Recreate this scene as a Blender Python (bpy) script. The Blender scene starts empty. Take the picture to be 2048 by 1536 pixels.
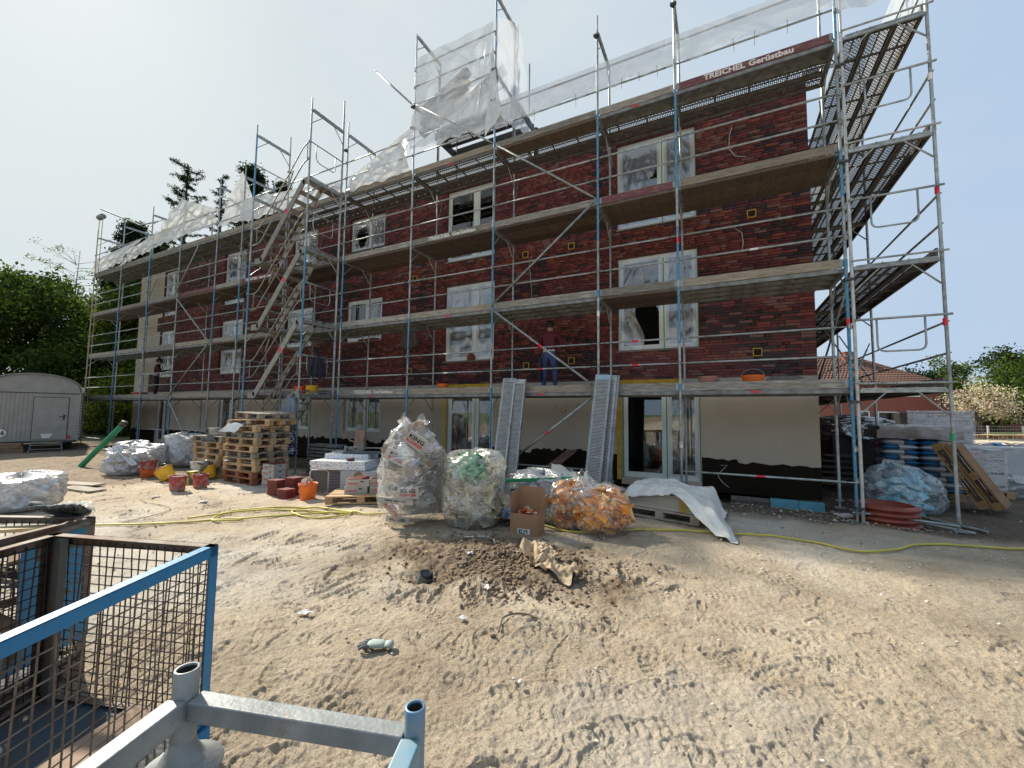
import bpy, math, random
import numpy as np
from mathutils import Vector, Matrix, Quaternion
random.seed(7); rng=np.random.default_rng(7)
S=bpy.context.scene; COL=S.collection
PI=math.pi
# ---------------------------------------------------------------- camera
F_,YAW,PIT,ROL=828.61,-.4699,.0701,.0110
CAM=Vector((-1.865,-8.433,1.661))
fw=Vector((math.sin(YAW)*math.cos(PIT),math.cos(YAW)*math.cos(PIT),math.sin(PIT)))
rt=Vector((math.cos(YAW),-math.sin(YAW),0)); up=rt.cross(fw)
r2=math.cos(ROL)*rt+math.sin(ROL)*up; u2=-math.sin(ROL)*rt+math.cos(ROL)*up
cd=bpy.data.cameras.new('camera'); cam=bpy.data.objects.new('camera',cd); COL.objects.link(cam)
cd.sensor_width=36; cd.lens=F_/2048*36; cd.clip_start=.05; cd.clip_end=5000
M=Matrix((( r2.x,u2.x,-fw.x,CAM.x),(r2.y,u2.y,-fw.y,CAM.y),(r2.z,u2.z,-fw.z,CAM.z),(0,0,0,1)))
cam.matrix_world=M; S.camera=cam
# ---------------------------------------------------------------- light
SUN_EL=math.radians(39); SUN_AZ=math.radians(-78)      # azimuth clockwise from +Y: far left, a little behind the facade
W=bpy.data.worlds.new('World'); S.world=W; W.use_nodes=True
nt=W.node_tree; N=nt.nodes; L=nt.links; N.clear()
sky=N.new('ShaderNodeTexSky'); sky.sky_type='NISHITA'; sky.sun_disc=False
sky.sun_elevation=SUN_EL; sky.sun_rotation=SUN_AZ; sky.dust_density=2.2; sky.air_density=1.0; sky.ozone_density=1.6
tc=N.new('ShaderNodeTexCoord'); mp=N.new('ShaderNodeMapping'); mp.inputs['Scale'].default_value=(1.1,1.1,3.4)
n1=N.new('ShaderNodeTexNoise'); n1.inputs['Scale'].default_value=1.3; n1.inputs['Detail'].default_value=5; n1.inputs['Roughness'].default_value=.5; n1.inputs['Distortion'].default_value=.6
L.new(tc.outputs['Generated'],mp.inputs['Vector']); L.new(mp.outputs[0],n1.inputs['Vector'])
cr=N.new('ShaderNodeMapRange'); cr.inputs[1].default_value=.40; cr.inputs[2].default_value=.70; cr.inputs[3].default_value=.0; cr.inputs[4].default_value=.9
L.new(n1.outputs['Fac'],cr.inputs[0])
# thin cloud veil, thicker towards the sun (left), as such skies are
dt=N.new('ShaderNodeVectorMath'); dt.operation='DOT_PRODUCT'; L.new(tc.outputs['Generated'],dt.inputs[0])
dt.inputs[1].default_value=(math.sin(SUN_AZ)*math.cos(SUN_EL*.5),math.cos(SUN_AZ)*math.cos(SUN_EL*.5),math.sin(SUN_EL*.5))
mr=N.new('ShaderNodeMapRange'); mr.inputs[1].default_value=-.05; mr.inputs[2].default_value=.98; mr.inputs[3].default_value=.0; mr.inputs[4].default_value=1
L.new(dt.outputs['Value'],mr.inputs[0])
vc=N.new('ShaderNodeMix'); vc.data_type='RGBA'; vc.inputs[6].default_value=(4.3,5.6,7.3,1); vc.inputs[7].default_value=(6.0,6.75,6.9,1); L.new(mr.outputs[0],vc.inputs[0])
mb_=N.new('ShaderNodeMix'); mb_.data_type='RGBA'; mb_.inputs[0].default_value=.94; L.new(sky.outputs[0],mb_.inputs[6]); L.new(vc.outputs[2],mb_.inputs[7])
ad=N.new('ShaderNodeMath'); ad.operation='MULTIPLY'; ad.use_clamp=True; L.new(cr.outputs[0],ad.inputs[0]); ma=N.new('ShaderNodeMath'); ma.operation='MULTIPLY_ADD'; ma.inputs[1].default_value=.8; ma.inputs[2].default_value=.12; L.new(mr.outputs[0],ma.inputs[0]); L.new(ma.outputs[0],ad.inputs[1])
mx=N.new('ShaderNodeMix'); mx.data_type='RGBA'; L.new(ad.outputs[0],mx.inputs[0]); L.new(mb_.outputs[2],mx.inputs[6]); mx.inputs[7].default_value=(6.9,7.3,7.4,1)
bg=N.new('ShaderNodeBackground'); bg.inputs['Strength'].default_value=.0625; L.new(mx.outputs[2],bg.inputs['Color'])
wo=N.new('ShaderNodeOutputWorld'); L.new(bg.outputs[0],wo.inputs[0])
sd=bpy.data.lights.new('sun','SUN'); sd.energy=4.6; sd.angle=math.radians(2.0); sd.color=(1,.92,.79)
so=bpy.data.objects.new('sun',sd); COL.objects.link(so)
sv=Vector((math.sin(SUN_AZ)*math.cos(SUN_EL),math.cos(SUN_AZ)*math.cos(SUN_EL),math.sin(SUN_EL)))
so.rotation_euler=sv.to_track_quat('Z','Y').to_euler()
S.view_settings.view_transform='Standard'; S.view_settings.look='None'; S.view_settings.gamma=1; S.view_settings.exposure=.85
try: S.view_settings.use_curve_mapping=False
except Exception: pass
S.cycles.max_bounces=6; S.cycles.transparent_max_bounces=24; S.cycles.caustics_reflective=False; S.cycles.caustics_refractive=False

# ---------------------------------------------------------------- materials
MATS={}
def mat(name,col,rough=.8,metal=0,col2=None,ns=6,mixr=(.35,.65),bump=0,bs=30,spec=.5,stretch=None,hole=None,alpha=None,obj=True,trans=0,col3=None,ns3=2,mix3=(.5,.65),detail=6,rand=0):
    if name in MATS: return MATS[name]
    m=bpy.data.materials.new(name); MATS[name]=m; m.use_nodes=True; t=m.node_tree; n=t.nodes; l=t.links
    b=n['Principled BSDF']; b.inputs['Base Color'].default_value=(*col,1); b.inputs['Roughness'].default_value=rough; b.inputs['Metallic'].default_value=metal
    b.inputs['Specular IOR Level'].default_value=spec
    co=n.new('ShaderNodeTexCoord'); src=co.outputs['Object']
    if stretch:
        q=n.new('ShaderNodeMapping'); q.inputs['Scale'].default_value=stretch; l.new(src,q.inputs[0]); src2=q.outputs[0]
    else: src2=src
    cur=None
    if col2:
        a=n.new('ShaderNodeTexNoise'); a.inputs['Scale'].default_value=ns; a.inputs['Detail'].default_value=detail; l.new(src2,a.inputs['Vector'])
        r=n.new('ShaderNodeMapRange'); r.inputs[1].default_value=mixr[0]; r.inputs[2].default_value=mixr[1]; l.new(a.outputs['Fac'],r.inputs[0])
        x=n.new('ShaderNodeMix'); x.data_type='RGBA'; x.inputs[6].default_value=(*col,1); x.inputs[7].default_value=(*col2,1); l.new(r.outputs[0],x.inputs[0]); cur=x.outputs[2]
        if col3:
            a=n.new('ShaderNodeTexNoise'); a.inputs['Scale'].default_value=ns3; a.inputs['Detail'].default_value=8; a.inputs['Roughness'].default_value=.65; l.new(src2,a.inputs['Vector'])
            r=n.new('ShaderNodeMapRange'); r.inputs[1].default_value=mix3[0]; r.inputs[2].default_value=mix3[1]; l.new(a.outputs['Fac'],r.inputs[0])
            x=n.new('ShaderNodeMix'); x.data_type='RGBA'; l.new(cur,x.inputs[6]); x.inputs[7].default_value=(*col3,1); l.new(r.outputs[0],x.inputs[0]); cur=x.outputs[2]
        l.new(cur,b.inputs['Base Color'])
    if rand and cur:
        oi=n.new('ShaderNodeObjectInfo'); h=n.new('ShaderNodeHueSaturation'); r=n.new('ShaderNodeMapRange'); r.inputs[3].default_value=1-rand; r.inputs[4].default_value=1+rand
        l.new(oi.outputs['Random'],r.inputs[0]); l.new(r.outputs[0],h.inputs['Value']); l.new(cur,h.inputs['Color']); l.new(h.outputs[0],b.inputs['Base Color'])
    if bump:
        a=n.new('ShaderNodeTexNoise'); a.inputs['Scale'].default_value=bs; a.inputs['Detail'].default_value=6; l.new(src2,a.inputs['Vector'])
        u=n.new('ShaderNodeBump'); u.inputs['Strength'].default_value=bump; u.inputs['Distance'].default_value=.02; l.new(a.outputs['Fac'],u.inputs['Height']); l.new(u.outputs[0],b.inputs['Normal'])
    if hole:      # staggered oval punched holes in local x/y
        px,py,rx,ry,hx=hole
        sp=n.new('ShaderNodeSeparateXYZ'); l.new(src,sp.inputs[0])
        def mth(op,a,c=None,cl=False):
            k=n.new('ShaderNodeMath'); k.operation=op; k.use_clamp=cl
            for i,v in enumerate((a,c)):
                if v is None: continue
                if isinstance(v,(int,float)): k.inputs[i].default_value=v
                else: l.new(v,k.inputs[i])
            return k.outputs[0]
        ux=mth('DIVIDE',sp.outputs[0],px); uy=mth('DIVIDE',sp.outputs[1],py)
        row=mth('FLOOR',uy); par=mth('MULTIPLY',mth('MODULO',mth('ABSOLUTE',row),2.0),.5)
        fx=mth('SUBTRACT',mth('FRACT',mth('ADD',mth('ADD',ux,par),100.0)),.5); fy=mth('SUBTRACT',mth('FRACT',mth('ADD',uy,100.0)),.5)
        d=mth('ADD',mth('POWER',mth('ABSOLUTE',mth('DIVIDE',fx,rx)),2.5),mth('POWER',mth('ABSOLUTE',mth('DIVIDE',fy,ry)),2.5))
        inside=mth('LESS_THAN',d,1.0); lim=mth('LESS_THAN',mth('ABSOLUTE',sp.outputs[0]),hx)
        al=mth('SUBTRACT',1.0,mth('MULTIPLY',inside,lim)); l.new(al,b.inputs['Alpha'])
    if alpha is not None: b.inputs['Alpha'].default_value=alpha
    if trans: b.inputs['Transmission Weight'].default_value=trans
    return m
def film(name,col=(.85,.87,.88),clear=.45,rough=.25,ws=7,bump=.6,stretch=(1,1,1),gl=.25,cw=.12,cd=.35):
    if name in MATS: return MATS[name]
    m=bpy.data.materials.new(name); MATS[name]=m; m.use_nodes=True; t=m.node_tree; n=t.nodes; l=t.links; n.clear()
    co=n.new('ShaderNodeTexCoord'); q=n.new('ShaderNodeMapping'); q.inputs['Scale'].default_value=stretch; l.new(co.outputs['Object'],q.inputs[0])
    a=n.new('ShaderNodeTexNoise'); a.inputs['Scale'].default_value=ws; a.inputs['Detail'].default_value=3; a.inputs['Distortion'].default_value=1.6; l.new(q.outputs[0],a.inputs['Vector'])
    s=n.new('ShaderNodeMath'); s.operation='SUBTRACT'; s.inputs[1].default_value=.5; l.new(a.outputs['Fac'],s.inputs[0])
    ab=n.new('ShaderNodeMath'); ab.operation='ABSOLUTE'; l.new(s.outputs[0],ab.inputs[0])
    u=n.new('ShaderNodeBump'); u.inputs['Strength'].default_value=bump; u.inputs['Distance'].default_value=.06; l.new(ab.outputs[0],u.inputs['Height'])
    d=n.new('ShaderNodeBsdfDiffuse'); d.inputs[0].default_value=(*col,1); tr=n.new('ShaderNodeBsdfTranslucent'); tr.inputs[0].default_value=(*col,1)
    g=n.new('ShaderNodeBsdfGlossy'); g.inputs['Roughness'].default_value=rough; g.inputs[0].default_value=(.9,.9,.9,1)
    for x in (d,tr,g): l.new(u.outputs[0],x.inputs['Normal'])
    m1=n.new('ShaderNodeMixShader'); m1.inputs[0].default_value=.4; l.new(d.outputs[0],m1.inputs[1]); l.new(tr.outputs[0],m1.inputs[2])
    m2=n.new('ShaderNodeMixShader'); m2.inputs[0].default_value=gl; l.new(m1.outputs[0],m2.inputs[1]); l.new(g.outputs[0],m2.inputs[2])
    tp=n.new('ShaderNodeBsdfTransparent'); m3=n.new('ShaderNodeMixShader')
    # creases are whiter than flat film
    r=n.new('ShaderNodeMapRange'); r.inputs[1].default_value=0; r.inputs[2].default_value=cw; r.inputs[3].default_value=max(0,clear-cd); r.inputs[4].default_value=clear
    l.new(ab.outputs[0],r.inputs[0]); l.new(r.outputs[0],m3.inputs[0]); l.new(m2.outputs[0],m3.inputs[1]); l.new(tp.outputs[0],m3.inputs[2])
    o=n.new('ShaderNodeOutputMaterial'); l.new(m3.outputs[0],o.inputs[0]); return m
def glass(name='window_glass',tint=(.9,.95,.95)):
    if name in MATS: return MATS[name]
    m=bpy.data.materials.new(name); MATS[name]=m; m.use_nodes=True; t=m.node_tree; n=t.nodes; l=t.links; n.clear()
    g=n.new('ShaderNodeBsdfGlossy'); g.inputs['Roughness'].default_value=.02; tp=n.new('ShaderNodeBsdfTransparent'); tp.inputs[0].default_value=(*tint,1)
    fr=n.new('ShaderNodeFresnel'); fr.inputs[0].default_value=1.6; ad=n.new('ShaderNodeMath'); ad.operation='MULTIPLY_ADD'; ad.inputs[1].default_value=1.1; ad.inputs[2].default_value=.08; l.new(fr.outputs[0],ad.inputs[0])
    x=n.new('ShaderNodeMixShader'); l.new(ad.outputs[0],x.inputs[0]); l.new(tp.outputs[0],x.inputs[1]); l.new(g.outputs[0],x.inputs[2])
    o=n.new('ShaderNodeOutputMaterial'); l.new(x.outputs[0],o.inputs[0]); return m
galv=lambda: mat('galvanised_steel',(.36,.39,.39),.5,.55,(.2,.22,.22),9,(.4,.7),.15,60,rand=.18)
galvd=lambda: mat('dull_galvanised_steel',(.24,.255,.25),.62,.35,(.12,.125,.12),7,(.35,.7),.15,60)
bluep=lambda: mat('worn_blue_paint',(.05,.215,.38),.5,.1,(.17,.27,.32),14,(.50,.64),.1,60)
blued=lambda: mat('blue_enamel',(.006,.165,.37),.42,.0,(.012,.18,.37),8,(.3,.7),.08,50,col3=(.09,.05,.03),ns3=9,mix3=(.66,.72))
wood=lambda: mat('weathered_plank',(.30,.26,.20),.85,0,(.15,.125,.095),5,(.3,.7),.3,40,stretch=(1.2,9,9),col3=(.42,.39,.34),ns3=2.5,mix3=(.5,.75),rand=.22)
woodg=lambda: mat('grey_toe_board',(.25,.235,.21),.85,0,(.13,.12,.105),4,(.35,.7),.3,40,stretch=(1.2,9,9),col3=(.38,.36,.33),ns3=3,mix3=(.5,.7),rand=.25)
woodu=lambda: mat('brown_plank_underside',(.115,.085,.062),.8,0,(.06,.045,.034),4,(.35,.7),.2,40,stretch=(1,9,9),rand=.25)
woodred=lambda: mat('red_stained_board',(.17,.065,.06),.8,0,(.27,.19,.17),6,(.45,.72),.2,50,stretch=(1,6,6))
fresh=lambda: mat('pallet_wood',(.50,.35,.20),.82,0,(.33,.21,.11),5,(.35,.7),.25,50,stretch=(1.3,8,8),rand=.22)
freshred=lambda: mat('reddish_pallet_wood',(.30,.12,.055),.82,0,(.2,.08,.04),5,(.35,.7),.25,50,rand=.15)
rust=lambda: mat('rusty_steel',(.17,.145,.12),.75,.2,(.11,.055,.03),7,(.42,.62),.3,60,col3=(.27,.25,.22),ns3=4,mix3=(.5,.75))
whitep=lambda: mat('white_window_plastic',(.68,.72,.70),.35,0,(.60,.65,.63),3)
def flat(name,col,rough=.6,**k): return mat(name,col,rough,**k)

# ---------------------------------------------------------------- mesh helpers
class MB:
    def __init__(s): s.v=[]; s.f=[]; s.m=[]
    def add(s,vs,fs,mi=0):
        o=len(s.v); s.v+= [tuple(p) for p in vs]; s.f+=[tuple(i+o for i in f) for f in fs]; s.m+=[mi]*len(fs)
    def box(s,a,b,mi=0,R=None,c=None):
        x0,y0,z0=a; x1,y1,z1=b
        vs=[Vector(p) for p in ((x0,y0,z0),(x1,y0,z0),(x1,y1,z0),(x0,y1,z0),(x0,y0,z1),(x1,y0,z1),(x1,y1,z1),(x0,y1,z1))]
        if R is not None: vs=[R@v+Vector(c or (0,0,0)) for v in vs]
        elif c: vs=[v+Vector(c) for v in vs]
        s.add(vs,((0,3,2,1),(4,5,6,7),(0,1,5,4),(1,2,6,5),(2,3,7,6),(3,0,4,7)),mi)
    def tube(s,pts,r,n=8,mi=0,cap=True,ell=None):
        pts=[Vector(p) for p in pts]; k=len(pts); rs=r if isinstance(r,(list,tuple)) else [r]*k
        t=(pts[1]-pts[0]).normalized(); a=Vector((0,0,1)) if abs(t.z)<.9 else Vector((1,0,0)); u=t.cross(a).normalized(); w=t.cross(u)
        vs=[]
        for i,p in enumerate(pts):
            if i==0: t2=pts[1]-pts[0]
            elif i==k-1: t2=pts[-1]-pts[-2]
            else: t2=(pts[i+1]-pts[i]).normalized()+(pts[i]-pts[i-1]).normalized()
            t2=t2.normalized(); u=(u-t2*u.dot(t2)).normalized(); w=t2.cross(u)
            for j in range(n):
                g=2*PI*j/n; vs.append(p+(u*math.cos(g)+w*math.sin(g)*(ell or 1))*rs[i])
        fs=[]
        for i in range(k-1):
            for j in range(n): a0=i*n+j; b0=i*n+(j+1)%n; fs.append((a0,b0,b0+n,a0+n))
        if cap: fs.append(tuple(range(n-1,-1,-1))); fs.append(tuple((k-1)*n+j for j in range(n)))
        s.add(vs,fs,mi)
    def lathe(s,prof,c=(0,0,0),n=24,mi=0,sx=1,sy=1):
        vs=[]; fs=[]
        for r,z in prof:
            for j in range(n): g=2*PI*j/n; vs.append((c[0]+r*sx*math.cos(g),c[1]+r*sy*math.sin(g),c[2]+z))
        for i in range(len(prof)-1):
            for j in range(n): a0=i*n+j; b0=i*n+(j+1)%n; fs.append((a0,b0,b0+n,a0+n))
        s.add(vs,fs,mi)
    def grid(s,P,mi=0,skip=None):
        nu=len(P); nv=len(P[0]); vs=[p for row in P for p in row]; fs=[]
        for i in range(nu-1):
            for j in range(nv-1):
                if skip and skip(i,j): continue
                fs.append((i*nv+j,(i+1)*nv+j,(i+1)*nv+j+1,i*nv+j+1))
        s.add(vs,fs,mi)
    def mesh(s,name,mats,off=(0,0,0),smooth=False):
        me=bpy.data.meshes.new(name); o=Vector(off)
        me.from_pydata([(v[0]-o.x,v[1]-o.y,v[2]-o.z) for v in s.v],[],s.f)
        for m in (mats if isinstance(mats,(list,tuple)) else [mats]): me.materials.append(m)
        if any(s.m): me.polygons.foreach_set('material_index',s.m)
        if smooth: me.polygons.foreach_set('use_smooth',[True]*len(s.f))
        me.update(); return me
    def obj(s,name,mats,parent=None,smooth=False,off=None,**kw):
        # off: world point that becomes the object's origin (vertices are given in world space)
        o3=Vector(off) if off is not None else (Vector(wloc(parent)) if parent else Vector((0,0,0)))
        me=s.mesh(name,mats,o3,smooth); o=bpy.data.objects.new(name,me); COL.objects.link(o)
        if parent: o.parent=parent; o.location=o3-Vector(wloc(parent))
        else: o.location=o3
        for k,v in kw.items(): o[k]=v
        return o
def wloc(o):
    v=Vector((0,0,0))
    while o: v+=o.location; o=o.parent
    return v
def fast(name,V,Fq,mats,mi=None,smooth=False,parent=None,off=(0,0,0),**kw):
    V=np.asarray(V,np.float32)-np.array(off,np.float32); Fq=np.asarray(Fq,np.int32); k=Fq.shape[1]
    me=bpy.data.meshes.new(name); me.vertices.add(len(V)); me.vertices.foreach_set('co',V.ravel())
    me.loops.add(Fq.size); me.loops.foreach_set('vertex_index',Fq.ravel()); me.polygons.add(len(Fq)); me.polygons.foreach_set('loop_start',np.arange(0,Fq.size,k,dtype=np.int32))
    try: me.polygons.foreach_set('loop_total',np.full(len(Fq),k,np.int32))
    except Exception: pass
    for m in (mats if isinstance(mats,(list,tuple)) else [mats]): me.materials.append(m)
    if mi is not None: me.polygons.foreach_set('material_index',np.asarray(mi,np.int32))
    if smooth: me.polygons.foreach_set('use_smooth',np.ones(len(Fq),bool))
    me.update(calc_edges=True)
    o=bpy.data.objects.new(name,me); COL.objects.link(o); o.location=Vector(off)
    if parent: o.parent=parent; o.location=Vector(off)-wloc(parent)
    for a,b in kw.items(): o[a]=b
    return o
def thing(name,loc,label,cat,group=None,rotz=0):
    o=bpy.data.objects.new(name,None); o.empty_display_size=.1; COL.objects.link(o); o.location=loc; o.rotation_euler=(0,0,rotz)
    o['label']=label; o['category']=cat
    if group: o['group']=group
    return o
def tag(o,label,cat,group=None):
    o['label']=label; o['category']=cat
    if group: o['group']=group
    return o
def inst(me,name,parent,loc=(0,0,0),rot=None):
    o=bpy.data.objects.new(name,me); COL.objects.link(o)
    if parent: o.parent=parent
    if rot is None: o.location=loc
    else: o.matrix_local=Matrix.Translation(Vector(loc))@(rot.to_4x4())
    return o
def Rz(a): return Matrix.Rotation(a,3,'Z')
def Rx(a): return Matrix.Rotation(a,3,'X')
def Ry(a): return Matrix.Rotation(a,3,'Y')
TXT={}
def text(parent,s,size,loc,m,rot=None,bold=.0,name='lettering',ext=.001,w=1.0,shear=0,fit=None):
    key=(s,size,m.name,bold,w,fit)
    if key not in TXT:
        c=bpy.data.curves.new('t','FONT'); c.body=s; c.size=size; c.extrude=ext; c.offset=bold; c.align_x='CENTER'; c.align_y='CENTER'; c.resolution_u=2; c.shear=shear
        o=bpy.data.objects.new('t',c); COL.objects.link(o); dg=bpy.context.evaluated_depsgraph_get(); dg.update()
        me=bpy.data.meshes.new_from_object(o.evaluated_get(dg)); me.materials.clear(); me.materials.append(m); me.name='lettering'
        if fit: xs_=[v.co.x for v in me.vertices]; w=fit/(max(xs_)-min(xs_))
        if w!=1: me.transform(Matrix.Diagonal((w,1,1,1)))
        bpy.data.objects.remove(o); bpy.data.curves.remove(c); TXT[key]=me
    R=rot if rot is not None else Rx(PI/2)
    return inst(TXT[key],name,parent,loc,R)
# ---------------------------------------------------------------- noise
def h2(ix,iy,s):
    n=(ix.astype(np.int64)*73856093)^(iy.astype(np.int64)*19349663)^(s*83492791); n=(n^(n>>13))*1274126177; n=n^(n>>16)
    return (n&0xffff)/65535.
def vn(x,y,s=0):
    x0=np.floor(x); y0=np.floor(y); fx=x-x0; fy=y-y0; fx=fx*fx*(3-2*fx); fy=fy*fy*(3-2*fy)
    a=h2(x0,y0,s); b=h2(x0+1,y0,s); c=h2(x0,y0+1,s); d=h2(x0+1,y0+1,s)
    return (a+(b-a)*fx)*(1-fy)+(c+(d-c)*fx)*fy-.5
def fbm(x,y,s=0,o=4):
    r=0; a=1
    for i in range(o): r=r+a*vn(x,y,s+i); x=x*2.03+17.1; y=y*2.03+3.3; a*=.5
    return r
def lobj(mb,name,mats,parent,smooth=False,loc=(0,0,0),rot=None,**kw):
    o=inst(mb.mesh(name,mats,(0,0,0),smooth),name,parent,loc,rot)
    for k,v in kw.items(): o[k]=v
    return o
def sst(x,a,b): t=np.clip((x-a)/(b-a),0,1); return t*t*(3-2*t)
# ================================================================ GROUND
def gbase(x,y):
    near=np.exp(-((x+3)**2+(y+5)**2)/500)
    h=.022*fbm(x*.35,y*.35,1,3)+.045*fbm(x*1.5,y*1.5,5,3)*near
    m=.75*np.exp(-(((x+4.15)*.85+(y+4.2)*.35)/.75)**2-(((y+4.2)*.95-(x+4.15)*.25)/.62)**2)
    m2=np.exp(-(((x+3.5)/.35)**2+((y+4.55)/.2)**2))*.5
    h=h+(m*.09+m2*.09)*(1.1+1.5*fbm(x*2.6,y*2.6,31,3))
    h=h-.12*np.exp(-(((x+4.62)/.22)**2+((y+4.95)/.17)**2))
    h=h-.13*sst(y,.45,1.15)*(1-sst(x,.2,.9))*sst(x,-3.4,-2.2)
    h=h+.05*np.exp(-(((x+.2)/.9)**2+((y+.42)/.28)**2))
    h=h+.10*np.exp(-(((x+19.5)/2.5)**2+((y+3.2)/1.2)**2))*(1+fbm(x*2,y*2,77,3))
    return h
def gz(x,y): return float(gbase(np.array([float(x)]),np.array([float(y)]))[0])
def ground():
    na=860; ang=np.concatenate([np.linspace(math.radians(-61),math.radians(61),na),np.linspace(math.radians(61),math.radians(299),90)[1:-1]])+YAW
    rr=np.concatenate([np.geomspace(.9,14,720),np.geomspace(14,46,170)[1:],np.geomspace(46,2600,34)[1:]])
    A,R=np.meshgrid(ang,rr); X=CAM.x+R*np.sin(A); Y=CAM.y+R*np.cos(A)
    Z=gbase(X,Y); nf=np.clip(1-R/30,0,1)
    soil=np.exp(-(((X+4.1)*.85+(Y+4.25)*.35)/1.15)**2-(((Y+4.3)*.95-(X+4.1)*.25)/.85)**2)*1.5
    soil=np.clip(soil+fbm(X*1.8,Y*1.8,90,4)*1.3*np.clip(soil*2,0,1),0,1)
    # fine lumps everywhere, clods on the dug soil
    fine=.017*fbm(X*3.1,Y*3.1,11,3)+.013*fbm(X*9,Y*9,14,3)
    rid=(.25-np.abs(fbm(X*2.2,Y*3.4,61,3)))*.016
    grit=(.015*fbm(X*31,Y*31,17,3)+.016*np.abs(fbm(X*21,Y*21,18,3)))*np.clip(1-R/11,0,1)
    Z=Z+(fine+rid)*nf*(1-.35*soil)+grit+soil*(.045*np.abs(fbm(X*7,Y*7,23,4))+.028*fbm(X*19,Y*19,24,2))
    # scattered rough clods right of the mound
    sp=np.clip(fbm(X*.8,Y*.8,44,3)*3-.3,0,1)*nf
    Z=Z+sp*.022*np.clip(fbm(X*14,Y*14,45,3)*2.2,0,1)
    def stamp(cx,cy,L,Wd,a,depth,rip,ns,rim=.5):
        rad=max(L,Wd); rc=math.hypot(cx-CAM.x,cy-CAM.y); aa=(math.atan2(cx-CAM.x,cy-CAM.y)-YAW+PI)%(2*PI)-PI; da=math.asin(min(.99,rad/max(rc,rad*1.02)))*1.1
        r0,r1=np.searchsorted(rr,[rc-rad*1.05,rc+rad*1.05]); c0,c1=[int(np.clip((v+math.radians(61))/math.radians(122)*(na-1),0,na-1)) for v in (aa-da,aa+da)]
        if r1<=r0 or c1<=c0: return
        sl=(slice(r0,r1),slice(c0,c1+1)); Xs,Ys=X[sl],Y[sl]; m=(np.abs(Xs-cx)<rad)&(np.abs(Ys-cy)<rad)
        if not m.any(): return
        dx=Xs[m]-cx; dy=Ys[m]-cy; u=dx*math.cos(a)+dy*math.sin(a); v=-dx*math.sin(a)+dy*math.cos(a)
        w=Wd*(1+.18*np.cos(u/L*4)); d=(np.abs(u)/L*2)**4+(np.abs(v)/w*2)**4
        ins=np.clip((1.25-d)*3,0,1); ring=np.exp(-((d-1.5)/.5)**2)
        Zs=Z[sl]; Zs[m]+= -ins*depth+ins*rip*np.sign(np.sin(u/L*ns*PI+.9*np.abs(v)/w*4))*.5+ring*depth*rim
    rs=np.random.default_rng(3)
    for i in range(900):
        r=1.3+rs.random()**.75*9.5; a=YAW+(rs.random()-.5)*1.9; cx=CAM.x+r*math.sin(a); cy=CAM.y+r*math.cos(a)
        if cy>0: continue
        stamp(cx,cy,.29,.105,rs.random()*6.3 if rs.random()<.4 else .5+rs.normal()*.5,.002+rs.random()*.009,.007,int(rs.integers(8,13)))
    # tyre ruts: lugs across curved tracks
    def rut(pts,wd,depth,pitch,seed):
        P=np.array(pts,float); n=len(P)-1
        for k in range(n):
            p,q=P[k],P[k+1]; Ls=np.hypot(*(q-p)); m=max(1,int(Ls/pitch)); a=math.atan2(q[1]-p[1],q[0]-p[0])
            for j in range(m):
                c=p+(q-p)*(j+.5)/m
                if rs.random()<.35+.3*math.sin(j*.37+k+seed): continue
                stamp(c[0]+rs.normal()*.012,c[1]+rs.normal()*.012,pitch*(.5+.25*rs.random()),wd*(.55+.5*rs.random()),a+.3*((j%2)*2-1)+rs.normal()*.12,depth*(.2+.9*rs.random()),0,1,.7)
    def arc(x0,y0,x1,y1,bend,n=14):
        o=[]
        for i in range(n+1):
            t=i/n; s=math.sin(t*PI)*bend; dx,dy=x1-x0,y1-y0; l=math.hypot(dx,dy); o.append((x0+dx*t-dy/l*s,y0+dy*t+dx/l*s))
        return o
    rut(arc(-7.4,-4.9,-2.2,-3.55,-.25),.34,.03,.11,1); rut(arc(-7.2,-5.6,-2.0,-4.35,-.2),.34,.026,.11,2)
    rut(arc(-5.4,-5.6,-3.9,-5.0,-.2),.3,.03,.10,3); rut(arc(-3.2,-4.3,-2.3,-4.1,.1),.32,.04,.1,4)
    rut(arc(-5.6,-6.8,2.5,-4.0,.4,20),.28,.009,.075,5); rut(arc(-2.6,-7.0,3.5,-2.2,.5,20),.28,.008,.075,6); rut(arc(-3.4,-7.2,3.9,-4.6,.2,20),.26,.008,.07,16); rut(arc(-9,-6.5,-3,-2.6,.3,20),.28,.010,.08,17)
    rut(arc(-22,-4.3,-9,-5.5,.6,24),.34,.03,.13,7); rut(arc(-22,-3.2,-9,-4.4,.6,24),.34,.03,.13,8)
    rut(arc(-1.5,-6.4,1.2,-5.3,.3),.28,.02,.1,9)
    nr,nc=X.shape; V=np.stack([X,Y,Z],-1).reshape(-1,3)
    i,j=np.meshgrid(np.arange(nr-1),np.arange(nc),indexing='ij'); j2=(j+1)%nc
    Fq=np.stack([i*nc+j,i*nc+j2,(i+1)*nc+j2,(i+1)*nc+j],-1).reshape(-1,4)
    cz=len(V); V=np.vstack([V,[[CAM.x,CAM.y,0]]])
    m=sandmat(); grass=mat('lawn_ground',(.10,.15,.035),.9,0,(.06,.10,.02),1.2,bump=.5,bs=8)
    yc=(Y[:-1].reshape(-1)); xc=X[:-1].reshape(-1)
    far=((xc*.453*-1+yc*.89)>27.5)|(xc<-32)
    o=fast('ground',V,Fq,[m,grass],mi=far.astype(int),smooth=True,kind='structure')
    me=o.data; ca=me.color_attributes.new('soil','FLOAT_COLOR','POINT')
    x,y=V[:,0],V[:,1]
    s2=np.append(soil.reshape(-1),0)
    s2=np.maximum(s2,sst(fbm(x*.55,y*.55,55,4)+1.25*sst(-x,11,17)-.30,0,.35)*.85)
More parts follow.
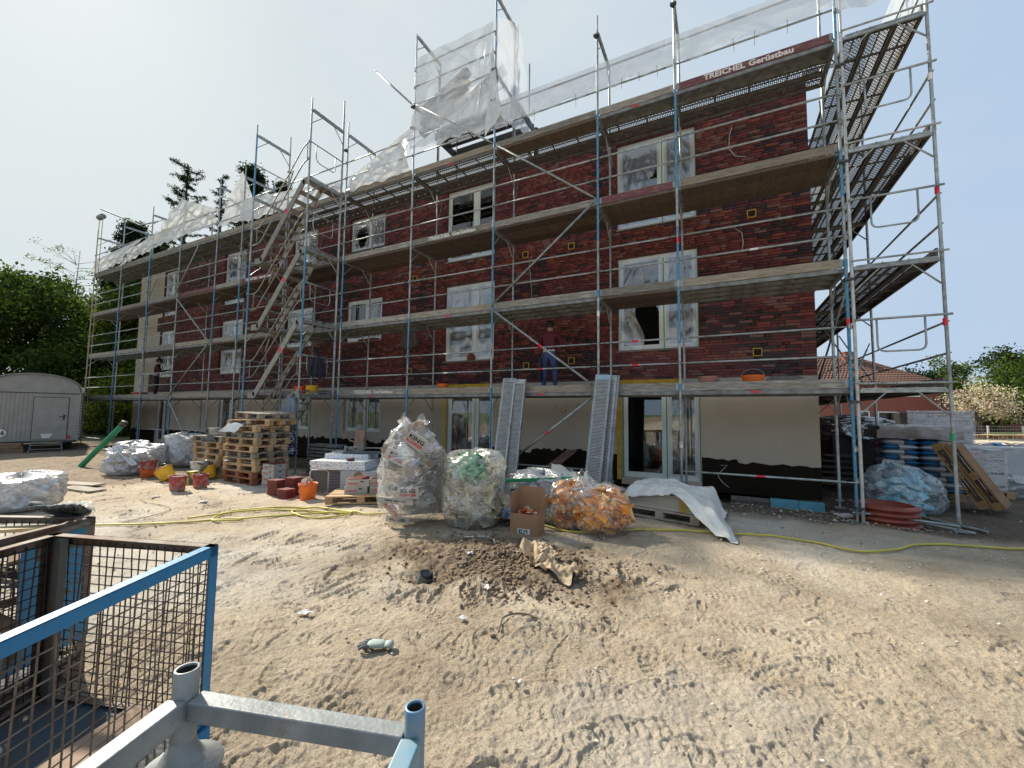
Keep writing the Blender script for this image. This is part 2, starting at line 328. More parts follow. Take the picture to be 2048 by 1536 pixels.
    grav=sst(y+.35*fbm(x*1.1,y*1.1,63,3),-.75,-.15)*(1-sst(y,22,28))
    pale=np.clip(fbm(x*.45,y*.45,83,4)*2.4+.45*np.exp(-((x+2.2)**2+(y+6)**2)/2.6),0,1)
    c=np.stack([s2,grav,pale,np.ones(len(x))],-1).astype(np.float32); ca.data.foreach_set('color',c.ravel())
def sandmat():
    m=bpy.data.materials.new('sandy_ground'); m.use_nodes=True; t=m.node_tree; n=t.nodes; l=t.links; b=n['Principled BSDF']; b.inputs['Roughness'].default_value=.95; b.inputs['Specular IOR Level'].default_value=.2
    co=n.new('ShaderNodeTexCoord'); at=n.new('ShaderNodeVertexColor'); at.layer_name='soil'; sp=n.new('ShaderNodeSeparateColor'); l.new(at.outputs[0],sp.inputs[0])
    def nz(sc,de,ro=.6):
        a=n.new('ShaderNodeTexNoise'); a.inputs['Scale'].default_value=sc; a.inputs['Detail'].default_value=de; a.inputs['Roughness'].default_value=ro; l.new(co.outputs['Object'],a.inputs['Vector']); return a.outputs['Fac']
    def rmp(s,a0,a1,b0=0,b1=1):
        r=n.new('ShaderNodeMapRange'); l.new(s,r.inputs[0])
        for i,v in enumerate((a0,a1,b0,b1)): r.inputs[i+1].default_value=v
        return r.outputs[0]
    def mix(f,a,c,mode='MIX'):
        x=n.new('ShaderNodeMix'); x.data_type='RGBA'; x.blend_type=mode
        if isinstance(f,(int,float)): x.inputs[0].default_value=f
        else: l.new(f,x.inputs[0])
        for i,v in ((6,a),(7,c)):
            if isinstance(v,tuple): x.inputs[i].default_value=(*v,1)
            else: l.new(v,x.inputs[i])
        return x.outputs[2]
    c=mix(rmp(nz(.9,9,.72),.40,.62),(.65,.55,.41),(.46,.365,.26))
    c=mix(rmp(nz(5,8,.7),.45,.72,0,.6),c,(.70,.61,.47))
    c=mix(rmp(nz(85,4,.8),.50,.66,0,.75),c,(.20,.155,.115))
    c=mix(rmp(nz(26,6,.85),.54,.68,0,.55),c,(.27,.21,.155))
    c=mix(rmp(sp.outputs[2],0,1,0,.8),c,(.66,.615,.54))
    c=mix(rmp(nz(120,3,.8),.60,.68,0,.8),c,(.70,.65,.57))
    c=mix(sp.outputs[0],c,mix(rmp(nz(12,7),.35,.65),(.17,.12,.08),(.32,.25,.175)))
    g=mix(rmp(nz(25,8,.8),.38,.62),(.085,.068,.05),(.185,.145,.105))
    g=mix(rmp(nz(1.6,6,.7),.45,.6,0,.7),g,(.21,.165,.12))
    g=mix(rmp(nz(70,3),.6,.7,0,.6),g,(.36,.34,.31))
    c=mix(sp.outputs[1],c,g)
    l.new(c,b.inputs['Base Color'])
    u=n.new('ShaderNodeBump'); u.inputs['Strength'].default_value=1; u.inputs['Distance'].default_value=.02; l.new(nz(60,8,.8),u.inputs['Height'])
    u2=n.new('ShaderNodeBump'); u2.inputs['Strength'].default_value=1; u2.inputs['Distance'].default_value=.045; l.new(nz(17,7,.7),u2.inputs['Height']); l.new(u.outputs[0],u2.inputs['Normal']); l.new(u2.outputs[0],b.inputs['Normal'])
    return m
ground()

# ================================================================ BUILDING
WY=1.35; XL=-27.8; XR=-.21; ZT=8.42; ZB=2.46
plaster=mat('cream_base_render',(.46,.405,.325),.9,0,(.38,.335,.27),.9,(.3,.7),.12,50,col3=(.52,.47,.39),ns3=.7,mix3=(.5,.8))
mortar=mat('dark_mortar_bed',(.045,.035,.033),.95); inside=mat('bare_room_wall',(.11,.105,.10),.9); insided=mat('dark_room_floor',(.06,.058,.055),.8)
BR=[mat('klinker_brick_%s'%n,c,.62,0,d,9,(.35,.7),.25,70) for n,c,d in (('red',(.175,.033,.026),(.115,.022,.02)),('dark_red',(.12,.021,.019),(.07,.014,.015)),('purple_black',(.042,.018,.021),(.022,.012,.015)),('orange_red',(.24,.056,.034),(.155,.038,.026)),('pale_rose',(.20,.095,.082),(.12,.05,.045)))]
build=thing('apartment_building',(-14,6.5,0),'long three storey apartment block in dark red brick above a cream base, windows masked','building')
# name, x0,x1,z0,z1, mullion fraction, ground door?, recess
WIN=[('A3',-4.05,-2.27,6.07,8.22),('A2',-4.05,-2.27,3.14,5.38),('A1',-3.97,-2.28,.22,2.32),
('B3',-9.08,-7.42,6.07,8.24),('B2',-9.08,-7.40,3.12,5.36),('B1',-8.95,-7.40,.12,2.34),
('C3',-13.12,-11.52,7.05,8.2),('C2',-13.17,-11.53,3.96,5.38),('C1',-13.12,-11.48,1.0,2.25),
('D3',-16.1,-14.82,7.05,8.3),('D2',-16.34,-14.85,3.97,5.4),('D1',-16.2,-14.85,1.0,2.25),
('E3',-20.55,-19.06,6.04,8.28),('E2',-20.6,-19.04,3.14,5.38),('E1',-20.4,-19.2,.12,2.25),
('F3',-25.5,-24.36,6.04,8.2),('F2',-25.6,-24.35,3.15,5.33),('F1',-25.5,-24.5,.15,2.25)]
def inwin(x0,x1,z0,z1,m=0):
    for w in WIN:
        if x1>w[1]-m and x0<w[2]+m and z1>w[3]-m and z0<w[4]+m: return w
    return None
def brickx0(z): return -26.4 if z<3.3 else (-24.3 if z<5.36 else (-25.9 if z<6.02 else -24.3))
def walls():
    xs=sorted({XL,XR,-26.4,-25.9,-24.3}|{w[1] for w in WIN}|{w[2] for w in WIN}); zs=sorted({.07,ZB,3.3,5.36,6.02,ZT}|{w[3] for w in WIN}|{w[4] for w in WIN})
    a=MB(); c=MB()
    for i in range(len(xs)-1):
        for j in range(len(zs)-1):
            xm=(xs[i]+xs[i+1])/2; zm=(zs[j]+zs[j+1])/2
            if inwin(xm,xm,zm,zm): continue
            br=zm>ZB and xm>brickx0(zm)
            (c if br else a).box((xs[i],WY+(.0 if not br else .006),zs[j]),(xs[i+1],WY+.34,zs[j+1]))
    a.obj('rendered_wall',plaster,build); c.obj('mortar_bed',mortar,build)
    # right gable, back wall, roof, floors
    g=MB(); g.box((XR-.34,WY+.34,.07),(XR,12,ZT-.02)); g.box((XL,WY+.34,.07),(XL+.34,12,ZT-.02)); g.box((XL+.34,11.66,.07),(XR-.34,12,ZT-.02)); g.obj('side_wall',BR[1],build)
    r=MB(); r.box((XL+.02,WY+.35,ZT),(XR-.02,11.98,ZT+.12)); r.box((XL,WY-.02,ZT),(XR,WY+.34,ZT+.06)); r.obj('roof',mat('roof_membrane',(.12,.12,.12),.9),build)
    f=MB()
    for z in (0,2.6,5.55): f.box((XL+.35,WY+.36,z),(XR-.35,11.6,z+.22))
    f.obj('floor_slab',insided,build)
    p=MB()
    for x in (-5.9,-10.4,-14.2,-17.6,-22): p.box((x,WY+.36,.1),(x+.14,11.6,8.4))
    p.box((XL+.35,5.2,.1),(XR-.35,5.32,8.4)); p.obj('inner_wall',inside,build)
    # window reveals
    for w in WIN:
        _,x0,x1,z0,z1=w; q=MB(); d=WY+.16; t=.012; mi=0 if z0>3 else 1
        q.box((x0-.001,WY+.002,z0),(x0+t,d,z1),mi); q.box((x1-t,WY+.002,z0),(x1+.001,d,z1),mi); q.box((x0+t,WY+.002,z1-t),(x1-t,d,z1+.001),mi); q.box((x0+t,WY+.002,z0-.001),(x1-t,d,z0+t),mi)
        q.obj('reveal',[BR[1],plaster],build)
walls()
def bricks():
    ch=.0625; cand=[]; z=ZB; k=0; rs=random.Random(5)
    while z+.052<ZT:
        x=XR; off=[0,.125,.06,.185][k%4]; first=True
        xl=brickx0(z+.03)+ (rs.random()*.02)
        x=XR
        while x>xl+.05:
            ln=.24
            if first: ln=.115+off if off else .24; first=False
            elif rs.random()<.16: ln=.115
            x0=max(x-ln,xl); w=inwin(x0,x,z,z+.052,.0)
            if w:
                segs=[]
                if x>w[2]+.03: segs.append((max(x0,w[2]+.004),x))
                if x0<w[1]-.03: segs.append((x0,min(x,w[1]-.004)))
            else: segs=[(x0,x)]
            for s0,s1 in segs: 
                if s1-s0>.025: cand.append((s0,s1,z))
            x=x-ln-.01
        z+=ch; k+=1
    A=np.array(cand); cx=(A[:,0]+A[:,1])/2; n1=fbm(cx*.35,A[:,2]*.5,201,3); n2=fbm(cx*.9+40,A[:,2]*1.4,211,3)
    R=np.random.default_rng(9); u=R.random(len(A)); dark=np.clip(.20+1.9*n2,.04,.95)
    mi=np.where(u<dark*.75,2,np.where(u<dark*.75+.36,1,np.where(u<.9,0,3)))
    mi=np.where((R.random(len(A))<.08+.25*np.clip(n1,0,1)),4,mi)
    mi=np.where((mi==0)&(R.random(len(A))<.14),3,mi)
    dist=np.hypot(cx-CAM.x,1.35-CAM.y)**2+(A[:,2]-CAM.z)**2; order=np.argsort(dist)
    vis=[i for i in order if A[i,1]-A[i,0]>.2][:300]; vs=set(vis)
    meshes=[]
    for m in BR:
        b=MB(); b.box((-.12,0,-.026),(.12,.02,.026)); meshes.append(b.mesh('brick',m))
    for i in vis:
        x0,x1,z=A[i]; o=inst(meshes[mi[i]],'brick',build,((x0+x1)/2+14,WY-.012+R.random()*.004-6.5,z+.026)); o.scale=((x1-x0)/.24,1,1)
    rest=np.array([i for i in range(len(A)) if i not in vs]); n=len(rest)
    x0=A[rest,0]; x1=A[rest,1]; z0=A[rest,2]; z1=z0+.052+R.normal(size=n)*.0008; y0=WY-.012+R.random(n)*.005; y1=np.full(n,WY+.007)
    V=np.stack([np.stack(p,-1) for p in ((x0,y0,z0),(x1,y0,z0),(x1,y1,z0),(x0,y1,z0),(x0,y0,z1),(x1,y0,z1),(x1,y1,z1),(x0,y1,z1))],1).reshape(-1,3)
    q=np.array(((0,3,2,1),(4,5,6,7),(0,1,5,4),(1,2,6,5),(3,0,4,7))); Fq=(np.arange(n)[:,None,None]*8+q[None]).reshape(-1,4)
    fast('brickwork',V,Fq,BR,mi=np.repeat(mi[rest],5),parent=build,off=(-14,6.5,0),kind='stuff')
bricks()
# bitumen band with brushed top edge
bit=mat('black_bitumen_coat',(.012,.009,.005),.85,0,(.017,.012,.008),3,bump=.1,bs=30,spec=.12)
def band():
    for a,b in ((XL,-25.5),(-24.5,-20.4),(-19.2,-8.95),(-7.4,-3.97),(-2.28,XR+.002)):
        n=int((b-a)/.035)+2; x=np.linspace(a,b,n); t=.75+.10*fbm(x*1.1,x*0,301,3)+.09*fbm(x*9,x*0+5,302,3)*(.4+.8*(x<-4))+.05*vn(x*30,x*0,303)*(x<-2.3)
        if a>-3: t=t-.06*(x>-1.6)
        m=MB(); P=[[(xx,WY-.005,.07),(xx,WY-.005,tt),(xx,WY+.001,tt)] for xx,tt in zip(x,t)]; m.grid(P); m.obj('bitumen_band',bit,build)
band()
# stains, mortar smears, holes
def blot(cx,cz,r,m,seed,n=14,asp=1):
    b=MB(); rs=random.Random(seed); pts=[(cx+asp*r*(.7+.5*rs.random())*math.cos(i*2*PI/n),WY-.004,cz+r*.55*(.6+.6*rs.random())*math.sin(i*2*PI/n)) for i in range(n)]
    b.add(pts,[tuple(range(n-1,-1,-1))]); b.obj('mortar_smear',m,build)
smear=mat('grey_mortar_smear',(.26,.25,.22),.95,0,(.18,.17,.15),20)
for i,(x,z,r,a) in enumerate(((-.75,2.42,.14,2.2),(-1.95,2.40,.05,1.4),(-1.45,2.10,.06,1.6),(-9.9,2.38,.07,1.5),(-9.5,2.36,.06,1.5),(-10.5,2.37,.05,1.5),(-1.55,1.9,.012,1),(-1.62,1.7,.014,1))): blot(x,z,r,smear,i,asp=a)
for i in range(16):
    x=-5.6+1.1*rng.random(); blot(x,1.62+.28*rng.random(),.02+.02*rng.random(),bit,50+i,6,.4)
cable=mat('pale_cable',(.55,.52,.47),.6); yelp=mat('yellow_foam',(.62,.36,.03),.8,0,(.45,.25,.02),9)
def wire(pts,r,m,name,parent=build):
    b=MB(); b.tube(pts,r,6); b.obj(name,m,parent,True)
y=WY-.03
wire([(-1.93,WY,.62),(-1.8,y,.63),(-1.92,y,.5),(-1.98,y,.4),(-1.9,y,.28),(-1.78,y,.18)],.006,cable,'cable')
wire([(-1.55,WY,7.9),(-1.6,y-.03,7.7),(-1.62,y-.04,7.4),(-1.5,y-.03,7.2),(-1.3,y,7.15)],.008,cable,'cable')
wire([(-1.55,WY,5.65),(-1.42,y-.03,5.5),(-1.4,y-.04,5.3),(-1.42,y,5.12)],.008,cable,'cable')
wire([(-6.25,WY,5.9),(-6.35,y,5.6),(-6.3,y,5.2),(-6.25,y,4.6)],.006,cable,'cable')
for x,z in ((-6.46,5.88),(-5.18,5.89),(-1.23,5.89),(-6.41,2.9),(-5.18,2.97),(-1.2,2.96),(-10.32,2.9),(-10.2,5.75),(-17.3,2.9),(-21.4,2.9),(-22.3,2.9)):
    b=MB(); s=.085
    b.box((x-s,WY-.035,z-s),(x-s+.02,WY,z+s)); b.box((x+s-.02,WY-.035,z-s),(x+s,WY,z+s)); b.box((x-s+.02,WY-.035,z-s),(x+s-.02,WY,z-s+.02)); b.box((x-s+.02,WY-.035,z+s-.02),(x+s-.02,WY,z+s)); b.box((x-s+.02,WY-.016,z-s+.02),(x+s-.02,WY-.013,z+s-.02),1)
    b.obj('vent_box_frame',[mat('ochre_box_frame',(.42,.26,.03),.7),mat('box_hollow_shade',(.012,.01,.01),.9)],build)  # near-black plate paints the shade inside the box
# -------- windows
greent=mat('green_masking_tape',(.06,.30,.12),.6); filmW=film('window_film',(.66,.69,.74),.62,.14,16,.25,(3,1,.45),.55,cw=.02,cd=.12); filmD=film('dark_window_film',(.40,.42,.46),.86,.15,14,.25,(3,1,.5),.5,cw=.012,cd=.12)
def wrinkled(x0,x1,z0,z1,y,hole=None,seed=0,dep=.022,n=26):
    P=[]; nx=n; nz=int(n*1.2); X,Z=np.meshgrid(np.linspace(x0,x1,nx),np.linspace(z0,z1,nz),indexing='ij')
    cx=x0+(x1-x0)*(.3+.4*((seed*37)%10)/10); cz=z1+.1; a=np.arctan2(X-cx,cz-Z)
    e=np.minimum(np.minimum(X-x0,x1-X)/(x1-x0),np.minimum(Z-z0,z1-Z)/(z1-z0))
    D=dep*(np.sin(a*26+seed)*.5+fbm(X*6+seed,Z*5,seed,3)*1.6)*np.clip(e*7,0,1)
    def skip(i,j):
        if not hole: return False
        u=(X[i,j]-x0)/(x1-x0); v=(Z[i,j]-z0)/(z1-z0); return hole(u,v)
    m=MB(); m.grid([[(X[i,j],y-D[i,j]-.012,Z[i,j]) for j in range(nz)] for i in range(nx)],skip=skip); return m
def window(w):
    n,x0,x1,z0,z1=w; y0=WY+.085; fr=.07; door=n[1]=='1'
    split={'A':.585,'B':.60,'C':.56,'D':.55,'E':.58,'F':.55}[n[0]]; xm=x0+(x1-x0)*split
    o=MB(); t=fr
    o.box((x0+.013,y0,z0+.013),(x0+t,y0+.07,z1-.013)); o.box((x1-t,y0,z0+.013),(x1-.013,y0+.07,z1-.013)); o.box((x0+t,y0,z0+.013),(x1-t,y0+.07,z0+t)); o.box((x0+t,y0,z1-t),(x1-t,y0+.07,z1-.013)); o.box((xm-.045,y0-.004,z0+t),(xm+.045,y0+.066,z1-t))
    wo_=o.obj('window',whitep(),build)
    panes=[(x0+t,xm-.045),(xm+.045,x1-t)]
    for i,(a,b) in enumerate(panes):
        s=MB(); k=.062 if n[0] in 'ABC' else .05; ys=y0+.012; za,zb=z0+t,z1-t
        s.box((a,ys,za),(a+k,ys+.05,zb)); s.box((b-k,ys,za),(b,ys+.05,zb)); s.box((a+k,ys,za),(b-k,ys+.05,za+k)); s.box((a+k,ys,zb-k),(b-k,ys+.05,zb)); s.obj('sash',whitep(),wo_)
        opened=(n=='A2' and i==0)
        if not opened:
            g=MB(); g.box((a+k,ys+.02,za+k),(b-k,ys+.026,zb-k)); g.obj('pane',glass(),wo_)
        if n in ('B3','A1','C2') and i==0: continue
        if n=='B3': continue
        hole=None
        if n=='A2' and i==0: hole=lambda u,v: v<.64 and abs(u-(.62+.12*math.sin(v*9)))<.34-(.0 if v>.1 else .0)-.22*max(0,v-.42)/.2
        if n=='A3' and i==0: hole=lambda u,v: u>.72 and .30<v<.66 and (v<.62-(.9-u)*.6) and (u>.86-(v-.3)*.3 or v>.42)
        if n=='C3' and i==0: hole=lambda u,v: abs(u-.55)+abs(v-.45)*.55<.33 and v<.8
        lo=.012 if n!='B1' else 0
        f=wrinkled(a+.004,b-.004,za+.004,zb-.004,ys-.004,hole,seed=sum(map(ord,n))+i*7,dep=.034)
        f.obj('plastic_film',filmD if door else filmW,wo_,True)
    if n[0]=='A' or n in ('B1',):
        b=MB(); e=.022
        for xx in ((x1-.03,) if n!='A1' else (x0+.02,x1-.03)): b.box((xx,y0-.006,z0+.015),(xx+e,y0-.002,z1-.015))
        b.box((xm-.012,y0-.010,z0+.02),(xm+.012,y0-.006,z1-.1))
        if n=='A3': b.box((xm,y0-.006,z0+.015),(x1-.03,y0-.002,z0+.035))
        if n=='A2': b.box((x0+.015,y0-.006,z0+.6),(x0+.03,y0-.002,z1-.1))
        b.obj('masking_tape',greent,wo_)
    if n in ('A1','B1'):
        b=MB(); b.box((x0-.10,WY-.008,z0-.05),(x0-.004,WY-.003,z1+.16)); b.box((x0-.004,WY-.008,z1+.01),(x0+(x1-x0)*(.75 if n=='A1' else .9),WY-.003,z1+.15)); b.obj('insulation_edge',yelp,wo_)
    if not door and z0<6.9:
        b=MB(); b.box((x0-.01,WY-.03,z0-.028),(x1+.01,y0,z0-.002)); b.obj('sill',mat('sill_mortar',(.2,.18,.16),.9),wo_)
for w in WIN: window(w)
# torn film flaps of the open window
b=MB(); 
P=[[( -3.95+.42*u+.10*math.sin(v*7)*u, WY+.03-.05*math.sin(u*5+v*6)-.06*u*v, 3.35+1.15*v-.25*u*(1-v)) for v in np.linspace(0,1,16)] for u in np.linspace(0,1,9)]
b.grid(P); b.obj('torn_film',filmW,build,True)
# blue XPS base boards and loose slabs at the foot of the wall
xps=mat('light_blue_foam_board',(.13,.36,.44),.8,0,(.10,.29,.37),8,bump=.15,bs=60); dirty=mat('mud_caked_board',(.16,.14,.12),.95,0,(.10,.09,.08),14,bump=.3,bs=40)
def slab(a,b_,m,lab,cat='foam board',tilt=0,name='foam_board',grp=None):
    c=[(a[i]+b_[i])/2 for i in range(3)]; q=MB(); q.box([a[i]-c[i] for i in range(3)],[b_[i]-c[i] for i in range(3)],0,Rx(tilt),None); o=q.mesh(name,m); ob=inst(o,name,None,c); tag(ob,lab,cat,grp); return ob
slab((-.62,1.12,-.16),(-.22,1.2,.06),xps,'short light blue foam board end at the wall corner, right of the long one')
slab((-1.08,1.10,-.15),(-.63,1.18,.07),xps,'light blue foam board standing at the foot of the black band near the corner')
slab((-1.0,.98,-.15),(-.2,1.06,-.08),xps,'low blue foam strip lying in front of the blue base boards')
slab((-1.75,1.0,-.14),(-1.1,1.16,.04),dirty,'mud caked board leaning against the wall foot, left of the blue boards','board',.35)
slab((-2.0,.92,-.15),(-1.15,1.0,-.09),xps,'thin blue foam edge under the mud caked board')
slab((-2.5,1.1,-.12),(-2.1,1.2,-.05),xps,'blue foam strip at the wall foot beside the glass door')
slab((-2.22,1.02,-.1),(-2.1,1.3,.09),xps,'upright blue foam stub under the right edge of the glass door')
# roof items
o=MB(); o.tube([(-6.75,2.6,8.5),(-6.75,2.6,10.3)],.09,12); o=o.obj('vent_pipe',mat('black_plastic',(.012,.012,.013),.45),None,True,off=(-6.75,2.6,8.54)); tag(o,'black vent pipe standing up above the roof edge','pipe')
# ================================================================ SCAFFOLD
PX=[0,-2.57,-4.14,-6.70,-9.24,-11.81,-14.42,-17.0,-18.56,-21.17,-23.63,-26.26,-29.1]; DZ=[2.12,4.12,6.12,8.12]; FD=1.09
steelp=mat('perforated_steel_deck',(.15,.14,.13),.7,.2,(.09,.08,.07),8,(.4,.7),hole=(.056,.034,.40,.31,.135)); darkrib=mat('dark_steel_rib',(.13,.125,.115),.7,.2,(.08,.075,.07),8,(.4,.7))  # ribs coloured darker than those of the plain steel decks
redst=mat('red_sticker',(.62,.02,.04),.5); whst=mat('white_sticker',(.75,.75,.75),.5); grst=mat('green_sticker',(.02,.28,.12),.5); wtx=mat('white_stencil_paint',(.62,.60,.58),.8); wtx2=mat('faded_stencil_paint',(.38,.365,.34),.8)
scaf=thing('facade_scaffold',(-14,0,0),'long galvanised and blue facade scaffold with four plank decks in front of the brick front','scaffold')
def framemesh(d=FD,h=2.0,base=False,colours=('g','g'),top=True,axis='y',low=None):
    # local: outer post at 0, inner post at d along y ; z 0..h
    b=MB(); zb=0 if not base else -.02
    c0={'g':0,'b':1}[colours[0]]; c1={'g':0,'b':1}[colours[1]]
    for y in (0,d):
        if low and y==0: b.tube([(0,y,zb),(0,y,h*low)],.0242,10,1-c0); b.tube([(0,y,h*low),(0,y,h)],.0242,10,c0)
        else: b.tube([(0,y,zb),(0,y,h)],.0242,10,c0 if y==0 else 0)
        b.tube([(0,y,-.005),(0,y,.13)],.0275,10,c0 if y==0 else 0)
        for zz in (.5,1.0):
            if y==0: b.box((-.012,y-.05,zz-.03),(.012,y-.0245,zz+.03)); b.tube([(0,y-.045,zz-.04),(0,y-.045,zz+.06)],.008,5)
    if top:
        b.box((-.024,.026,h-.075),(.024,d-.026,h-.02),c1); b.box((-.03,.05,h-.02),(-.024,d-.05,h+.0),c1); b.box((.024,.05,h-.02),(.03,d-.05,h+.0),c1)
        for y in (.2,.38,.70,.9): b.box((-.032,y,h-.022),(.032,y+.014,h+.012),c1)
        for y,s in ((.024,1),(d-.024,-1)): b.tube([(0,y,h-.42),(0,y+s*.33,h-.07)],.013,6,c1)
    if base:
        for y in (0,d): b.tube([(0,y,-.12),(0,y,.02)],.018,8); b.box((-.075,y-.075,-.125),(.075,y+.075,-.115)); b.box((-.06,y-.01,.0),(.06,y+.01,.02))
    return b
FM={}
def frame(px,z,parent=scaf,h=2.0,base=False,col=('g','g'),rot=None,y=0,top=True,low=None,off=None,d=FD,name='scaffold_frame'):
    k=(round(h,2),base,col,top,low,d)
    if k not in FM: FM[k]=framemesh(d,h,base,col,top,low=low).mesh('scaffold_frame',[galv(),bluep()])
    q=wloc(parent); return inst(FM[k],name,parent,(px-q.x,y-q.y,z-q.z),rot)
low0={0:('b',None),1:('g',.5),3:('b',None),4:('b',None),5:('b',None),8:('b',None),9:('b',.8),10:('b',None),11:('b',None),12:('g',.3),2:('g',None),7:('g',None),6:('g',None)}
rr=random.Random(4)
for i,x in enumerate(PX):
    for l in range(5):
        if l==0: frame(x,.14,h=1.98,base=True,col=({0:'b',1:'g',2:'g',3:'b',4:'b',5:'b',9:'b',10:'b',11:'b'}.get(i,'g'),'g'))
        else:
            c={(0,1):'b',(0,2):'b',(0,3):'g',(0,4):'b',(1,1):'b',(1,2):'g',(1,3):'b',(2,1):'g',(2,2):'b',(2,3):'b',(3,1):'b',(3,2):'b',(3,4):'b',(4,1):'b',(5,1):'g',(5,2):'b',(5,3):'g'}.get((i,l),rr.choice('gggb'))
            lo={(0,2):.6,(1,1):.45,(1,2):.6,(3,1):.6,(4,1):.4,(2,2):.6}.get((i,l))
            if l==4:
                if i in (6,): continue
                frame(x,DZ[3],h=1.95,col=(c,'g')); b=MB(); b.tube([(x,0,10.05),(x,0,10.42)],.019,8); b.obj('spigot',galv(),scaf)
            else: frame(x,DZ[l-1],col=(c,'g'),low=lo)
for x,c in ((-6.70,'b'),(-9.24,'g')): frame(x,10.07,h=2.1,col=(c,'g'))
RM={}
def rail(x0,x1,z,y=-.035,parent=scaf,r=.0185,name='guardrail',st=0,p0=None,p1=None):
    a=Vector(p0) if p0 else Vector((x0,y,z)); c=Vector(p1) if p1 else Vector((x1,y,z)); d=c-a; L_=d.length; k=(round(L_,2),r)
    if k not in RM:
        b=MB(); e=.13; b.tube([(e,0,0),(L_-e,0,0)],r,8)
        for s,t in ((0,1),(L_,-1)): b.tube([(s,0,0),(s+t*.06,0,0),(s+t*e,0,0)],[.024,.026,r],8,ell=.45)
        RM[k]=b.mesh('guardrail',[galv()],(0,0,0),True)
    q=d.to_track_quat('X','Z').to_matrix(); o=inst(RM[k],name,parent,a-wloc(parent),q)
    if st:
        m=MB(); m.tube([(L_*.48,0,0),(L_*.48+.13,0,0)],r+.0012,8); inst(m.mesh('sticker',redst if st==1 else whst),'sticker',o)
    return o
rs_=random.Random(2)
for i in range(12):
    for l in range(4):
        for k,h in enumerate((.52,1.0)):
            if i==5 and l>=0 and k==0 and l<3: pass
            st=1 if (i,l) in ((1,0),(2,0)) else (2 if rs_.random()<.08 else 0)
            if l==3 and i in (5,): h+=.0
            rail(PX[i]-.03,PX[i+1]+.03,DZ[l]+h,st=st)
# base ledgers
for i,z,st in ((0,.62,1),(2,.52,0),(8,.9,0),(6,.8,0),(7,.85,0),(9,.85,0),(11,.3,0)): rail(PX[i],PX[i+1],z,name='base_ledger',st=st)
# inner face rails of the base and small ties
# diagonals
def diag(p0,p1,st=0,r=.024,parent=scaf): return rail(0,0,0,p0=p0,p1=p1,r=r,name='diagonal_brace',st=st,parent=parent)
yd=-.085
diag((-9.24,yd,10.1),(-6.70,yd,8.2)); diag((-6.70,yd,8.2),(-4.14,yd,6.2)); diag((-4.14,yd,6.2),(-6.70,yd,4.16)); diag((-6.70,yd,4.12),(-4.14,yd,2.18),1); diag((-4.14,yd,2.08),(-6.35,yd,.42),1)
diag((-10.65,yd-.05,11.55),(-9.2,yd-.02,10.0))
diag((-19.6,yd,8.0),(-21.17,yd,6.2)); diag((-21.17,yd,6.15),(-18.56,yd,4.14)); diag((-18.56,yd,4.1),(-21.17,yd,2.15)); diag((-21.17,yd,2.08),(-19.4,yd,.3))
# decks
PL={}
def plankmesh(kind,L_,w=.32):
    k=(kind,round(L_,2),w)
    if k in PL: return PL[k]
    b=MB(); e=.02
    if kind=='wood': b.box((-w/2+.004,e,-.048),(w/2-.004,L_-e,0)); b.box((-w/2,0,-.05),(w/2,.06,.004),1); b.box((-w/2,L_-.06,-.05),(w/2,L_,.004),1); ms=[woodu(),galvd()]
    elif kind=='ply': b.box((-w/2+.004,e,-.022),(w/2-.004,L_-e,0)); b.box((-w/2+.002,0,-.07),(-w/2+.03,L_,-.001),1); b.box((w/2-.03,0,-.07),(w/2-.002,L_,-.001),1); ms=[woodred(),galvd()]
    else:
        b.box((-w/2+.006,e,-.003),(w/2-.006,L_-e,0)); 
        for s in (-1,1): b.box((min(s*w/2,s*(w/2-.006)),0,-.075),(max(s*w/2,s*(w/2-.006)),L_,.001),1); b.box((min(s*w/2,s*(w/2-.03)),.0,-.075),(max(s*w/2-s*.006,s*(w/2-.03)),L_,-.07),1)
        b.box((-.012,e,-.02),(.012,L_-e,-.0035),1)
        y=.6
        while y<L_-.3: b.box((-w/2+.006,y,-.03),(w/2-.006,y+.03,-.0032),1); y+=.62
        for yy in (0,L_-.05): b.box((-w/2+.006,yy,-.07),(w/2-.006,yy+.05,-.0035),1)
        ms=[steelp,darkrib] if kind=='perf' else [galvd(),galvd()]
    PL[k]=b.mesh('deck_plank',ms); return PL[k]
DK={0:['steel','ply','steel','steel','steel','steel','wood','wood','wood','steel','steel','steel'],
    1:['steel','wood','steel','steel','steel','steel','wood','wood','steel','steel','steel','steel'],
    2:['wood']*12, 3:['perf','perf','wood','perf','perf','perf','steel','steel','steel','steel','steel','steel']}
for l in range(4):
    for i in range(12):
        for j in range(3):
            k=DK[l][i]
            if l==3 and i in (1,2) and j==0: k='wood' if i==2 else 'steel'
            if l==3 and i==2 and j>0: k='perf'
            if l==3 and i==0 and j==0: k='steel'
            L_=PX[i]-PX[i+1]; me=plankmesh(k,L_-.02,.335)
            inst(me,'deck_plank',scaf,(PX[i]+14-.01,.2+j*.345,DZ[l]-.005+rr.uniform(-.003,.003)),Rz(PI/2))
TB={}
def toe(x0,x1,z,m,parent=scaf,y=.035,h=.15,p=None,name='toe_board',mi=0):
    L_=abs(x1-x0); k=(round(L_,2),m.name,h)
    if k not in TB:
        b=MB(); b.box((.04,-.015,0),(L_-.04,.015,h)); b.box((.0,-.017,.012),(.075,-.0155,h-.012),1); b.box((L_-.075,-.017,.012),(L_,-.0155,h-.012),1); TB[k]=b.mesh('toe_board',[m,galv()])
    q=wloc(parent); return inst(TB[k],name,parent,(min(x0,x1)-q.x,y-q.y,z-q.z))
woodR=mat('maroon_toe_board',(.13,.045,.055),.8,0,(.23,.15,.14),7,(.5,.75),.2,50,stretch=(1,6,6))
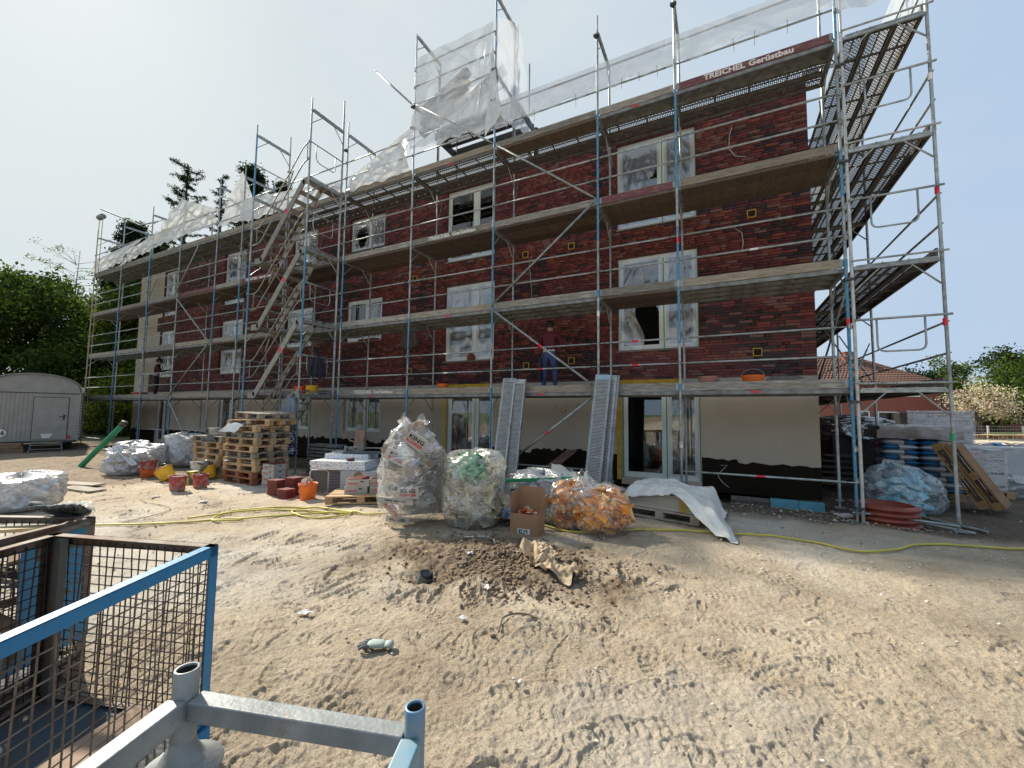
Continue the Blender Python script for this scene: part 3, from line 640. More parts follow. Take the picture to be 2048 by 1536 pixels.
letters={(0,3):(-1.31,wtx,.150),(3,2):(-7.94,wtx,.125),(4,1):(-10.46,wtx2,.115),(3,1):(-7.9,mat('very_faded_paint',(.31,.3,.28),.85),.12),(4,0):(-10.47,wtx,.115),(6,2):(-15.95,wtx,.125)}
for l in range(4):
    for i in range(12):
        m=woodg()
        if (i,l) in ((0,3),(1,2),(6,2),(8,2)): m=woodR
        if (i,l)==(0,2) or rr.random()<.3: m=wood() if m is woodg() else m
        o=toe(PX[i],PX[i+1],DZ[l]+.005,m)
        if (i,l) in letters:
            cx,tm,s=letters[(i,l)]; text(o,'TREICHEL',s,(cx-.39-PX[i+1],-.0165,.075),tm,bold=.005,fit=.70); text(o,'Gerüstbau',s,(cx+.37-PX[i+1],-.0165,.072),tm,bold=.005,fit=.70)
        # light steel edge of the deck with a small red maker's sticker
        if DK[l][i]!='wood' and (i+l)%2==0 and i<9:
            s=MB(); s.box((0,0,0),(.16,.0015,.03)); inst(s.mesh('sticker',grst if (i,l)==(2,1) else redst),'sticker',o,((PX[i]-PX[i+1])*.45,.0,-.055)).location.y=-.012
# second pole at the corner and couplers
b=MB(); b.tube([(.07,-.02,.0),(.07,-.02,12)],.0242,10); b.obj('corner_pole',mat('white_worn_tube',(.50,.51,.49),.5,.3,(.33,.35,.34),9,(.45,.7)),scaf)
b=MB()
for z in (.22,1.9,3.9,5.9,7.6,8.9):
    for x in (0,.07): b.tube([(x,-.02,z-.022),(x,-.02,z+.022)],.036,10); b.box((x-.02,-.085,z-.012),(x+.015,-.055,z+.012))
    b.box((.02,-.06,z-.02),(.05,.0,z+.02))
b.obj('coupler',mat('dark_coupler',(.09,.095,.095),.5,.5),scaf)
b=MB()
for (x,z) in ((-6.7,10.1),(-6.7,9.3),(-4.14,9.9),(-2.57,9.9),(-9.24,10.0),(-9.24,9.4),(-11.81,4.4),(-11.81,9.5),(-14.42,9.5)):
    b.tube([(x,-.05,z-.03),(x,-.05,z+.03)],.04,8); b.box((x-.06,-.11,z-.02),(x+.06,-.05,z+.02))
b.obj('coupler',MATS['dark_coupler'],scaf)
# second pole beside the tower
b=MB(); b.tube([(-11.94,-.08,.1),(-11.94,-.08,11.1)],.0242,10); b.obj('upright_pole',galv(),scaf)
# wall-side tie brackets under the first deck (inner consoles)
for x in PX[:12]:
    b=MB(); b.tube([(x,FD-.02,6.9),(x,FD+.24,7.95)],.012,6); b.obj('wall_tie',galvd(),scaf)

# ---------------------------------------------------------------- return scaffold round the right corner
side=thing('gable_scaffold',(.62,6,0),'galvanised scaffold with perforated steel decks running back along the right gable','scaffold')
SY=[0,3.4,6.47,9.54,12.6]
for j,y in enumerate(SY):
    for l in range(5):
        z=.14 if l==0 else DZ[l-1]; h=1.98 if l==0 else 2.0
        frame(.075+.0,z,side,h=h,base=l==0,col=('b' if j==1 and l<3 else 'g','g'),rot=Rz(-PI/2),y=y if j else 0.0,top=True)
for l in range(4):
    for j in range(4):
        for k in range(3): inst(plankmesh('perf',SY[j+1]-SY[j]-.02,.335),'deck_plank',side,(.075+.2+k*.345-.62,SY[j]+.01-6,DZ[l]-.005))
        for h in (.52,1.0): rail(0,0,0,parent=side,p0=(1.2,SY[j]+.03,DZ[l]+h),p1=(1.2,SY[j+1]-.03,DZ[l]+h))
        b=MB(); b.box((1.115,SY[j]+.05,DZ[l]),(1.145,SY[j+1]-.04,DZ[l]+.15)); b.obj('toe_board',woodg() if l else wood(),side)
    # end guard: top rail, hanging bow, transom tube and clip plates
    z=DZ[l]; b=MB(); b.tube([(.06,-.06,z+.07),(1.23,-.06,z+.07)],.016,8); b.obj('end_rail',galv(),side)
    b=MB()
    b.tube([(.06,-.065,z+1.09),(1.22,-.065,z+1.09)],.0185,8)
    pts=[(.34,-.065,z+1.08),(.34,-.065,z+.66)]+[(.34+.09*(1-math.cos(a)),-.065,z+.66-.09*math.sin(a)) for a in (.5,1.0,1.57)]+[(.82,-.065,z+.57)]+[(.82+.09*math.sin(a),-.065,z+.66-.09*math.cos(a)) for a in (.5,1.0,1.57)]+[(.91,-.065,z+1.08)]
    b.tube(pts,.0145,8); b.obj('end_guard',galv(),side,True)
b=MB(); b.tube([(.08,-.05,.16),(1.15,-.05,.1)],.0185,8); b.obj('base_ledger',galv(),side)
rail(0,0,0,parent=side,p0=(1.2,3.4,2.3),p1=(1.2,6.47,4.0),name='diagonal_brace'); rail(0,0,0,parent=side,p0=(.1,3.3,4.0),p1=(1.1,3.45,2.2),name='diagonal_brace')
rail(0,0,0,parent=side,p0=(.08,0.1,4.0),p1=(.08,3.3,2.3),name='diagonal_brace')
for (x,y,z,m) in ((1.157,0,3.05,redst),(1.157,0,5.1,redst),(1.157,0,1.33,MATS['green_sticker']),(0,0,3.15,redst),(-2.57,0,5.0,redst),(1.157,3.4,1.0,redst),(-6.7,0,8.8,redst),(-4.14,0,3.7,whst),(-2.57,0,1.05,whst),(1.157,0,6.95,whst)):
    b=MB(); b.tube([(x,y,z),(x,y,z+.11)],.0285,10); b.obj('sticker',m,side if x>0 else scaf)
rail(0,0,0,parent=side,p0=(.62,3.3,2.1),p1=(1.1,3.35,3.3),name='diagonal_brace')
# further scaffold bits behind the gable
far=thing('rear_scaffold',(1.2,15,0),'distant scaffold frames seen behind the gable through the corner gap','scaffold')
for x in (-.1,.5,1.15): 
    for l in range(2): frame(x,.14+2*l,far,h=2.0,base=l==0,y=14.2)
for z in (1.0,1.6,2.2,2.7,3.3): rail(0,0,0,parent=far,p0=(-.5,14.1,z),p1=(2.0,14.1,z))

# ---------------------------------------------------------------- stair tower
tow=thing('stair_tower',(-13.1,-.6,0),'scaffold stair tower with four aluminium flights standing in front of the long scaffold','stair tower')
TX=(-14.42,-11.92); TYf=-1.17
for xi,x in enumerate(TX):
    for l in range(5):
        z=.14 if l==0 else DZ[l-1]
        c='b' if (xi==1 and l in (1,2)) or (xi==0 and l in (0,2,4)) else 'g'
        frame(x,z,tow,h=1.98 if l==0 else 2.0,base=l==0,col=(c,'g'),y=TYf,low=.5 if l==1 else None)
b=MB(); 
for x in TX: b.tube([(x,TYf,10.1),(x,TYf,10.42)],.018,8); b.tube([(x,-.08,10.1),(x,-.08,10.7)],.018,8)
b.obj('spigot',galv(),tow)
alu=mat('dull_aluminium_stair',(.30,.285,.25),.55,.4,(.20,.19,.165),8,(.35,.7),rand=.1)
def flight(z0,parent=tow):
    xa,xb=-13.98,-12.22; H=2.0
    root=None
    for k,y in enumerate((-1.10,-.55)):
        s=MB(); d=Vector((xb-xa,0,H)).normalized(); nrm=Vector((-d.z,0,d.x))
        for (p,q) in (((xa-.28,0,z0-.02),(xa,0,z0-.02)),((xa,0,z0-.02),(xb,0,z0+H-.02)),((xb,0,z0+H-.02),(xb+.25,0,z0+H-.02))):
            p=Vector(p);q=Vector(q); dd=(q-p).normalized(); n2=Vector((-dd.z,0,dd.x)); w=.085
            vs=[]
            for yy in (y-.018,y+.018):
                for pt,sg in ((p,-1),(q,-1),(q,1),(p,1)): v=pt+n2*w*sg+dd*(.03 if pt is q else -.03)*1; vs.append((v.x,yy,v.z))
            s.add(vs,((0,1,2,3),(7,6,5,4),(0,4,5,1),(1,5,6,2),(2,6,7,3),(3,7,4,0)))
        s.obj('stringer',alu,parent)
        if k==0:
            m=MB(); c=Vector((xa+.62*(xb-xa),y-.0195,z0+.62*H)); pts=[c-nrm*.06-d*.06,c-nrm*.06+d*.06,c+nrm*.06+d*.06,c+nrm*.06-d*.06]; m.add(pts,[(0,1,2,3)]); m.obj('sticker',redst,parent)
    for i in range(1,9):
        t=i/9; x=xa+(xb-xa)*t; z=z0+H*t; m=MB(); m.box((x-.11,-1.08,z-.045),(x+.09,-.57,z-.01)); m.obj('tread',alu,parent)
    m=MB(); m.box((xa-.42,-1.08,z0-.05),(xa-.02,-.1,z0)); m.obj('landing',alu,parent)
    m=MB(); m.box((xb+.0,-1.08,z0+H-.05),(xb+.3,-.1,z0+H)); m.obj('landing',alu,parent)
    for y in (-1.14,):
        for hh in (.5,1.0):
            m=MB(); m.tube([(-14.38,y,z0+hh-.02),(xa-.12,y,z0+hh),(xa+.02,y,z0+hh+.1),(xb-.05,y,z0+H+hh-.06),(xb+.1,y,z0+H+hh+.03),(-11.96,y,z0+H+hh+.05)],.017,8); m.obj('handrail',alu,parent,True)
        m=MB()
        for xx in (xa-.22,): m.tube([(xx,y,z0+.5),(xx,y,z0+1.0)],.014,6)
        for xx in (xb+.15,): m.tube([(xx,y,z0+H+.55),(xx,y,z0+H+1.05)],.014,6)
        for t in (.3,.7):
            x=xa+(xb-xa)*t; m.tube([(x-.05,y,z0+H*t+.62),(x+.1,y,z0+H*t+.98)],.02,6)
        m.obj('handrail_strut',alu,parent)
for z in (0.12,2.12,4.12,6.12): flight(z)
for l in range(1,5):
    z=DZ[l-1]; b=MB(); x=-11.95; b.tube([(x,TYf,z+1.05),(x,-.1,z+1.05)],.0165,8)
    if l!=4 or True:
        pts=[(x,-.95,z+1.05),(x,-.95,z+.68),(x,-.90,z+.59),(x,-.82,z+.56),(x,-.38,z+.56),(x,-.32,z+.6),(x,-.30,z+.68),(x,-.30,z+1.05)]; b.tube(pts,.013,8)
    b.obj('end_guard',galv(),tow,True)
    b=MB(); b.tube([(-11.95,TYf,z+.06),(-11.95,-.1,z+.06)],.013,6); b.obj('end_rail',galv(),tow)
    x=-14.38; b=MB(); b.tube([(x,TYf,z+1.0),(x,-.1,z+1.0)],.0165,8); b.obj('end_guard',galv(),tow)
# rope hoist on the left end
b=MB(); b.tube([(-27.4,-.5,10.9),(-25.6,.3,10.1),(-23.7,.2,9.85)],.03,8); b.tube([(-27.5,-.5,10.5),(-27.1,-.5,10.5)],.12,10)
o=b.obj('rope_hoist',galvd(),None,off=(-25.6,.2,9.7)); tag(o,'swivel hoist arm fixed at the far left top of the long scaffold','hoist')
for dx in (0,.35):
    b=MB(); b.tube([(-27.45+dx,-.5,10.4),(-27.5+dx,-.5,5),(-27.5+dx,-.5,1.2)],.014,5); o=b.obj('hoist_rope',mat('tan_rope',(.35,.28,.15),.9),None,off=(-27.5+dx,-.5,1.2)); tag(o,'tan rope hanging from the hoist, the %s of the pair'%('left one' if dx==0 else 'right one'),'rope')

# ================================================================ PLASTIC SHEETS ON THE SCAFFOLD
sheet=film('milky_scaffold_sheet',(.66,.69,.71),.40,.3,2.5,.25,(1,1,1),.12,cw=.10,cd=.12)
sheetw=film('white_scaffold_sheet',(.70,.71,.70),.18,.35,3,.6,(1,1,1),.15)
def filmsheet(name,c,lab,nu=60,nv=22,amp=.05,seed=0,m=None,fold=0,sag=0,cat='plastic sheet',starpt=None,group=None):
    c=[Vector(p) for p in c]; nrm=(c[1]-c[0]).cross(c[3]-c[0]).normalized()
    U,Vv=np.meshgrid(np.linspace(0,1,nu),np.linspace(0,1,nv),indexing='ij'); Lx=(c[1]-c[0]).length; Lz=(c[3]-c[0]).length
    e=np.clip(np.minimum(Vv,1-Vv)*5,0.15,1)
    D=amp*e*(1.4*fbm(U*Lx*1.1+seed,Vv*Lz*1.3,seed,3)+.5*(.25-np.abs(fbm(U*Lx*2.2+Vv*3,Vv*Lz*1.2+U*2,seed+5,3)))*2)
    if fold: D+=fold*np.sin(U*Lx*9+2.5*np.sin(Vv*4+seed))*e
    if starpt:
        su,sv=starpt; a=np.arctan2((Vv-sv)*Lz,(U-su)*Lx); r=np.hypot((Vv-sv)*Lz,(U-su)*Lx); D+=.05*np.sin(a*11)*np.exp(-r/1.1)*np.clip(r*3,0,1)
    P=[]
    for i in range(nu):
        row=[]
        for j in range(nv):
            u,v=U[i,j],Vv[i,j]; p=(c[0]*(1-u)+c[1]*u)*(1-v)+(c[3]*(1-u)+c[2]*u)*v+nrm*D[i,j]
            p.z-=sag*math.sin(u*PI)*(v if sag>0 else 1-v); p.z+=.03*(v<.02)*math.sin(u*Lx*5+seed)+.04*(v<.02)*math.sin(u*Lx*11)
            row.append(p)
        P.append(row)
    b=MB(); b.grid(P); o=b.obj(name,m or sheet,None,True,off=c[0]); tag(o,lab,cat,group); return o
yy=-.07
for n,(a,b_) in enumerate(((-2.57,.0),(-4.14,-2.6),(-6.68,-4.17))):
    filmsheet('plastic_sheet',[(a,yy,8.64-(.03*n)),(b_,yy,8.64),(b_,yy,9.22),(a,yy,9.22)],['milky plastic strip between the top rails directly left of the right corner post','short milky plastic strip between the top rails, second bay from the right corner','milky plastic strip between the top rails just right of the tall sheeted box'][n],amp=.035,seed=3+n,nv=12)
for n,(a,b_) in enumerate(((-2.57,.0),(-4.14,-2.6),(-6.68,-4.17))): pass
filmsheet('plastic_sheet',[(.02,-.08,8.5),(1.24,.0,8.62),(1.24,.1,9.9),(.02,.0,9.9)],'milky plastic sheet across the end of the scaffold top at the right corner',amp=.04,seed=9)
filmsheet('plastic_sheet',[(1.22,.1,8.45),(1.22,9.4,8.5),(1.22,9.4,9.9),(1.22,.1,9.7)],'long milky sheet on the outer rails of the gable scaffold top',amp=.05,seed=12)
filmsheet('plastic_sheet',[(-9.26,yy,9.25),(-6.72,yy,9.05),(-6.72,yy,11.40),(-9.20,yy,11.38)],'large milky sheet closing the front of the tall box above the roof',nu=80,nv=70,amp=.035,seed=21,starpt=(.86,.42),fold=.012)
filmsheet('plastic_sheet',[(-9.28,yy-.03,8.75),(-6.75,yy-.03,8.6),(-6.72,yy-.03,9.75),(-9.26,yy-.03,9.75)],'crumpled lower skirt of the tall sheeted box, tied to the rails',nu=70,nv=30,amp=.06,seed=25,fold=.01)
filmsheet('plastic_sheet',[(-6.66,-.04,9.0),(-6.62,2.1,9.6),(-6.62,1.1,12.35),(-6.66,-.04,11.5)],'milky sheet on the right flank of the tall box above the roof',nu=40,nv=50,amp=.07,seed=31,fold=.015)
filmsheet('plastic_sheet',[(-11.82,yy,8.18),(-9.3,yy,8.18),(-9.28,yy,9.45),(-11.5,yy,8.62)],'bulging white sheet left of the tall sheeted box, tied over the rail',nu=60,nv=40,amp=.13,seed=41,m=sheetw,fold=.03)
filmsheet('plastic_sheet',[(-17.0,yy,8.3),(-12.1,.1,8.35),(-12.1,.1,8.75),(-17.0,yy,9.15)],'slack white sheet behind the stair tower top',nu=60,nv=20,amp=.09,seed=45,m=sheetw,fold=.02)
filmsheet('plastic_sheet',[(-18.5,yy,8.45),(-16.6,.1,8.5),(-16.7,.15,9.2),(-17.05,yy,10.25)],'pointed white sheet draped from a tall post left of the stair tower',nu=40,nv=30,amp=.08,seed=48,m=sheetw)
filmsheet('plastic_sheet',[(-23.6,yy,8.5),(-18.6,yy,8.6),(-18.4,yy,9.1),(-21.2,yy,10.15)],'wide white sheet peaked over the third bay from the stair tower',nu=60,nv=30,amp=.13,seed=51,m=sheetw,fold=.02)
filmsheet('plastic_sheet',[(-26.3,yy,8.15),(-22.9,yy,8.5),(-21.3,yy,9.35),(-25.6,yy,8.75)],'twisted white sheet tied between two posts near the left end',nu=60,nv=26,amp=.12,seed=55,m=sheetw,fold=.02)
filmsheet('plastic_sheet',[(-29.1,yy,8.2),(-26.2,yy,8.3),(-24.3,yy,9.1),(-29.0,yy,8.85)],'white sheet at the far left end of the scaffold top',nu=60,nv=22,amp=.11,seed=58,m=sheetw,fold=.02)
b=MB(); 
filmsheet('plastic_sheet',[(-6.9,yy-.06,8.4),(-6.4,yy-.06,8.9),(-6.55,yy-.03,9.3),(-6.74,yy-.03,10.9)],'twisted sheeting end tied round the post right of the tall box',nu=14,nv=40,amp=.05,seed=61,m=sheetw)
# cable ties hanging from the top strip
for i,x in enumerate((-1.55,-2.9,-3.25,-3.6,-4.6,-5.6,-5.9,-1.2,-.7,-6.3)):
    b=MB(); l=.12+.12*rng.random(); b.tube([(x,-.1,8.68),(x+.01,-.14,8.66),(x+.03*rng.random(),-.12,8.6-l)],.0035,4); o=b.obj('cable_tie',mat('black_tie',(.02,.02,.02),.5),None,off=(x,-.1,8.68)); tag(o,'thin black cable tie hanging from the lower edge of the plastic strip','cable tie','cable ties on the top strip')
# inner raised platform and boards inside the sheeted box
pf=thing('raised_platform',(-8.0,1.6,10.1),'dark perforated steel platform under the tall sheeted box','platform')
for k in range(2): inst(plankmesh('perf',2.7,.38),'deck_plank',pf,(1.35,-.3+k*.4,0),Rz(PI/2))
b=MB(); b.box((-9.4,1.1,9.82),(-6.6,1.14,10.02)); b.box((-9.4,2.1,9.9),(-6.6,2.14,10.1)); b.box((-6.64,1.14,9.82),(-6.6,2.1,10.06)); b.box((-9.4,1.14,9.82),(-9.36,2.1,10.06)); b.obj('platform_frame',mat('dark_steel',(.06,.06,.062),.6,.3),pf)
for p,q in (((-9.3,1.1,8.6),(-9.3,1.1,12)),((-6.75,1.1,8.6),(-6.75,1.1,12.4)),((-9.3,2.1,8.6),(-9.3,2.1,11.6)),((-6.75,2.1,8.6),(-6.75,2.1,12))): b=MB(); b.tube([p,q],.024,8); b.obj('platform_post',galvd(),pf)
fb=thing('board_stack',(-9.3,1.3,11.1),'slanting stack of brown boards behind the milky sheet of the tall box','boards')
for k in range(8):
    b=MB(); b.box((-.85,-.12,-.05),(.85,.12,.05)); lobj(b,'board',woodu(),fb,loc=(.05*k*.3,.1*(k%2),-.45+.13*k),rot=Ry(-.42+.03*(k%3)))
b=MB(); b.box((-.6,0,0),(.6,.05,.35)); o=lobj(b,'plastic_board',mat('grey_sheet_panel',(.33,.34,.35),.6),None,loc=(-7.6,1.25,10.95),rot=Ry(-.4)); tag(o,'grey panel leaning inside the tall sheeted box right of the brown boards','panel')
for i,(x0,x1) in enumerate(((-9.24,-6.7),)):
    for z in (10.6,11.15): rail(x0,x1,z)
rail(-9.24,-6.7,10.07)
# ================================================================ YARD OBJECTS
def pallet(name,label,x,y,z,rz=0,m=None,group=None,R=None,parts=True,stuffm=None,cat='pallet',miss=()):
    t=thing(name,(x,y,z),label,cat,group,rz)
    if R is not None: t.rotation_euler=R
    m=m or fresh(); k=('pal',m.name)
    if k not in PL:
        d={}
        for n,s in (('top',(1.2,.12,.022)),('cross',(.12,.8,.022)),('block',(.13,.12,.078)),('bot',(1.2,.1,.022))):
            b=MB(); b.box([-v/2 for v in s],[v/2 for v in s]); d[n]=b.mesh('board' if n!='block' else 'block',m)
        PL[k]=d
    d=PL[k]
    for i,yy in enumerate((-.34,-.17,0,.17,.34)):
        if i in miss: continue
        inst(d['top'],'board',t,(0,yy,.133))
    for xx in (-.54,0,.54):
        inst(d['cross'],'board',t,(xx,0,.111))
        for yy in (-.34,0,.34): inst(d['block'],'block',t,(xx,yy,.061))
    for yy in (-.35,0,.35): inst(d['bot'],'board',t,(0,yy,.011))
    return t
# ---- two stacks of pallets
rp=random.Random(8)
posn=['second','third','fourth','fifth','sixth','seventh','eighth']
for k in range(9):
    lab='lowest pallet of the tall stack beside the brick cartons' if k==0 else '%s pallet from the ground in the tall pallet stack'%(posn[k-1] if k<8 else 'ninth')
    pallet('pallet',lab,-11.68+rp.uniform(-.03,.03),-2.36+rp.uniform(-.03,.03),gz(-11.7,-2.3)+.146*k,rp.uniform(-.07,.07),freshred() if k<2 else (wood() if k in (4,7) else fresh()),'pallets in the tall stack')
pallet('pallet','skewed grey pallet lying second from the top of the tall stack',-11.6,-2.3,gz(-11.7,-2.3)+.146*9,.18,fresh(),'pallets in the tall stack',R=(.02,-.02,.2))
pallet('pallet','darkest topmost pallet tilted across the tall stack',-11.7,-2.2,gz(-11.7,-2.3)+.146*10+.01,.1,wood(),'pallets in the tall stack',R=(.03,.03,-.12))
for k in range(7):
    lab='lowest pallet of the shorter stack left of the tall one' if k==0 else '%s pallet from the ground in the shorter left stack'%posn[k-1]
    pallet('pallet',lab,-13.35+rp.uniform(-.04,.04),-2.2+rp.uniform(-.03,.03),gz(-13,-2)+.146*k,rp.uniform(-.09,.09),wood() if k in (1,6) else fresh(),'pallets in the shorter stack')
for k in range(26):
    lv=rp.randint(2,9); sx=rp.choice((0,1)); w_=rp.uniform(.06,.16); b=MB(); b.grid([[(w_*(u-1)+.01*rp.random(),.05*(v-1),.03*rp.random()) for v in range(3)] for u in range(3)])
    loc=(-12.3+rp.uniform(.1,1.1),-2.74+rp.uniform(-.01,.06),gz(-11.7,-2.3)+.146*lv+.05) if sx else (-11.09+rp.uniform(-.06,.01),-2.7+rp.uniform(0,.7),gz(-11.7,-2.3)+.146*lv+.05)
    o=lobj(b,'foil_scrap',(mat('white_paper_scrap',(.6,.6,.58),.8),mat('dark_rag',(.05,.05,.055),.9),mat('red_scrap',(.25,.05,.04),.8))[k%3],None,loc=loc,rot=Rz(rp.random()*3)); tag(o,'small %s stuck in the gaps of the tall pallet stack'%['white foil scrap','dark rag','red scrap'][k%3],'scrap','%s in the tall pallet stack'%['white scraps','dark rags','red scraps'][k%3])
for (x,y,z,m_,lab,rz) in ((-11.9,-2.72,1.36,'grey_rag','grey rag hanging over the front of the tall pallet stack',.2),(-12.9,-2.3,1.08,'black_rag','black rag and straps lying across the shorter pallet stack',.5)):
    b=MB(); P=[[(.16*u+.02*math.sin(v*3),-.05*v-.02*math.sin(u*4+v),(.02 if v<2 else -.045*(v-2))+.02*math.sin(u*3+v*2)) for v in range(7)] for u in range(-3 if m_=='black_rag' else -1,3)]; b.grid(P); o=lobj(b,'cloth_rag',mat(m_,(.25,.28,.30) if m_=='grey_rag' else (.02,.02,.022),.95),None,True,loc=(x,y,z+gz(x,y)),rot=Rz(rz)); tag(o,lab,'rag')
# ---- buckets and tubs
def bucket(name,label,x,y,z,r,h,col,handle=True,oval=1,rim=True,fill=None,tilt=None,logo=None,cat='bucket',group=None,hdir=0,txt=None,dirty_=False):
    t=thing(name,(x,y,z),label,cat,group,0)
    m=mat('plastic_%s_%d'%(name,int(col[0]*1000)),col,.42 if not dirty_ else .8,0,tuple(c*.75 for c in col) if not dirty_ else (.33,.25,.2),8 if not dirty_ else 12,(.45,.7),.05,40)
    b=MB(); rb=r*.80
    b.lathe([(0,.004),(rb*.96,0),(rb,.01),(r*.96,h*.86),(r*.97,h*.88),(r*1.03,h*.885),(r*1.03,h*.90),(r*.98,h*.92),(r,h-.006),(r*1.06,h),(r*1.05,h+.004),(r*.95,h-.002),(r*.93,h*.8),(rb*.9,.02),(0,.02)],n=32,sy=oval)
    lobj(b,'shell',m,t,True)
    if handle:
        b=MB(); pts=[(r*1.03*math.cos(a),0,h*.93+ (r*1.05*math.sin(a))*(.75 if hdir==0 else -.35)) for a in np.linspace(0,PI,13)]
        if hdir: pts=[(p[0],-r*.45*math.sin(a)-r*.1,p[2]) for p,a in zip(pts,np.linspace(0,PI,13))]
        b.tube(pts,.004,5); lobj(b,'handle',mat('wire_handle',(.35,.35,.35),.4,.7),t,True)
    if fill:
        b=MB(); n=20; rs2=random.Random(int(x*100)); ring=[(r*.9*math.cos(2*PI*i/n),r*.9*oval*math.sin(2*PI*i/n),h*fill+.02*rs2.random()) for i in range(n)]; b.add([(0,0,h*fill+.03)]+ring,[(0,1+i,1+(i+1)%n) for i in range(n)]); lobj(b,'filling',smear,t)
    if txt: text(t,txt[0],txt[1],(txt[2],-math.sqrt(max(.0001,(r*.93*oval)**2-txt[2]**2*oval**2))-.008,h*txt[3]),mat(*txt[4]),bold=.003)
    if logo:
        b=MB(); a0=-PI/2+logo[0]; rr2=r*.925
        for (s,e,mm,za,zb) in ((-.16,.16,0,.48,.66),(-.10,.08,1,.52,.62)):
            g=[[((rr2+.002+mm*.001)*math.cos(a0+u),(rr2+.002+mm*.001)*oval*math.sin(a0+u),h*z) for z in (za,zb)] for u in np.linspace(s,e,4)]; b.grid(g,mm)
        lobj(b,'print',[mat('print_white',(.7,.7,.7),.6),mat('print_grey',(.22,.22,.25),.6)],t)
    if tilt: t.rotation_euler=tilt
    return t
OR=(.80,.17,.02); YE=(.78,.45,.02); RD=(.36,.05,.05)
bucket('bucket','big orange bucket on the sand in front of the speckled foam boards',-8.88,-3.08,gz(-8.88,-3.08),.165,.30,OR,False,1,logo=(-.5,))
for k,(dx,dz,rz,m) in enumerate(((.02,.33,.4,mat('tan_card',(.36,.29,.18),.9)),(-.08,.31,-.5,mat('white_foil_scrap',(.65,.65,.63),.6)),(.09,.3,.9,mat('red_handle_plastic',(.45,.02,.03),.4)))):
    b=MB(); b.box((-.07,-.006,-.08),(.07,.006,.08)) if k<2 else b.tube([(-.05,0,-.02),(0,0,.04),(.05,0,-.02)],.014,6)
    o=lobj(b,('card_scrap','foil_scrap','bucket_lid_grip')[k],m,None,loc=(-8.88+dx,-3.08,gz(-8.88,-3.08)+dz),rot=Ry(rz)@Rz(.3*k)); tag(o,('tan card scrap sticking out of the big orange bucket','white foil scrap in the big orange bucket, left of the card','red grip in the big orange bucket, right of the card')[k],('card','foil','grip')[k])
zd=2.125
bucket('bucket','orange bucket on the first deck above the plastic covered door left of centre',-8.34,.35,zd,.155,.27,OR,False)
bucket('bucket','round orange bucket with raised wire handle on the right end of the first deck',-1.35,.35,zd,.185,.27,OR,True)
bucket('mortar_tub','pale pink mortar tub on the first deck left of the orange bucket at right',-2.1,.35,zd,.18,.27,(.42,.18,.15),False,dirty_=True,fill=.8,cat='tub')
bucket('bucket','orange red oval bucket on the first deck at the foot of the stair tower',-13.1,-.3,zd,.20,.26,(.75,.09,.02),True,.7,logo=(.3,))
bucket('bucket','yellow bucket with black lettering on the tower deck beside the orange one',-12.55,-.3,zd,.20,.27,YE,True,.8,txt=('sto',.15,.0,.42,('black_print',(.015,.015,.015),.5)))
bucket('mortar_tub','orange tub with grey rim at the far left end of the first deck',-24.6,.35,zd,.28,.26,(.5,.1,.05),False,dirty_=True,cat='tub',fill=.85)
bucket('mortar_tub','low yellow tub on the first deck near the crouching far worker',-22.1,.35,zd,.26,.18,YE,False,cat='tub')
b=MB(); b.box((-.12,-.06,0),(.12,.06,.13)); o=lobj(b,'bottle_pack',mat('white_pack',(.6,.6,.6),.6,0,(.3,.3,.33),25,(.5,.55)),None,loc=(-8.93,.3,zd)); tag(o,'small white printed pack on the first deck left of the orange bucket','pack')
b=MB(); b.lathe([(0,0),(.07,0),(.08,.11),(0,.11)],n=14); o=lobj(b,'tin',mat('clay_tin',(.3,.17,.12),.8),None,loc=(-8.70,.3,zd)); tag(o,'small clay coloured tin between the white pack and the orange bucket','tin')
for (x,y,r,h,c,lab,ov,dr) in ((-11.86,-3.84,.185,.30,RD,'dirty red tub nearest the camera, left of the pair',.8,1),(-11.98,-3.36,.175,.29,RD,'dirty red tub touching the nearest red tub on its right',.8,1)):
    bucket('mortar_tub',lab,x,y,gz(x,y),r,h,c,False,ov,cat='tub',dirty_=True,fill=.88,group='dirty red tubs')
bucket('bucket','bright yellow bucket lying among tools in front of the tall pallet stack',-12.8,-2.75,gz(-12.8,-2.8)+.02,.17,.29,YE,True,.9,tilt=(0.1,-.25,0))
bucket('bucket','yellow bucket tipped open behind the nearest red tub',-13.4,-3.3,gz(-13.4,-3.3)+.03,.19,.28,YE,True,.9,tilt=(.25,-.6,0))
bucket('bucket','orange bucket below the dark red tub in front of the white waste bags',-14.45,-3.3,gz(-14.45,-3.3),.165,.27,(.62,.13,.04),False,dirty_=False)
bucket('mortar_tub','dark red tub nested on top of the orange bucket by the white waste bags',-14.40,-3.3,gz(-14.4,-3.3)+.2,.18,.2,(.25,.03,.03),True,cat='tub',dirty_=True,tilt=(.05,-.15,0))
bucket('bucket','small grey pink bucket right of the orange and red pair',-14.05,-3.2,gz(-14,-3.2),.11,.25,(.36,.22,.19),False,dirty_=True)
bucket('bucket','tall white printed bucket with yellow rim behind the red tubs',-13.0,-2.9,gz(-13,-2.9),.17,.42,(.55,.55,.54),False,dirty_=True,txt=('sto',.09,.02,.6,('blue_grey_print',(.08,.09,.16),.6)))
bucket('bucket','small grey white bucket on top of the shorter pallet stack',-13.6,-2.3,gz(-13,-2)+1.03,.12,.17,(.5,.5,.48),False,dirty_=True)
bucket('bucket','white bucket standing on the sill inside the open window',-2.93,1.75,3.16,.15,.24,(.55,.56,.56),True)
bucket('bucket','brown and white tin on the sill at the left of the open window',-3.62,1.75,3.16,.13,.30,(.45,.36,.28),False,dirty_=True)
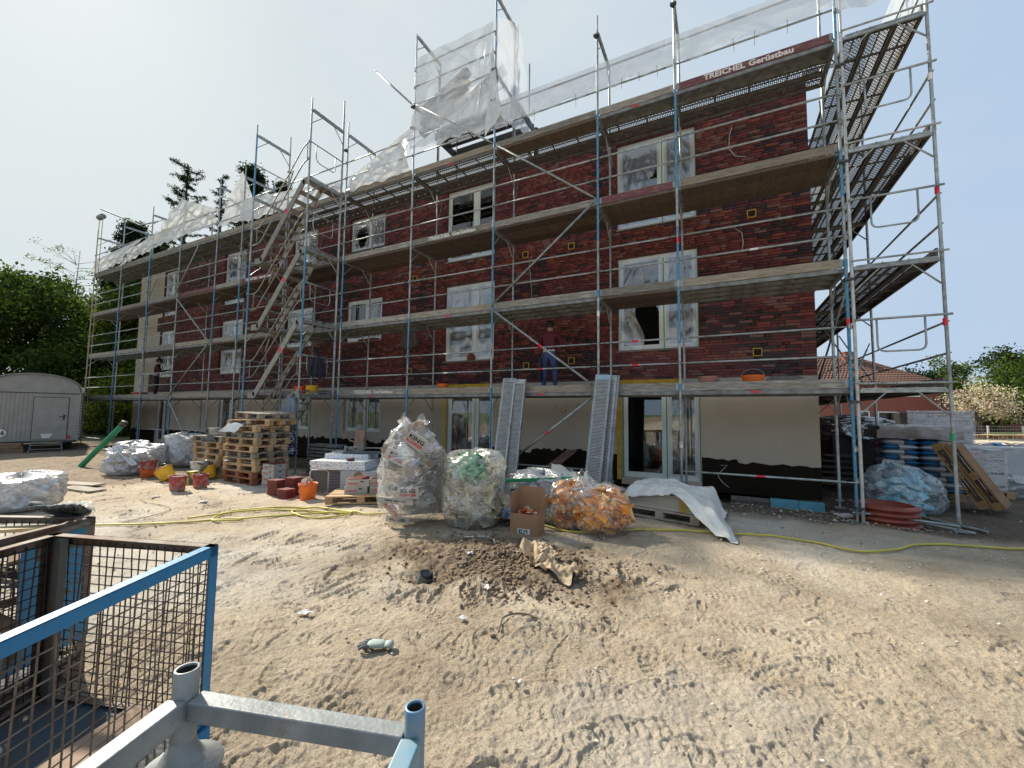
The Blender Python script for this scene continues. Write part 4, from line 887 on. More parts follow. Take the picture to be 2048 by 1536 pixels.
b=MB(); b.box((-.2,-.14,0),(.2,.14,.18)); b.box((-.14,-.09,.18),(.05,.09,.27)); o=lobj(b,'tool_case',mat('yellow_black_case',(.45,.34,.03),.5,0,(.05,.05,.05),9,(.5,.56)),None,loc=(-12.55,-3.2,gz(-12.5,-3.2)),rot=Rz(.3)); tag(o,'yellow and black tool case between the red tubs and the pallets','tool case')
t=thing('drill_mixer',(-12.2,-3.25,gz(-12.2,-3.3)+.25),'grey mortar mixing drill leaning up from the tubs toward the pallets','mixing drill')
b=MB(); b.tube([(-.28,0,-.2),(0,0,.08)],.012,8); lobj(b,'whisk_shaft',galvd(),t)
b=MB(); b.tube([(0,0,.08),(.1,0,.18),(.22,0,.3)],[.045,.06,.05],12); lobj(b,'motor_body',mat('grey_tool_plastic',(.12,.12,.11),.5),t,True)
b=MB(); b.tube([(.12,-.14,.27),(.14,0,.2),(.12,.14,.27)],.018,8); lobj(b,'handle',mat('black_rubber',(.02,.02,.02),.7),t,True)
# ---- clear and white bags
bagclear=film('clear_bag_film',(.85,.87,.86),.80,.14,2.4,.7,(1,1,2.2),.40,cw=.035,cd=.5); bagw=film('white_bag_film',(.62,.635,.65),.30,.3,5,.8,(1,1,1.6),.18); bagy=film('yellowish_bag_film',(.80,.79,.70),.72,.16,4,.7,(1,1,2.4),.45,cw=.04,cd=.5)
def bag(name,label,x,y,r,h,m,seed,neck=.35,lean=(0,0),nt=84,nz=60,squash=1,rough=1,group=None,z=None,topflat=False,cat='waste bag',rot=0,belly=.0):
    z0=gz(x,y)-.01 if z is None else z
    T,K=np.meshgrid(np.linspace(0,2*PI,nt,endpoint=False),np.linspace(0,1,nz),indexing='ij')
    prof=np.interp(K,[0,.03,.12,.45,.7,.86,.94,1],[.0,.82,.98+belly,1.0+belly*.5,.9 if not topflat else .98,.62 if not topflat else .85,neck*.8 if not topflat else .55,neck if not topflat else 0.02])
    cx,cy=np.cos(T),np.sin(T)
    n1_=fbm(cx*1.6+seed*3.1,cy*1.6+K*2.4,seed,3)*.32+fbm(cx*3.5+K*2,cy*3.5+K*5+seed,seed+3,3)*.16
    crease=(.22-np.abs(fbm(cx*2.6+K*1.2+9,cy*2.6-K*4+seed,seed+7,3)))*.22+(.2-np.abs(fbm(cx*5+K*6,cy*5+K*2+seed,seed+9,2)))*.10
    R_=r*prof*(1+rough*(n1_+crease)*np.clip(K*8,0,1))
    zz=h*(K**.85 if not topflat else np.sin(K*PI/2)**1.0)*(1+.10*rough*fbm(cx*1.2+seed,cy*1.2,seed+5,2)*np.clip(K*3,0,1))
    fold=np.clip((K-.7)/.3,0,1); R_=R_*(1+.25*fold*np.sin(T*7+seed)*np.cos(T*3+1))
    X=x+R_*cx+lean[0]*K**2; Y=y+squash*R_*cy+lean[1]*K**2; Z=z0+zz+.05*fold*np.sin(T*4+seed*2)
    V=np.stack([X,Y,Z],-1).reshape(-1,3); i,j=np.meshgrid(np.arange(nt),np.arange(nz-1),indexing='ij'); i2=(i+1)%nt
    Fq=np.stack([i*nz+j,i2*nz+j,i2*nz+j+1,i*nz+j+1],-1).reshape(-1,4)
    t=thing(name,(x,y,z0),label,cat,group); o=fast('bag_film',V,Fq,m,smooth=True,parent=t,off=(x,y,z0)); return t
def crumple(t,c,rad,n,mats,s,seed,flatn=0,name='filling'):
    # crumpled filling: many bent foil facets packed in an ellipsoid, one mesh part
    R=np.random.default_rng(seed); b=MB(); 
    for i in range(n):
        d=R.normal(size=3); d/=np.linalg.norm(d); q=R.random()**.33; p=Vector((c[0]+d[0]*q*rad[0],c[1]+d[1]*q*rad[1],c[2]+d[2]*q*rad[2]))
        M3=Matrix.Rotation(R.random()*6.28,3,'Z')@Matrix.Rotation(R.normal()*.9,3,'X')@Matrix.Rotation(R.normal()*.9,3,'Y'); k=s*(.6+.9*R.random())
        g=[[p+M3@Vector(((u-1)*k*.5,(v-1)*k*.4,k*.25*R.normal())) for v in range(3)] for u in range(3)]
        b.grid(g,int(R.integers(0,len(mats))))
    return b.obj(name,mats,t,False,kind='stuff')
# tall bag of brick cartons
carton=mat('grey_white_cardboard',(.46,.44,.41),.85,0,(.36,.34,.31),3,rand=.12); cartonb=mat('brown_cardboard_inside',(.30,.235,.18),.9,0,(.25,.19,.145),4,rand=.12); ink=mat('black_print',(.015,.015,.015),.5); inkr=mat('red_print',(.50,.03,.03),.6)
t=bag('waste_bag','tallest clear waste bag, packed with flattened printed brick cartons, left of the green foil bag',-6.17,-3.36,.50,1.56,bagclear,4,neck=.42,lean=(.02,.0),rough=.8,squash=.95)
cs=[(-6.27,-3.60,.98,.38,.32,.5,.2,'open brown carton bulging on the left side inside the tallest bag',1,0),(-6.08,-3.80,.98,.36,.17,-.45,.1,'slanting white carton with large black print in the upper middle of the tallest bag',0,1),(-5.80,-3.72,1.22,.3,.2,-.6,.3,'carton at the upper right inside the tallest bag',0,1),
(-5.83,-3.82,.50,.30,.17,.02,.1,'carton facing forward with black and red print, lower right of the tallest bag',0,1),(-6.0,-3.88,.38,.50,.08,-.08,.0,'long narrow carton edge below the printed carton in the tallest bag',0,2),(-6.18,-3.84,.25,.36,.11,-.85,.1,'narrow carton sloping down with red print near the bottom of the tallest bag',0,3),(-6.06,-3.76,.09,.34,.09,-.12,.1,'carton lying at the very bottom of the tallest bag',0,3),
(-6.35,-3.5,.55,.5,.3,.3,.3,'grey carton low on the left inside the tallest bag',0,0),(-5.84,-3.5,.85,.28,.24,.9,.5,'brown carton behind the right side film of the tallest bag',1,0),(-6.05,-3.45,1.3,.4,.2,.3,.3,'folded carton just under the mouth of the tallest bag',1,0),(-5.95,-3.7,.72,.42,.14,.5,.4,'dark rumpled carton in the middle of the tallest bag',1,0),(-6.2,-3.2,.7,.7,.6,.0,.0,'carton in the core of the tallest bag',0,0),(-6.1,-3.2,.3,.7,.5,.1,.0,'carton near the ground in the core of the tallest bag',0,0)]
ya=.71
for k,(x,y,z,w,h_,a,b_,lab,mm,kind) in enumerate(cs):
    b=MB(); d=.035 if kind else .08; b.box((-w/2,-d/2,-h_/2),(w/2,d/2,h_/2))
    if kind==0: b.box((-w/2,-d/2-.01,h_/2),(w/2,-d/2-.004,h_/2+.08))
    rot=Rz(.45)@Rx(b_*.5)@Ry(-a); o=lobj(b,'flattened_carton',cartonb if mm else carton,None,loc=(x+(.03 if x<-6.17 else -.03),y+.045,z+.02),rot=rot); tag(o,lab,'carton','cartons inside the tallest clear bag')
    if kind==1: text(o,'KING',h_*.42,(0,-d/2-.002,h_*.14),ink,bold=.003,w=1.25); text(o,'KLINKER',h_*.28,(0,-d/2-.002,-h_*.2),inkr,bold=.002,w=1.25)
    if kind==3: text(o,'KLINKER',h_*.55,(0,-d/2-.002,0),inkr if k==5 else ink,bold=.003,w=1.2)
    if kind==2: text(o,'KING  KLINKER',h_*.4,(0,-d/2-.002,0),ink,bold=.001,w=1.4)
crumple(t,(-6.15,-3.3,.75),(.36,.34,.62),110,[carton,cartonb,mat('white_paper_scrap',(.6,.6,.58),.8)],.22,5)
b=MB(); 
for dx in (-.012,.016): b.box((-.007+dx,-.006,-.06),(.007+dx,.006,.07))
o=lobj(b,'clothes_peg',mat('light_wood',(.62,.48,.28),.8),None,loc=(-6.13,-3.55,1.40),rot=Ry(.06)); tag(o,'wooden clothes peg clipping the mouth of the tallest bag','peg')
# bag with green foil
t=bag('waste_bag','yellowish waste bag topped with green foil, right of the tallest bag',-5.2,-3.1,.46,1.08,bagy,13,rough=.6,topflat=True,squash=.95)
cream=mat('cream_foam_scrap',(.62,.56,.38),.8,0,(.5,.44,.28),6); greenf=film('green_foil',(.30,.72,.40),.18,.3,9,1,(1,1,1),.2); yel=mat('yellow_scrap',(.62,.42,.03),.7); white=mat('white_paper_scrap',(.6,.6,.58),.8); greyf=mat('grey_foil_scrap',(.30,.31,.31),.5)
crumple(t,(-5.2,-3.08,.45),(.36,.36,.44),260,[cream,cream,white,greyf,cream],.24,11)
crumple(t,(-5.12,-3.36,.86),(.26,.14,.17),130,[mat('green_foil_solid',(.22,.40,.26),.6,0,(.36,.54,.40),9)],.15,12,name='green_foil')
crumple(t,(-5.3,-3.4,.42),(.22,.06,.12),7,[yel],.09,13,name='yellow_scrap')
# bags of orange wrap
wrapo=mat('orange_wrapping_foil',(.85,.36,.04),.5,0,(.68,.25,.02),7,bump=.4,bs=18); wrapl=mat('pale_orange_foil',(.72,.42,.14),.5)
t=bag('waste_bag','clear waste bag of orange foil, left of the round orange bag',-3.86,-2.48,.31,.68,bagclear,21,topflat=True,rough=.7); crumple(t,(-3.86,-2.48,.32),(.28,.27,.31),330,[wrapo,wrapl,wrapo,wrapo,white],.15,22)
t=bag('waste_bag','round clear waste bag of orange foil next to the white tarpaulin',-3.45,-2.45,.42,.62,film('glassy_bag_film',(.85,.87,.86),.88,.12,2.2,.6,(1,1,2),.4,cw=.025,cd=.5),23,topflat=True,rough=.5,belly=.05); crumple(t,(-3.45,-2.46,.28),(.38,.37,.26),560,[wrapo,wrapl,wrapo],.16,24)
P=bag('bag_twist','gathered clear film top sprouting from the round orange bag',-3.62,-2.5,.17,.36,bagclear,26,neck=.7,z=.44,lean=(-.14,.0),cat='bag film')
t=bag('waste_bag','milky white bag behind the open carton, with a green strip on it',-4.5,-2.05,.55,.72,bagw,27,topflat=True,rough=.9,squash=.8); crumple(t,(-4.5,-2.05,.3),(.4,.3,.25),60,[white,greyf],.25,28)
t=bag('waste_bag','pale film bag bulging between the open carton and the left orange bag',-4.12,-2.3,.30,.46,film('greenish_film',(.75,.83,.76),.45,.2,6,.9,(1,1,1),.4),29,topflat=True,rough=.8); crumple(t,(-4.12,-2.3,.2),(.22,.2,.16),60,[white,mat('pale_green_scrap',(.5,.62,.5),.7)],.14,30)
b=MB(); b.box((-.6,-.03,-.025),(.6,.03,.025)); o=lobj(b,'green_strip',mat('green_plastic_strip',(.01,.21,.09),.4),None,loc=(-4.35,-2.42,.645),rot=Rz(.45)@Ry(-.05)); tag(o,'dark green plastic strip lying across the milky bags','plastic strip')
b=MB(); P=[[( -4.35+.42*u, -2.1-.05*u, .62+.26*v*(1-.5*u)+.02*math.sin(u*9+v*4)) for v in np.linspace(0,1,8)] for u in np.linspace(0,1,14)]; b.grid(P); o=b.obj('printed_sack',film('sack_film',(.78,.8,.74),.1,.3,7,.7),None,True,off=(-4.35,-2.1,.6)); tag(o,'crumpled printed sack sticking up above the green strip','sack')
# open carton
t=thing('open_carton',(-4.31,-3.1,gz(-4.3,-3.1)),'open brown cardboard box standing right of the green foil bag','cardboard box',None,.06)
b=MB(); w,d,h=.40,.28,.30; tt=.006
b.box((-w/2,-d/2,0),(w/2,d/2,tt)); b.box((-w/2,-d/2,tt),(-w/2+tt,d/2,h)); b.box((w/2-tt,-d/2,tt),(w/2,d/2,h)); b.box((-w/2+tt,d/2-tt,tt),(w/2-tt,d/2,h)); b.box((-w/2+tt,-d/2,tt),(w/2-tt,-d/2+tt,h-.02))
cb=mat('kraft_cardboard',(.33,.19,.105),.85,0,(.28,.16,.09),5); lobj(b,'box_body',cb,t)
for nm,a,bb,loc,rot in (('flap',(-w/2,0,0),(w/2,tt,.30),(0,d/2,h),Rx(-.06)),('flap',(0,-d/2,0),(tt,d/2,.26),(-w/2,0,h),Ry(.04)),('flap',(0,-d/2,0),(tt,d/2,.25),(w/2,0,h),Ry(.32))):
    b=MB(); b.box(a,bb); lobj(b,nm,cb,t,loc=loc,rot=rot)
b=MB(); b.box((-.09,-.001,-.035),(.09,.001,.035)); o=lobj(b,'shipping_label',white,t,loc=(.0,-d/2-.002,.05)); 
for dx,wd,hh,dz in ((-.06,.02,.05,0),(-.03,.025,.02,.015),(-.03,.025,.018,-.018),(.01,.012,.05,0),(.04,.03,.02,.012),(.05,.012,.03,-.012)):
    b=MB(); b.box((dx-wd/2,-.0008,dz-hh/2),(dx+wd/2,0,dz+hh/2)); lobj(b,'label_mark',ink,o,loc=(0,-.0015,0))
crumple(t,(-4.31,-3.1,.28),(.15,.1,.04),14,[inkr,white,mat('orange_print',(.6,.2,.05),.6)],.08,33)
# tray under the bags
b=MB(); b.box((-.22,-.12,0),(.22,.12,.09)); o=lobj(b,'blue_crate',mat('blue_white_crate',(.10,.25,.42),.5,0,(.6,.62,.62),14,(.5,.54)),None,loc=(-4.72,-2.75,gz(-4.7,-2.7)+.12)); tag(o,'blue and white crate edge showing left of the open carton','crate')
b=MB()
for i in range(9): b.tube([(-.2+.05*i,-.12,0),(-.2+.05*i,.12,0)],.006,4)
for i in range(5): b.tube([(-.2,-.12+.06*i,.006),(.2,-.12+.06*i,.006)],.006,4)
o=lobj(b,'sieve_grid',mat('dark_steel',(.06,.06,.062),.6,.3),None,loc=(-4.75,-2.8,gz(-4.7,-2.8)+.06)); tag(o,'small dark wire grid under the blue crate beside the open carton','grid')
# ---- tarpaulin over a pallet of slabs
pallet('pallet','bleached pallet under the white tarpaulin with slabs on it',-2.72,-.95,gz(-2.7,-1.0)+.01,-.22,mat('bleached_pallet_wood',(.47,.42,.34),.85,0,(.3,.26,.2),5,(.35,.7),.25,50,rand=.15))
for k in range(5):
    b=MB(); b.box((-.52,-.34,0),(.52,.34,.045)); o=lobj(b,'wrapped_slab',mat('pale_slab',(.52,.49,.42),.6,0,(.5,.36,.08),3.5,(.56,.6),rand=.1),None,loc=(-2.72,-.93,gz(-2.7,-1)+.16+k*.049),rot=Rz(-.22)); tag(o,'pale wrapped slab under the white tarpaulin, %s from the pallet up'%['first','second','third','fourth','fifth'][k],'slab','slabs under the tarpaulin')
def tarp():
    nu,nv=110,60; P=[]; g0=gz(-2.7,-1)
    U,V_=np.meshgrid(np.linspace(0,1,nu),np.linspace(0,1,nv),indexing='ij')
    c,s=math.cos(-.22),math.sin(-.22)
    lx=-.74+U*1.58+.0*V_; ly=.46-V_*.92          # local to pallet
    box=np.clip(1-np.maximum(0,np.abs(lx)-.52)/.16,0,1)*np.clip(1-np.maximum(0,np.abs(ly)-.36)/.10,0,1)
    top=.47+.05*fbm(lx*3,ly*3,5,2)+.05*np.exp(-((lx+.1)/.3)**2)
    fr=np.clip((V_-.80)/.2,0,1); hang=top-fr*(.10+.06*np.sin(U*6)+.30*sst(U,.62,.9))
    ed=sst(U,.86,1.0); z=hang*(1-ed)+.06*ed; ed2=1-sst(U,0,.14); z=z*(1-ed2*.65)
    bk=1-sst(V_,0,.14); z=z*(1-.7*bk)
    # tail pulled out to the front right
    k=sst(U,.6,1)*sst(V_,.35,1); lx=lx+k*.42; ly=ly-k*.62; z=z*(1-.75*k)+.03
    x=-2.72+lx*c-ly*s; y=-.93+lx*s+ly*c
    wr=.030*fbm(U*8,V_*8,8,4)+.022*(.22-np.abs(fbm(U*10+V_*4,V_*7,19,3)))*3+.03*k*np.sin(U*60+V_*9)*.6+.02*np.sin((U+V_*.3)*38)*ed
    z=np.maximum(z+wr,.012+np.abs(wr)*.6)+g0
    pts=np.stack([x,y,z],-1).reshape(-1,3); i,j=np.meshgrid(np.arange(nu-1),np.arange(nv-1),indexing='ij')
    Fq=np.stack([i*nv+j,(i+1)*nv+j,(i+1)*nv+j+1,i*nv+j+1],-1).reshape(-1,4)
    m=mat('white_tarpaulin',(.66,.66,.63),.5,0,(.52,.52,.50),3,(.45,.75),.25,25)
    o=fast('tarpaulin',pts,Fq,m,smooth=True,off=(-2.72,-.93,g0)); tag(o,'white tarpaulin draped over a low pallet of slabs in front of the glass door','tarpaulin')
tarp()
# ---- yellow hose
def hose(pts,label,r=.014,m=None,name='garden_hose',cat='hose'):
    P=[Vector((x,y,0)) for x,y in pts]; out=[]
    for i in range(len(P)-1):
        p0=P[max(i-1,0)];p1=P[i];p2=P[i+1];p3=P[min(i+2,len(P)-1)]
        for k in range(6):
            t=k/6; q=.5*((2*p1)+(-p0+p2)*t+(2*p0-5*p1+4*p2-p3)*t*t+(-p0+3*p1-3*p2+p3)*t**3); out.append(Vector((q.x,q.y,gz(q.x,q.y)+r+.012)))
    out.append(Vector((P[-1].x,P[-1].y,gz(P[-1].x,P[-1].y)+r)))
    b=MB(); b.tube(out,r,8); o=b.obj(name,m or mat('yellow_hose',(.55,.47,.06),.5,0,(.45,.38,.06),4),None,True,off=out[0]); return tag(o,label,cat)
hose([(-10.0,-5.85),(-9.18,-5.38),(-8.62,-4.75),(-8.16,-4.43),(-7.83,-4.0),(-7.6,-3.65),(-7.35,-3.45),(-7.25,-3.6),(-7.45,-3.95),(-7.8,-4.05),(-8.1,-3.95),(-8.2,-3.7),(-7.9,-3.5),(-7.3,-3.42),(-6.89,-3.36),(-6.4,-2.75),(-5.8,-2.6),(-4.9,-2.66),(-4.3,-2.64),(-3.7,-2.78),(-3.1,-2.3),(-2.2,-1.9),(-1.56,-1.72),(-.98,-1.64),(-.59,-1.84),(-.29,-1.77),(.08,-1.46),(.32,-1.15),(.7,-1.01),(1.47,-.77),(3,-.2)],'long yellow hose winding across the sand past the waste bags')
hose([(-8.3,-4.6),(-8.62,-4.85),(-8.9,-4.6),(-8.97,-4.34),(-8.51,-3.88),(-8.14,-3.59),(-7.8,-3.5)],'second loop of yellow hose curling toward the brick cartons')
hose([(-9.2,-4.9),(-8.7,-4.2),(-8.0,-3.8),(-7.5,-3.6),(-7.2,-3.45)],'yellow hose strand crossing the coil by the small pallet')
hose([(-9.6,-5.6),(-9.75,-5.2),(-9.9,-4.9),(-10.2,-4.7),(-10.9,-4.7),(-11.4,-4.6)],'thin pale cord snaking from the wire cages toward the red tubs',.007,mat('pale_cord',(.45,.38,.27),.9),'cord','cord')
hose([(-3.38,-5.62),(-3.42,-5.52),(-3.45,-5.42),(-3.40,-5.34),(-3.30,-5.30),(-3.2,-5.31)],'short bent grey twig lying on the sand in the middle foreground',.007,mat('grey_twig',(.12,.11,.08),.9),'twig','twig')
# ---- yard left: pipe, caravan
t=thing('drain_pipe',(-17.6,-3.5,.02),'green plastic pipe leaning up out of the mud near the white bags','pipe')
p0=Vector((-17.79,-3.5,.0)); p1=Vector((-16.9,-2.9,1.28)); b=MB(); b.tube([p0,p1],.070,20,cap=False); b.tube([p1,p0],.062,20,cap=False); b.obj('pipe_body',mat('green_pvc',(.01,.25,.11),.4,0,(.01,.15,.06),5),t,True)
b=MB(); d=(p1-p0).normalized(); b.tube([p1-d*.12,p1+d*.01],.082,20); b.obj('socket',mat('dark_pipe_socket',(.06,.045,.04),.6),t,True)
def caravan():
    c0=Vector((-25.30,-2.58,0)); a=math.atan2(.958,.29)-.03   # local x runs along the visible end wall, local y away from it
    t=thing('site_caravan',(c0.x,c0.y,0),'grey metal site caravan with arched roof and a door, at the left edge','site caravan',None,a)
    wm=mat('grey_cladding',(.30,.30,.275),.5,.1,(.25,.25,.23),3,(.4,.7)); rm=mat('light_caravan_roof',(.42,.46,.48),.5,.2); dk=mat('dark_steel',(.06,.06,.062),.6,.3)
    w=2.44; z0=.40; ze=2.28; zr=2.95; L_=5.4
    # local: x from -w/2..w/2 , wall at y=0, body extends +y (behind)
    b=MB(); n=16; arc=[(-w/2*math.cos(PI*i/n*1.0)*1.0,ze+(zr-ze)*math.sin(PI*i/n)**.8) for i in range(n+1)]
    pts=[(-w/2,z0)]+arc+[(w/2,z0)]
    b.add([(x,0,z) for x,z in pts]+[(x,L_,z) for x,z in pts],[tuple(range(len(pts))),tuple(range(2*len(pts)-1,len(pts)-1,-1)),(0,len(pts),len(pts)+1,1),(len(pts)-2,2*len(pts)-2,2*len(pts)-1,len(pts)-1),(0,len(pts)-1,2*len(pts)-1,len(pts))])
    lobj(b,'body',wm,t)
    b=MB(); g=[[(x*1.03,y,z+.03) for (x,z) in arc] for y in (-.06,L_+.06)]; b.grid(g); lobj(b,'roof',rm,t,True)
    b=MB(); b.tube([(x*1.03,-.06,z+.02) for x,z in arc],.022,6); b.tube([(w/2+.02,-.03,ze),(w/2+.02,-.03,z0)],.03,6); lobj(b,'edge_trim',wm,t)
    for i in range(14):
        x=-w/2+.12+i*.105
        if x>.0: break
        b=MB(); b.box((x-.006,-.012,z0+.02),(x+.006,-.001,ze-.06)); lobj(b,'cladding_rib',wm,t)
    b=MB(); b.box((-w/2,-.02,ze-.06),(w/2,-.001,ze-.03)); lobj(b,'seam_strip',dk,t)
    dr=MB(); dr.box((.02,-.035,z0+.06),(.92,-.004,ze-.22)); dr=lobj(dr,'door',wm,t)
    for (a_,b2) in (((.0,-.02,z0+.03),(.014,-.003,ze-.19)),((.926,-.02,z0+.03),(.94,-.003,ze-.19)),((.014,-.02,ze-.204),(.926,-.003,ze-.19))):
        m=MB(); m.box(a_,b2); lobj(m,'door_frame',dk,t)
    m=MB(); m.tube([(.70,-.07,1.32),(.88,-.07,1.36)],.014,6); m.box((.80,-.05,1.2),(.85,-.035,1.4)); lobj(m,'door_handle',dk,dr)
    m=MB(); m.add([(.25,-.045,.66),(.30,-.055,.50),(.48,-.055,.50),(.55,-.045,.66)],[(0,1,2,3)]); m.box((.25,-.042,.655),(.55,-.036,.67)); lobj(m,'step_light_panel',mat('white_plastic_panel',(.62,.63,.65),.4),dr)
    for x in (-.98,.98):
        m=MB(); m.add([(x-.09,-.03,.46),(x+.09,-.03,.46),(x,-.03,.62)],[(0,1,2)]); m.add([(x-.09,-.012,.46),(x+.09,-.012,.46),(x,-.012,.62)],[(2,1,0)]); m.add([(x-.09,-.03,.46),(x+.09,-.03,.46),(x+.09,-.012,.46),(x-.09,-.012,.46)],[(3,2,1,0)]); lobj(m,'reflector',mat('red_reflector',(.4,.01,.01),.3),t)
    m=MB(); m.lathe([(0,0),(.17,0),(.17,.006),(0,.006)],n=28); lobj(m,'speed_plate',mat('white_plate',(.68,.68,.66),.5),t,loc=(-.74,-.006,.72),rot=Rx(PI/2))
    m=MB(); m.lathe([(.155,.006),(.17,.007),(.17,.0075),(.155,.0075)],n=28); lobj(m,'plate_ring',ink,t,loc=(-.74,-.006,.72),rot=Rx(PI/2))
    text(t,'26',.22,(-.74,-.015,.72),ink,bold=.004)
    for x in (-.8,.85):
        for y in (.8,4.2): m=MB(); m.tube([(x-.1,y,.36),(x+.1,y,.36)],.36,18); lobj(m,'wheel',mat('black_rubber',(.02,.02,.02),.7),t)
    m=MB(); m.box((-w/2,0.02,.32),(w/2,.12,.42)); m.box((-w/2+.1,.1,.30),(-w/2+.2,L_,.4)); m.box((w/2-.2,.1,.30),(w/2-.1,L_,.4)); lobj(m,'chassis',dk,t)
    # black and white hatched edge strip
    for i in range(16):
        m=MB(); z=z0+.1+i*.115; m.add([(w/2+.03,-.02,z),(w/2+.075,-.02,z+.035),(w/2+.075,-.02,z+.095),(w/2+.03,-.02,z+.06)],[(0,1,2,3)]); lobj(m,'hatched_mark',white,t)
    m=MB(); m.box((w/2+.005,-.018,z0),(w/2+.09,.03,ze-.05)); lobj(m,'edge_board',mat('dark_edge_board',(.05,.05,.05),.6),t)
    return t,c0,a
cv,c0,ca=caravan()
def cvp(x,y,z): v=Rz(ca)@Vector((x,y,z)); return (c0.x+v.x,c0.y+v.y,z)
t=thing('entry_steps',cvp(.45,-.45,0),'low metal steps under the caravan door','steps',None,ca)
for x in (-.42,.42): b=MB(); b.tube([(x,-.2,0),(x*.9,.1,.36)],.02,6); b.tube([(x*.9,.1,.36),(x,.3,0)],.02,6); lobj(b,'step_frame',galvd(),t)
for y,z in ((-.13,.12),(-.02,.26),(.1,.37)): b=MB(); b.box((-.42,y-.06,z-.012),(.42,y+.06,z+.012)); lobj(b,'tread',galvd(),t)
t=thing('carton_pile',cvp(-.45,-.25,0),'squashed brown cartons lying under the caravan edge','cartons',None,ca)
for i in range(4): b=MB(); b.box((-.38+.05*i,-.2,.09*i),(.36-.03*i,.2,.09*i+.08)); lobj(b,'flattened_carton',mat('brown_carton',(.27,.18,.11),.9,rand=.1,col2=(.2,.13,.08)),t,rot=Rz(.08*(i%3-1))@Ry(.04*(i%2)))
o=bag('waste_bag','dark blue sack at the left edge under the caravan',cvp(-1.15,-.3,0)[0],cvp(-1.15,-.3,0)[1],.26,.34,mat('dark_blue_sack',(.015,.06,.11),.4),71,topflat=True,nt=40,nz=24)
# white bags near centre left
for i,(n,x,y,r,h,sd,lab,sq) in enumerate((('w1',-15.43,-3.3,.50,.60,81,'front white waste bag with white profile offcuts on it, near the green pipe',.9),('w2',-16.0,-1.75,.66,.92,82,'large crinkled grey white bag beside the shorter pallet stack',.8),('w3',-17.6,-2.4,.52,.62,83,'flat grey bag farthest left of the white bags, behind the front one',.7),('w4',-16.4,-2.5,.5,.62,85,'low white bag wedged behind the front white bag',.8))):
    t=bag('waste_bag',lab,x,y,r,h,bagw if i!=2 else film('grey_bag_film',(.5,.52,.54),.35,.3,6,.8,(1,1,1),.3),sd,topflat=True,squash=sq,rough=1.0); crumple(t,(x,y,h*.45),(r*.65,r*.5,h*.33),50,[greyf,white],.3,sd)
for k,(dx,a) in enumerate(((0,.6),(.16,.75),(-.12,.35))):
    b=MB(); b.box((-.35,-.05,-.012),(.35,.05,.012)); b.box((-.35,.038,.012),(.35,.05,.05)); o=lobj(b,'profile_offcut',mat('white_profile',(.66,.68,.7),.4),None,loc=(-15.2+dx,-3.55,.48+.03*k),rot=Rz(.5)@Ry(a)); tag(o,'white plastic profile offcut on the front white bag, %s one'%['middle','right','left'][k],'profile','profile offcuts')
t=bag('waste_bag','big white bag at the left edge behind the wire cages',-12.25,-5.9,.62,.55,bagw,91,topflat=True,squash=.8,rough=.8,lean=(0,0)); crumple(t,(-12.25,-5.9,.25),(.45,.35,.18),50,[white,greyf,white],.3,92)
t=bag('waste_bag','small clear bag on the ground right of the big white bag behind the cages',-10.4,-5.8,.22,.26,bagclear,93,topflat=True); crumple(t,(-10.4,-5.8,.12),(.15,.14,.08),30,[white,greyf],.12,94)
for k,(x,y,a) in enumerate(((-14.2,-4.6,.3),(-13.5,-4.75,.1))):
    b=MB(); b.box((-.55,-.14,0),(.55,.14,.03)); o=lobj(b,'loose_board',wood(),None,loc=(x,y,gz(x,y)+.02),rot=Rz(a)); tag(o,'loose board on the mud right of the big white bag, %s'%['the farther one','the nearer one'][k],'board')
# ---- brick cartons, styrofoam, small things
def bcarton(x,y,z,rz,lab,w=.40,d=.28,h=.125,grp='brick cartons',closed=False):
    t=thing('brick_carton',(x,y,z),lab,'carton',grp,rz)
    b=MB(); k=.006; b.box((-w/2,-d/2,0),(w/2,d/2,.01)); b.box((-w/2,-d/2,.01),(-w/2+k,d/2,h)); b.box((w/2-k,-d/2,.01),(w/2,d/2,h)); b.box((-w/2+k,-d/2,.01),(w/2-k,-d/2+k,h)); b.box((-w/2+k,d/2-k,.01),(w/2-k,d/2,h)); lobj(b,'box_body',carton,t)
    if not closed:
        for i in range(3): b=MB(); b.box((-.12,-.028,0),(.12,.028,.07)); lobj(b,'brick_slip',BR[(i+int(abs(x*10)))%2*3],t,loc=(-.05+.05*i,-.08+.08*i,h-.055+.008*i),rot=Rz(.1*i))
    for s in (-1,1):
        b=MB(); b.box((-.03,-.0015,-.011),(.03,0,.011)); lobj(b,'hand_hole',ink,t,loc=(s*.0+.08,-d/2-.0005,h*.72)) if s==1 else lobj(b,'hand_hole',ink,t,loc=(w/2+.0005,0,h*.72),rot=Rz(PI/2))
    text(t,'KLINKER',.045,(-.08,-d/2-.001,h*.4),inkr,bold=.001)
    return t
zc=gz(-10.75,-2.62)
for k in range(4): bcarton(-10.72+.02*(k%2),-2.55,zc+.127*k,.03*(k%3-1),['lowest','second lowest','second highest','topmost'][k]+' carton of bricks in the stack leaning on the pallets')
t=pallet('pallet','small pallet with four brick cartons left of the tallest bag',-7.85,-2.65,gz(-7.9,-2.6),.62)
zp=gz(-7.9,-2.6)+.146
bcarton(-7.92,-2.78,zp,.62,'lower left carton on the small pallet'); bcarton(-7.90,-2.76,zp+.127,.62,'upper left carton of loose bricks on the small pallet'); bcarton(-7.58,-2.50,zp,.62,'lower right carton on the small pallet by the tallest bag'); bcarton(-7.60,-2.49,zp+.127,.62,'upper right carton on the small pallet by the tallest bag')
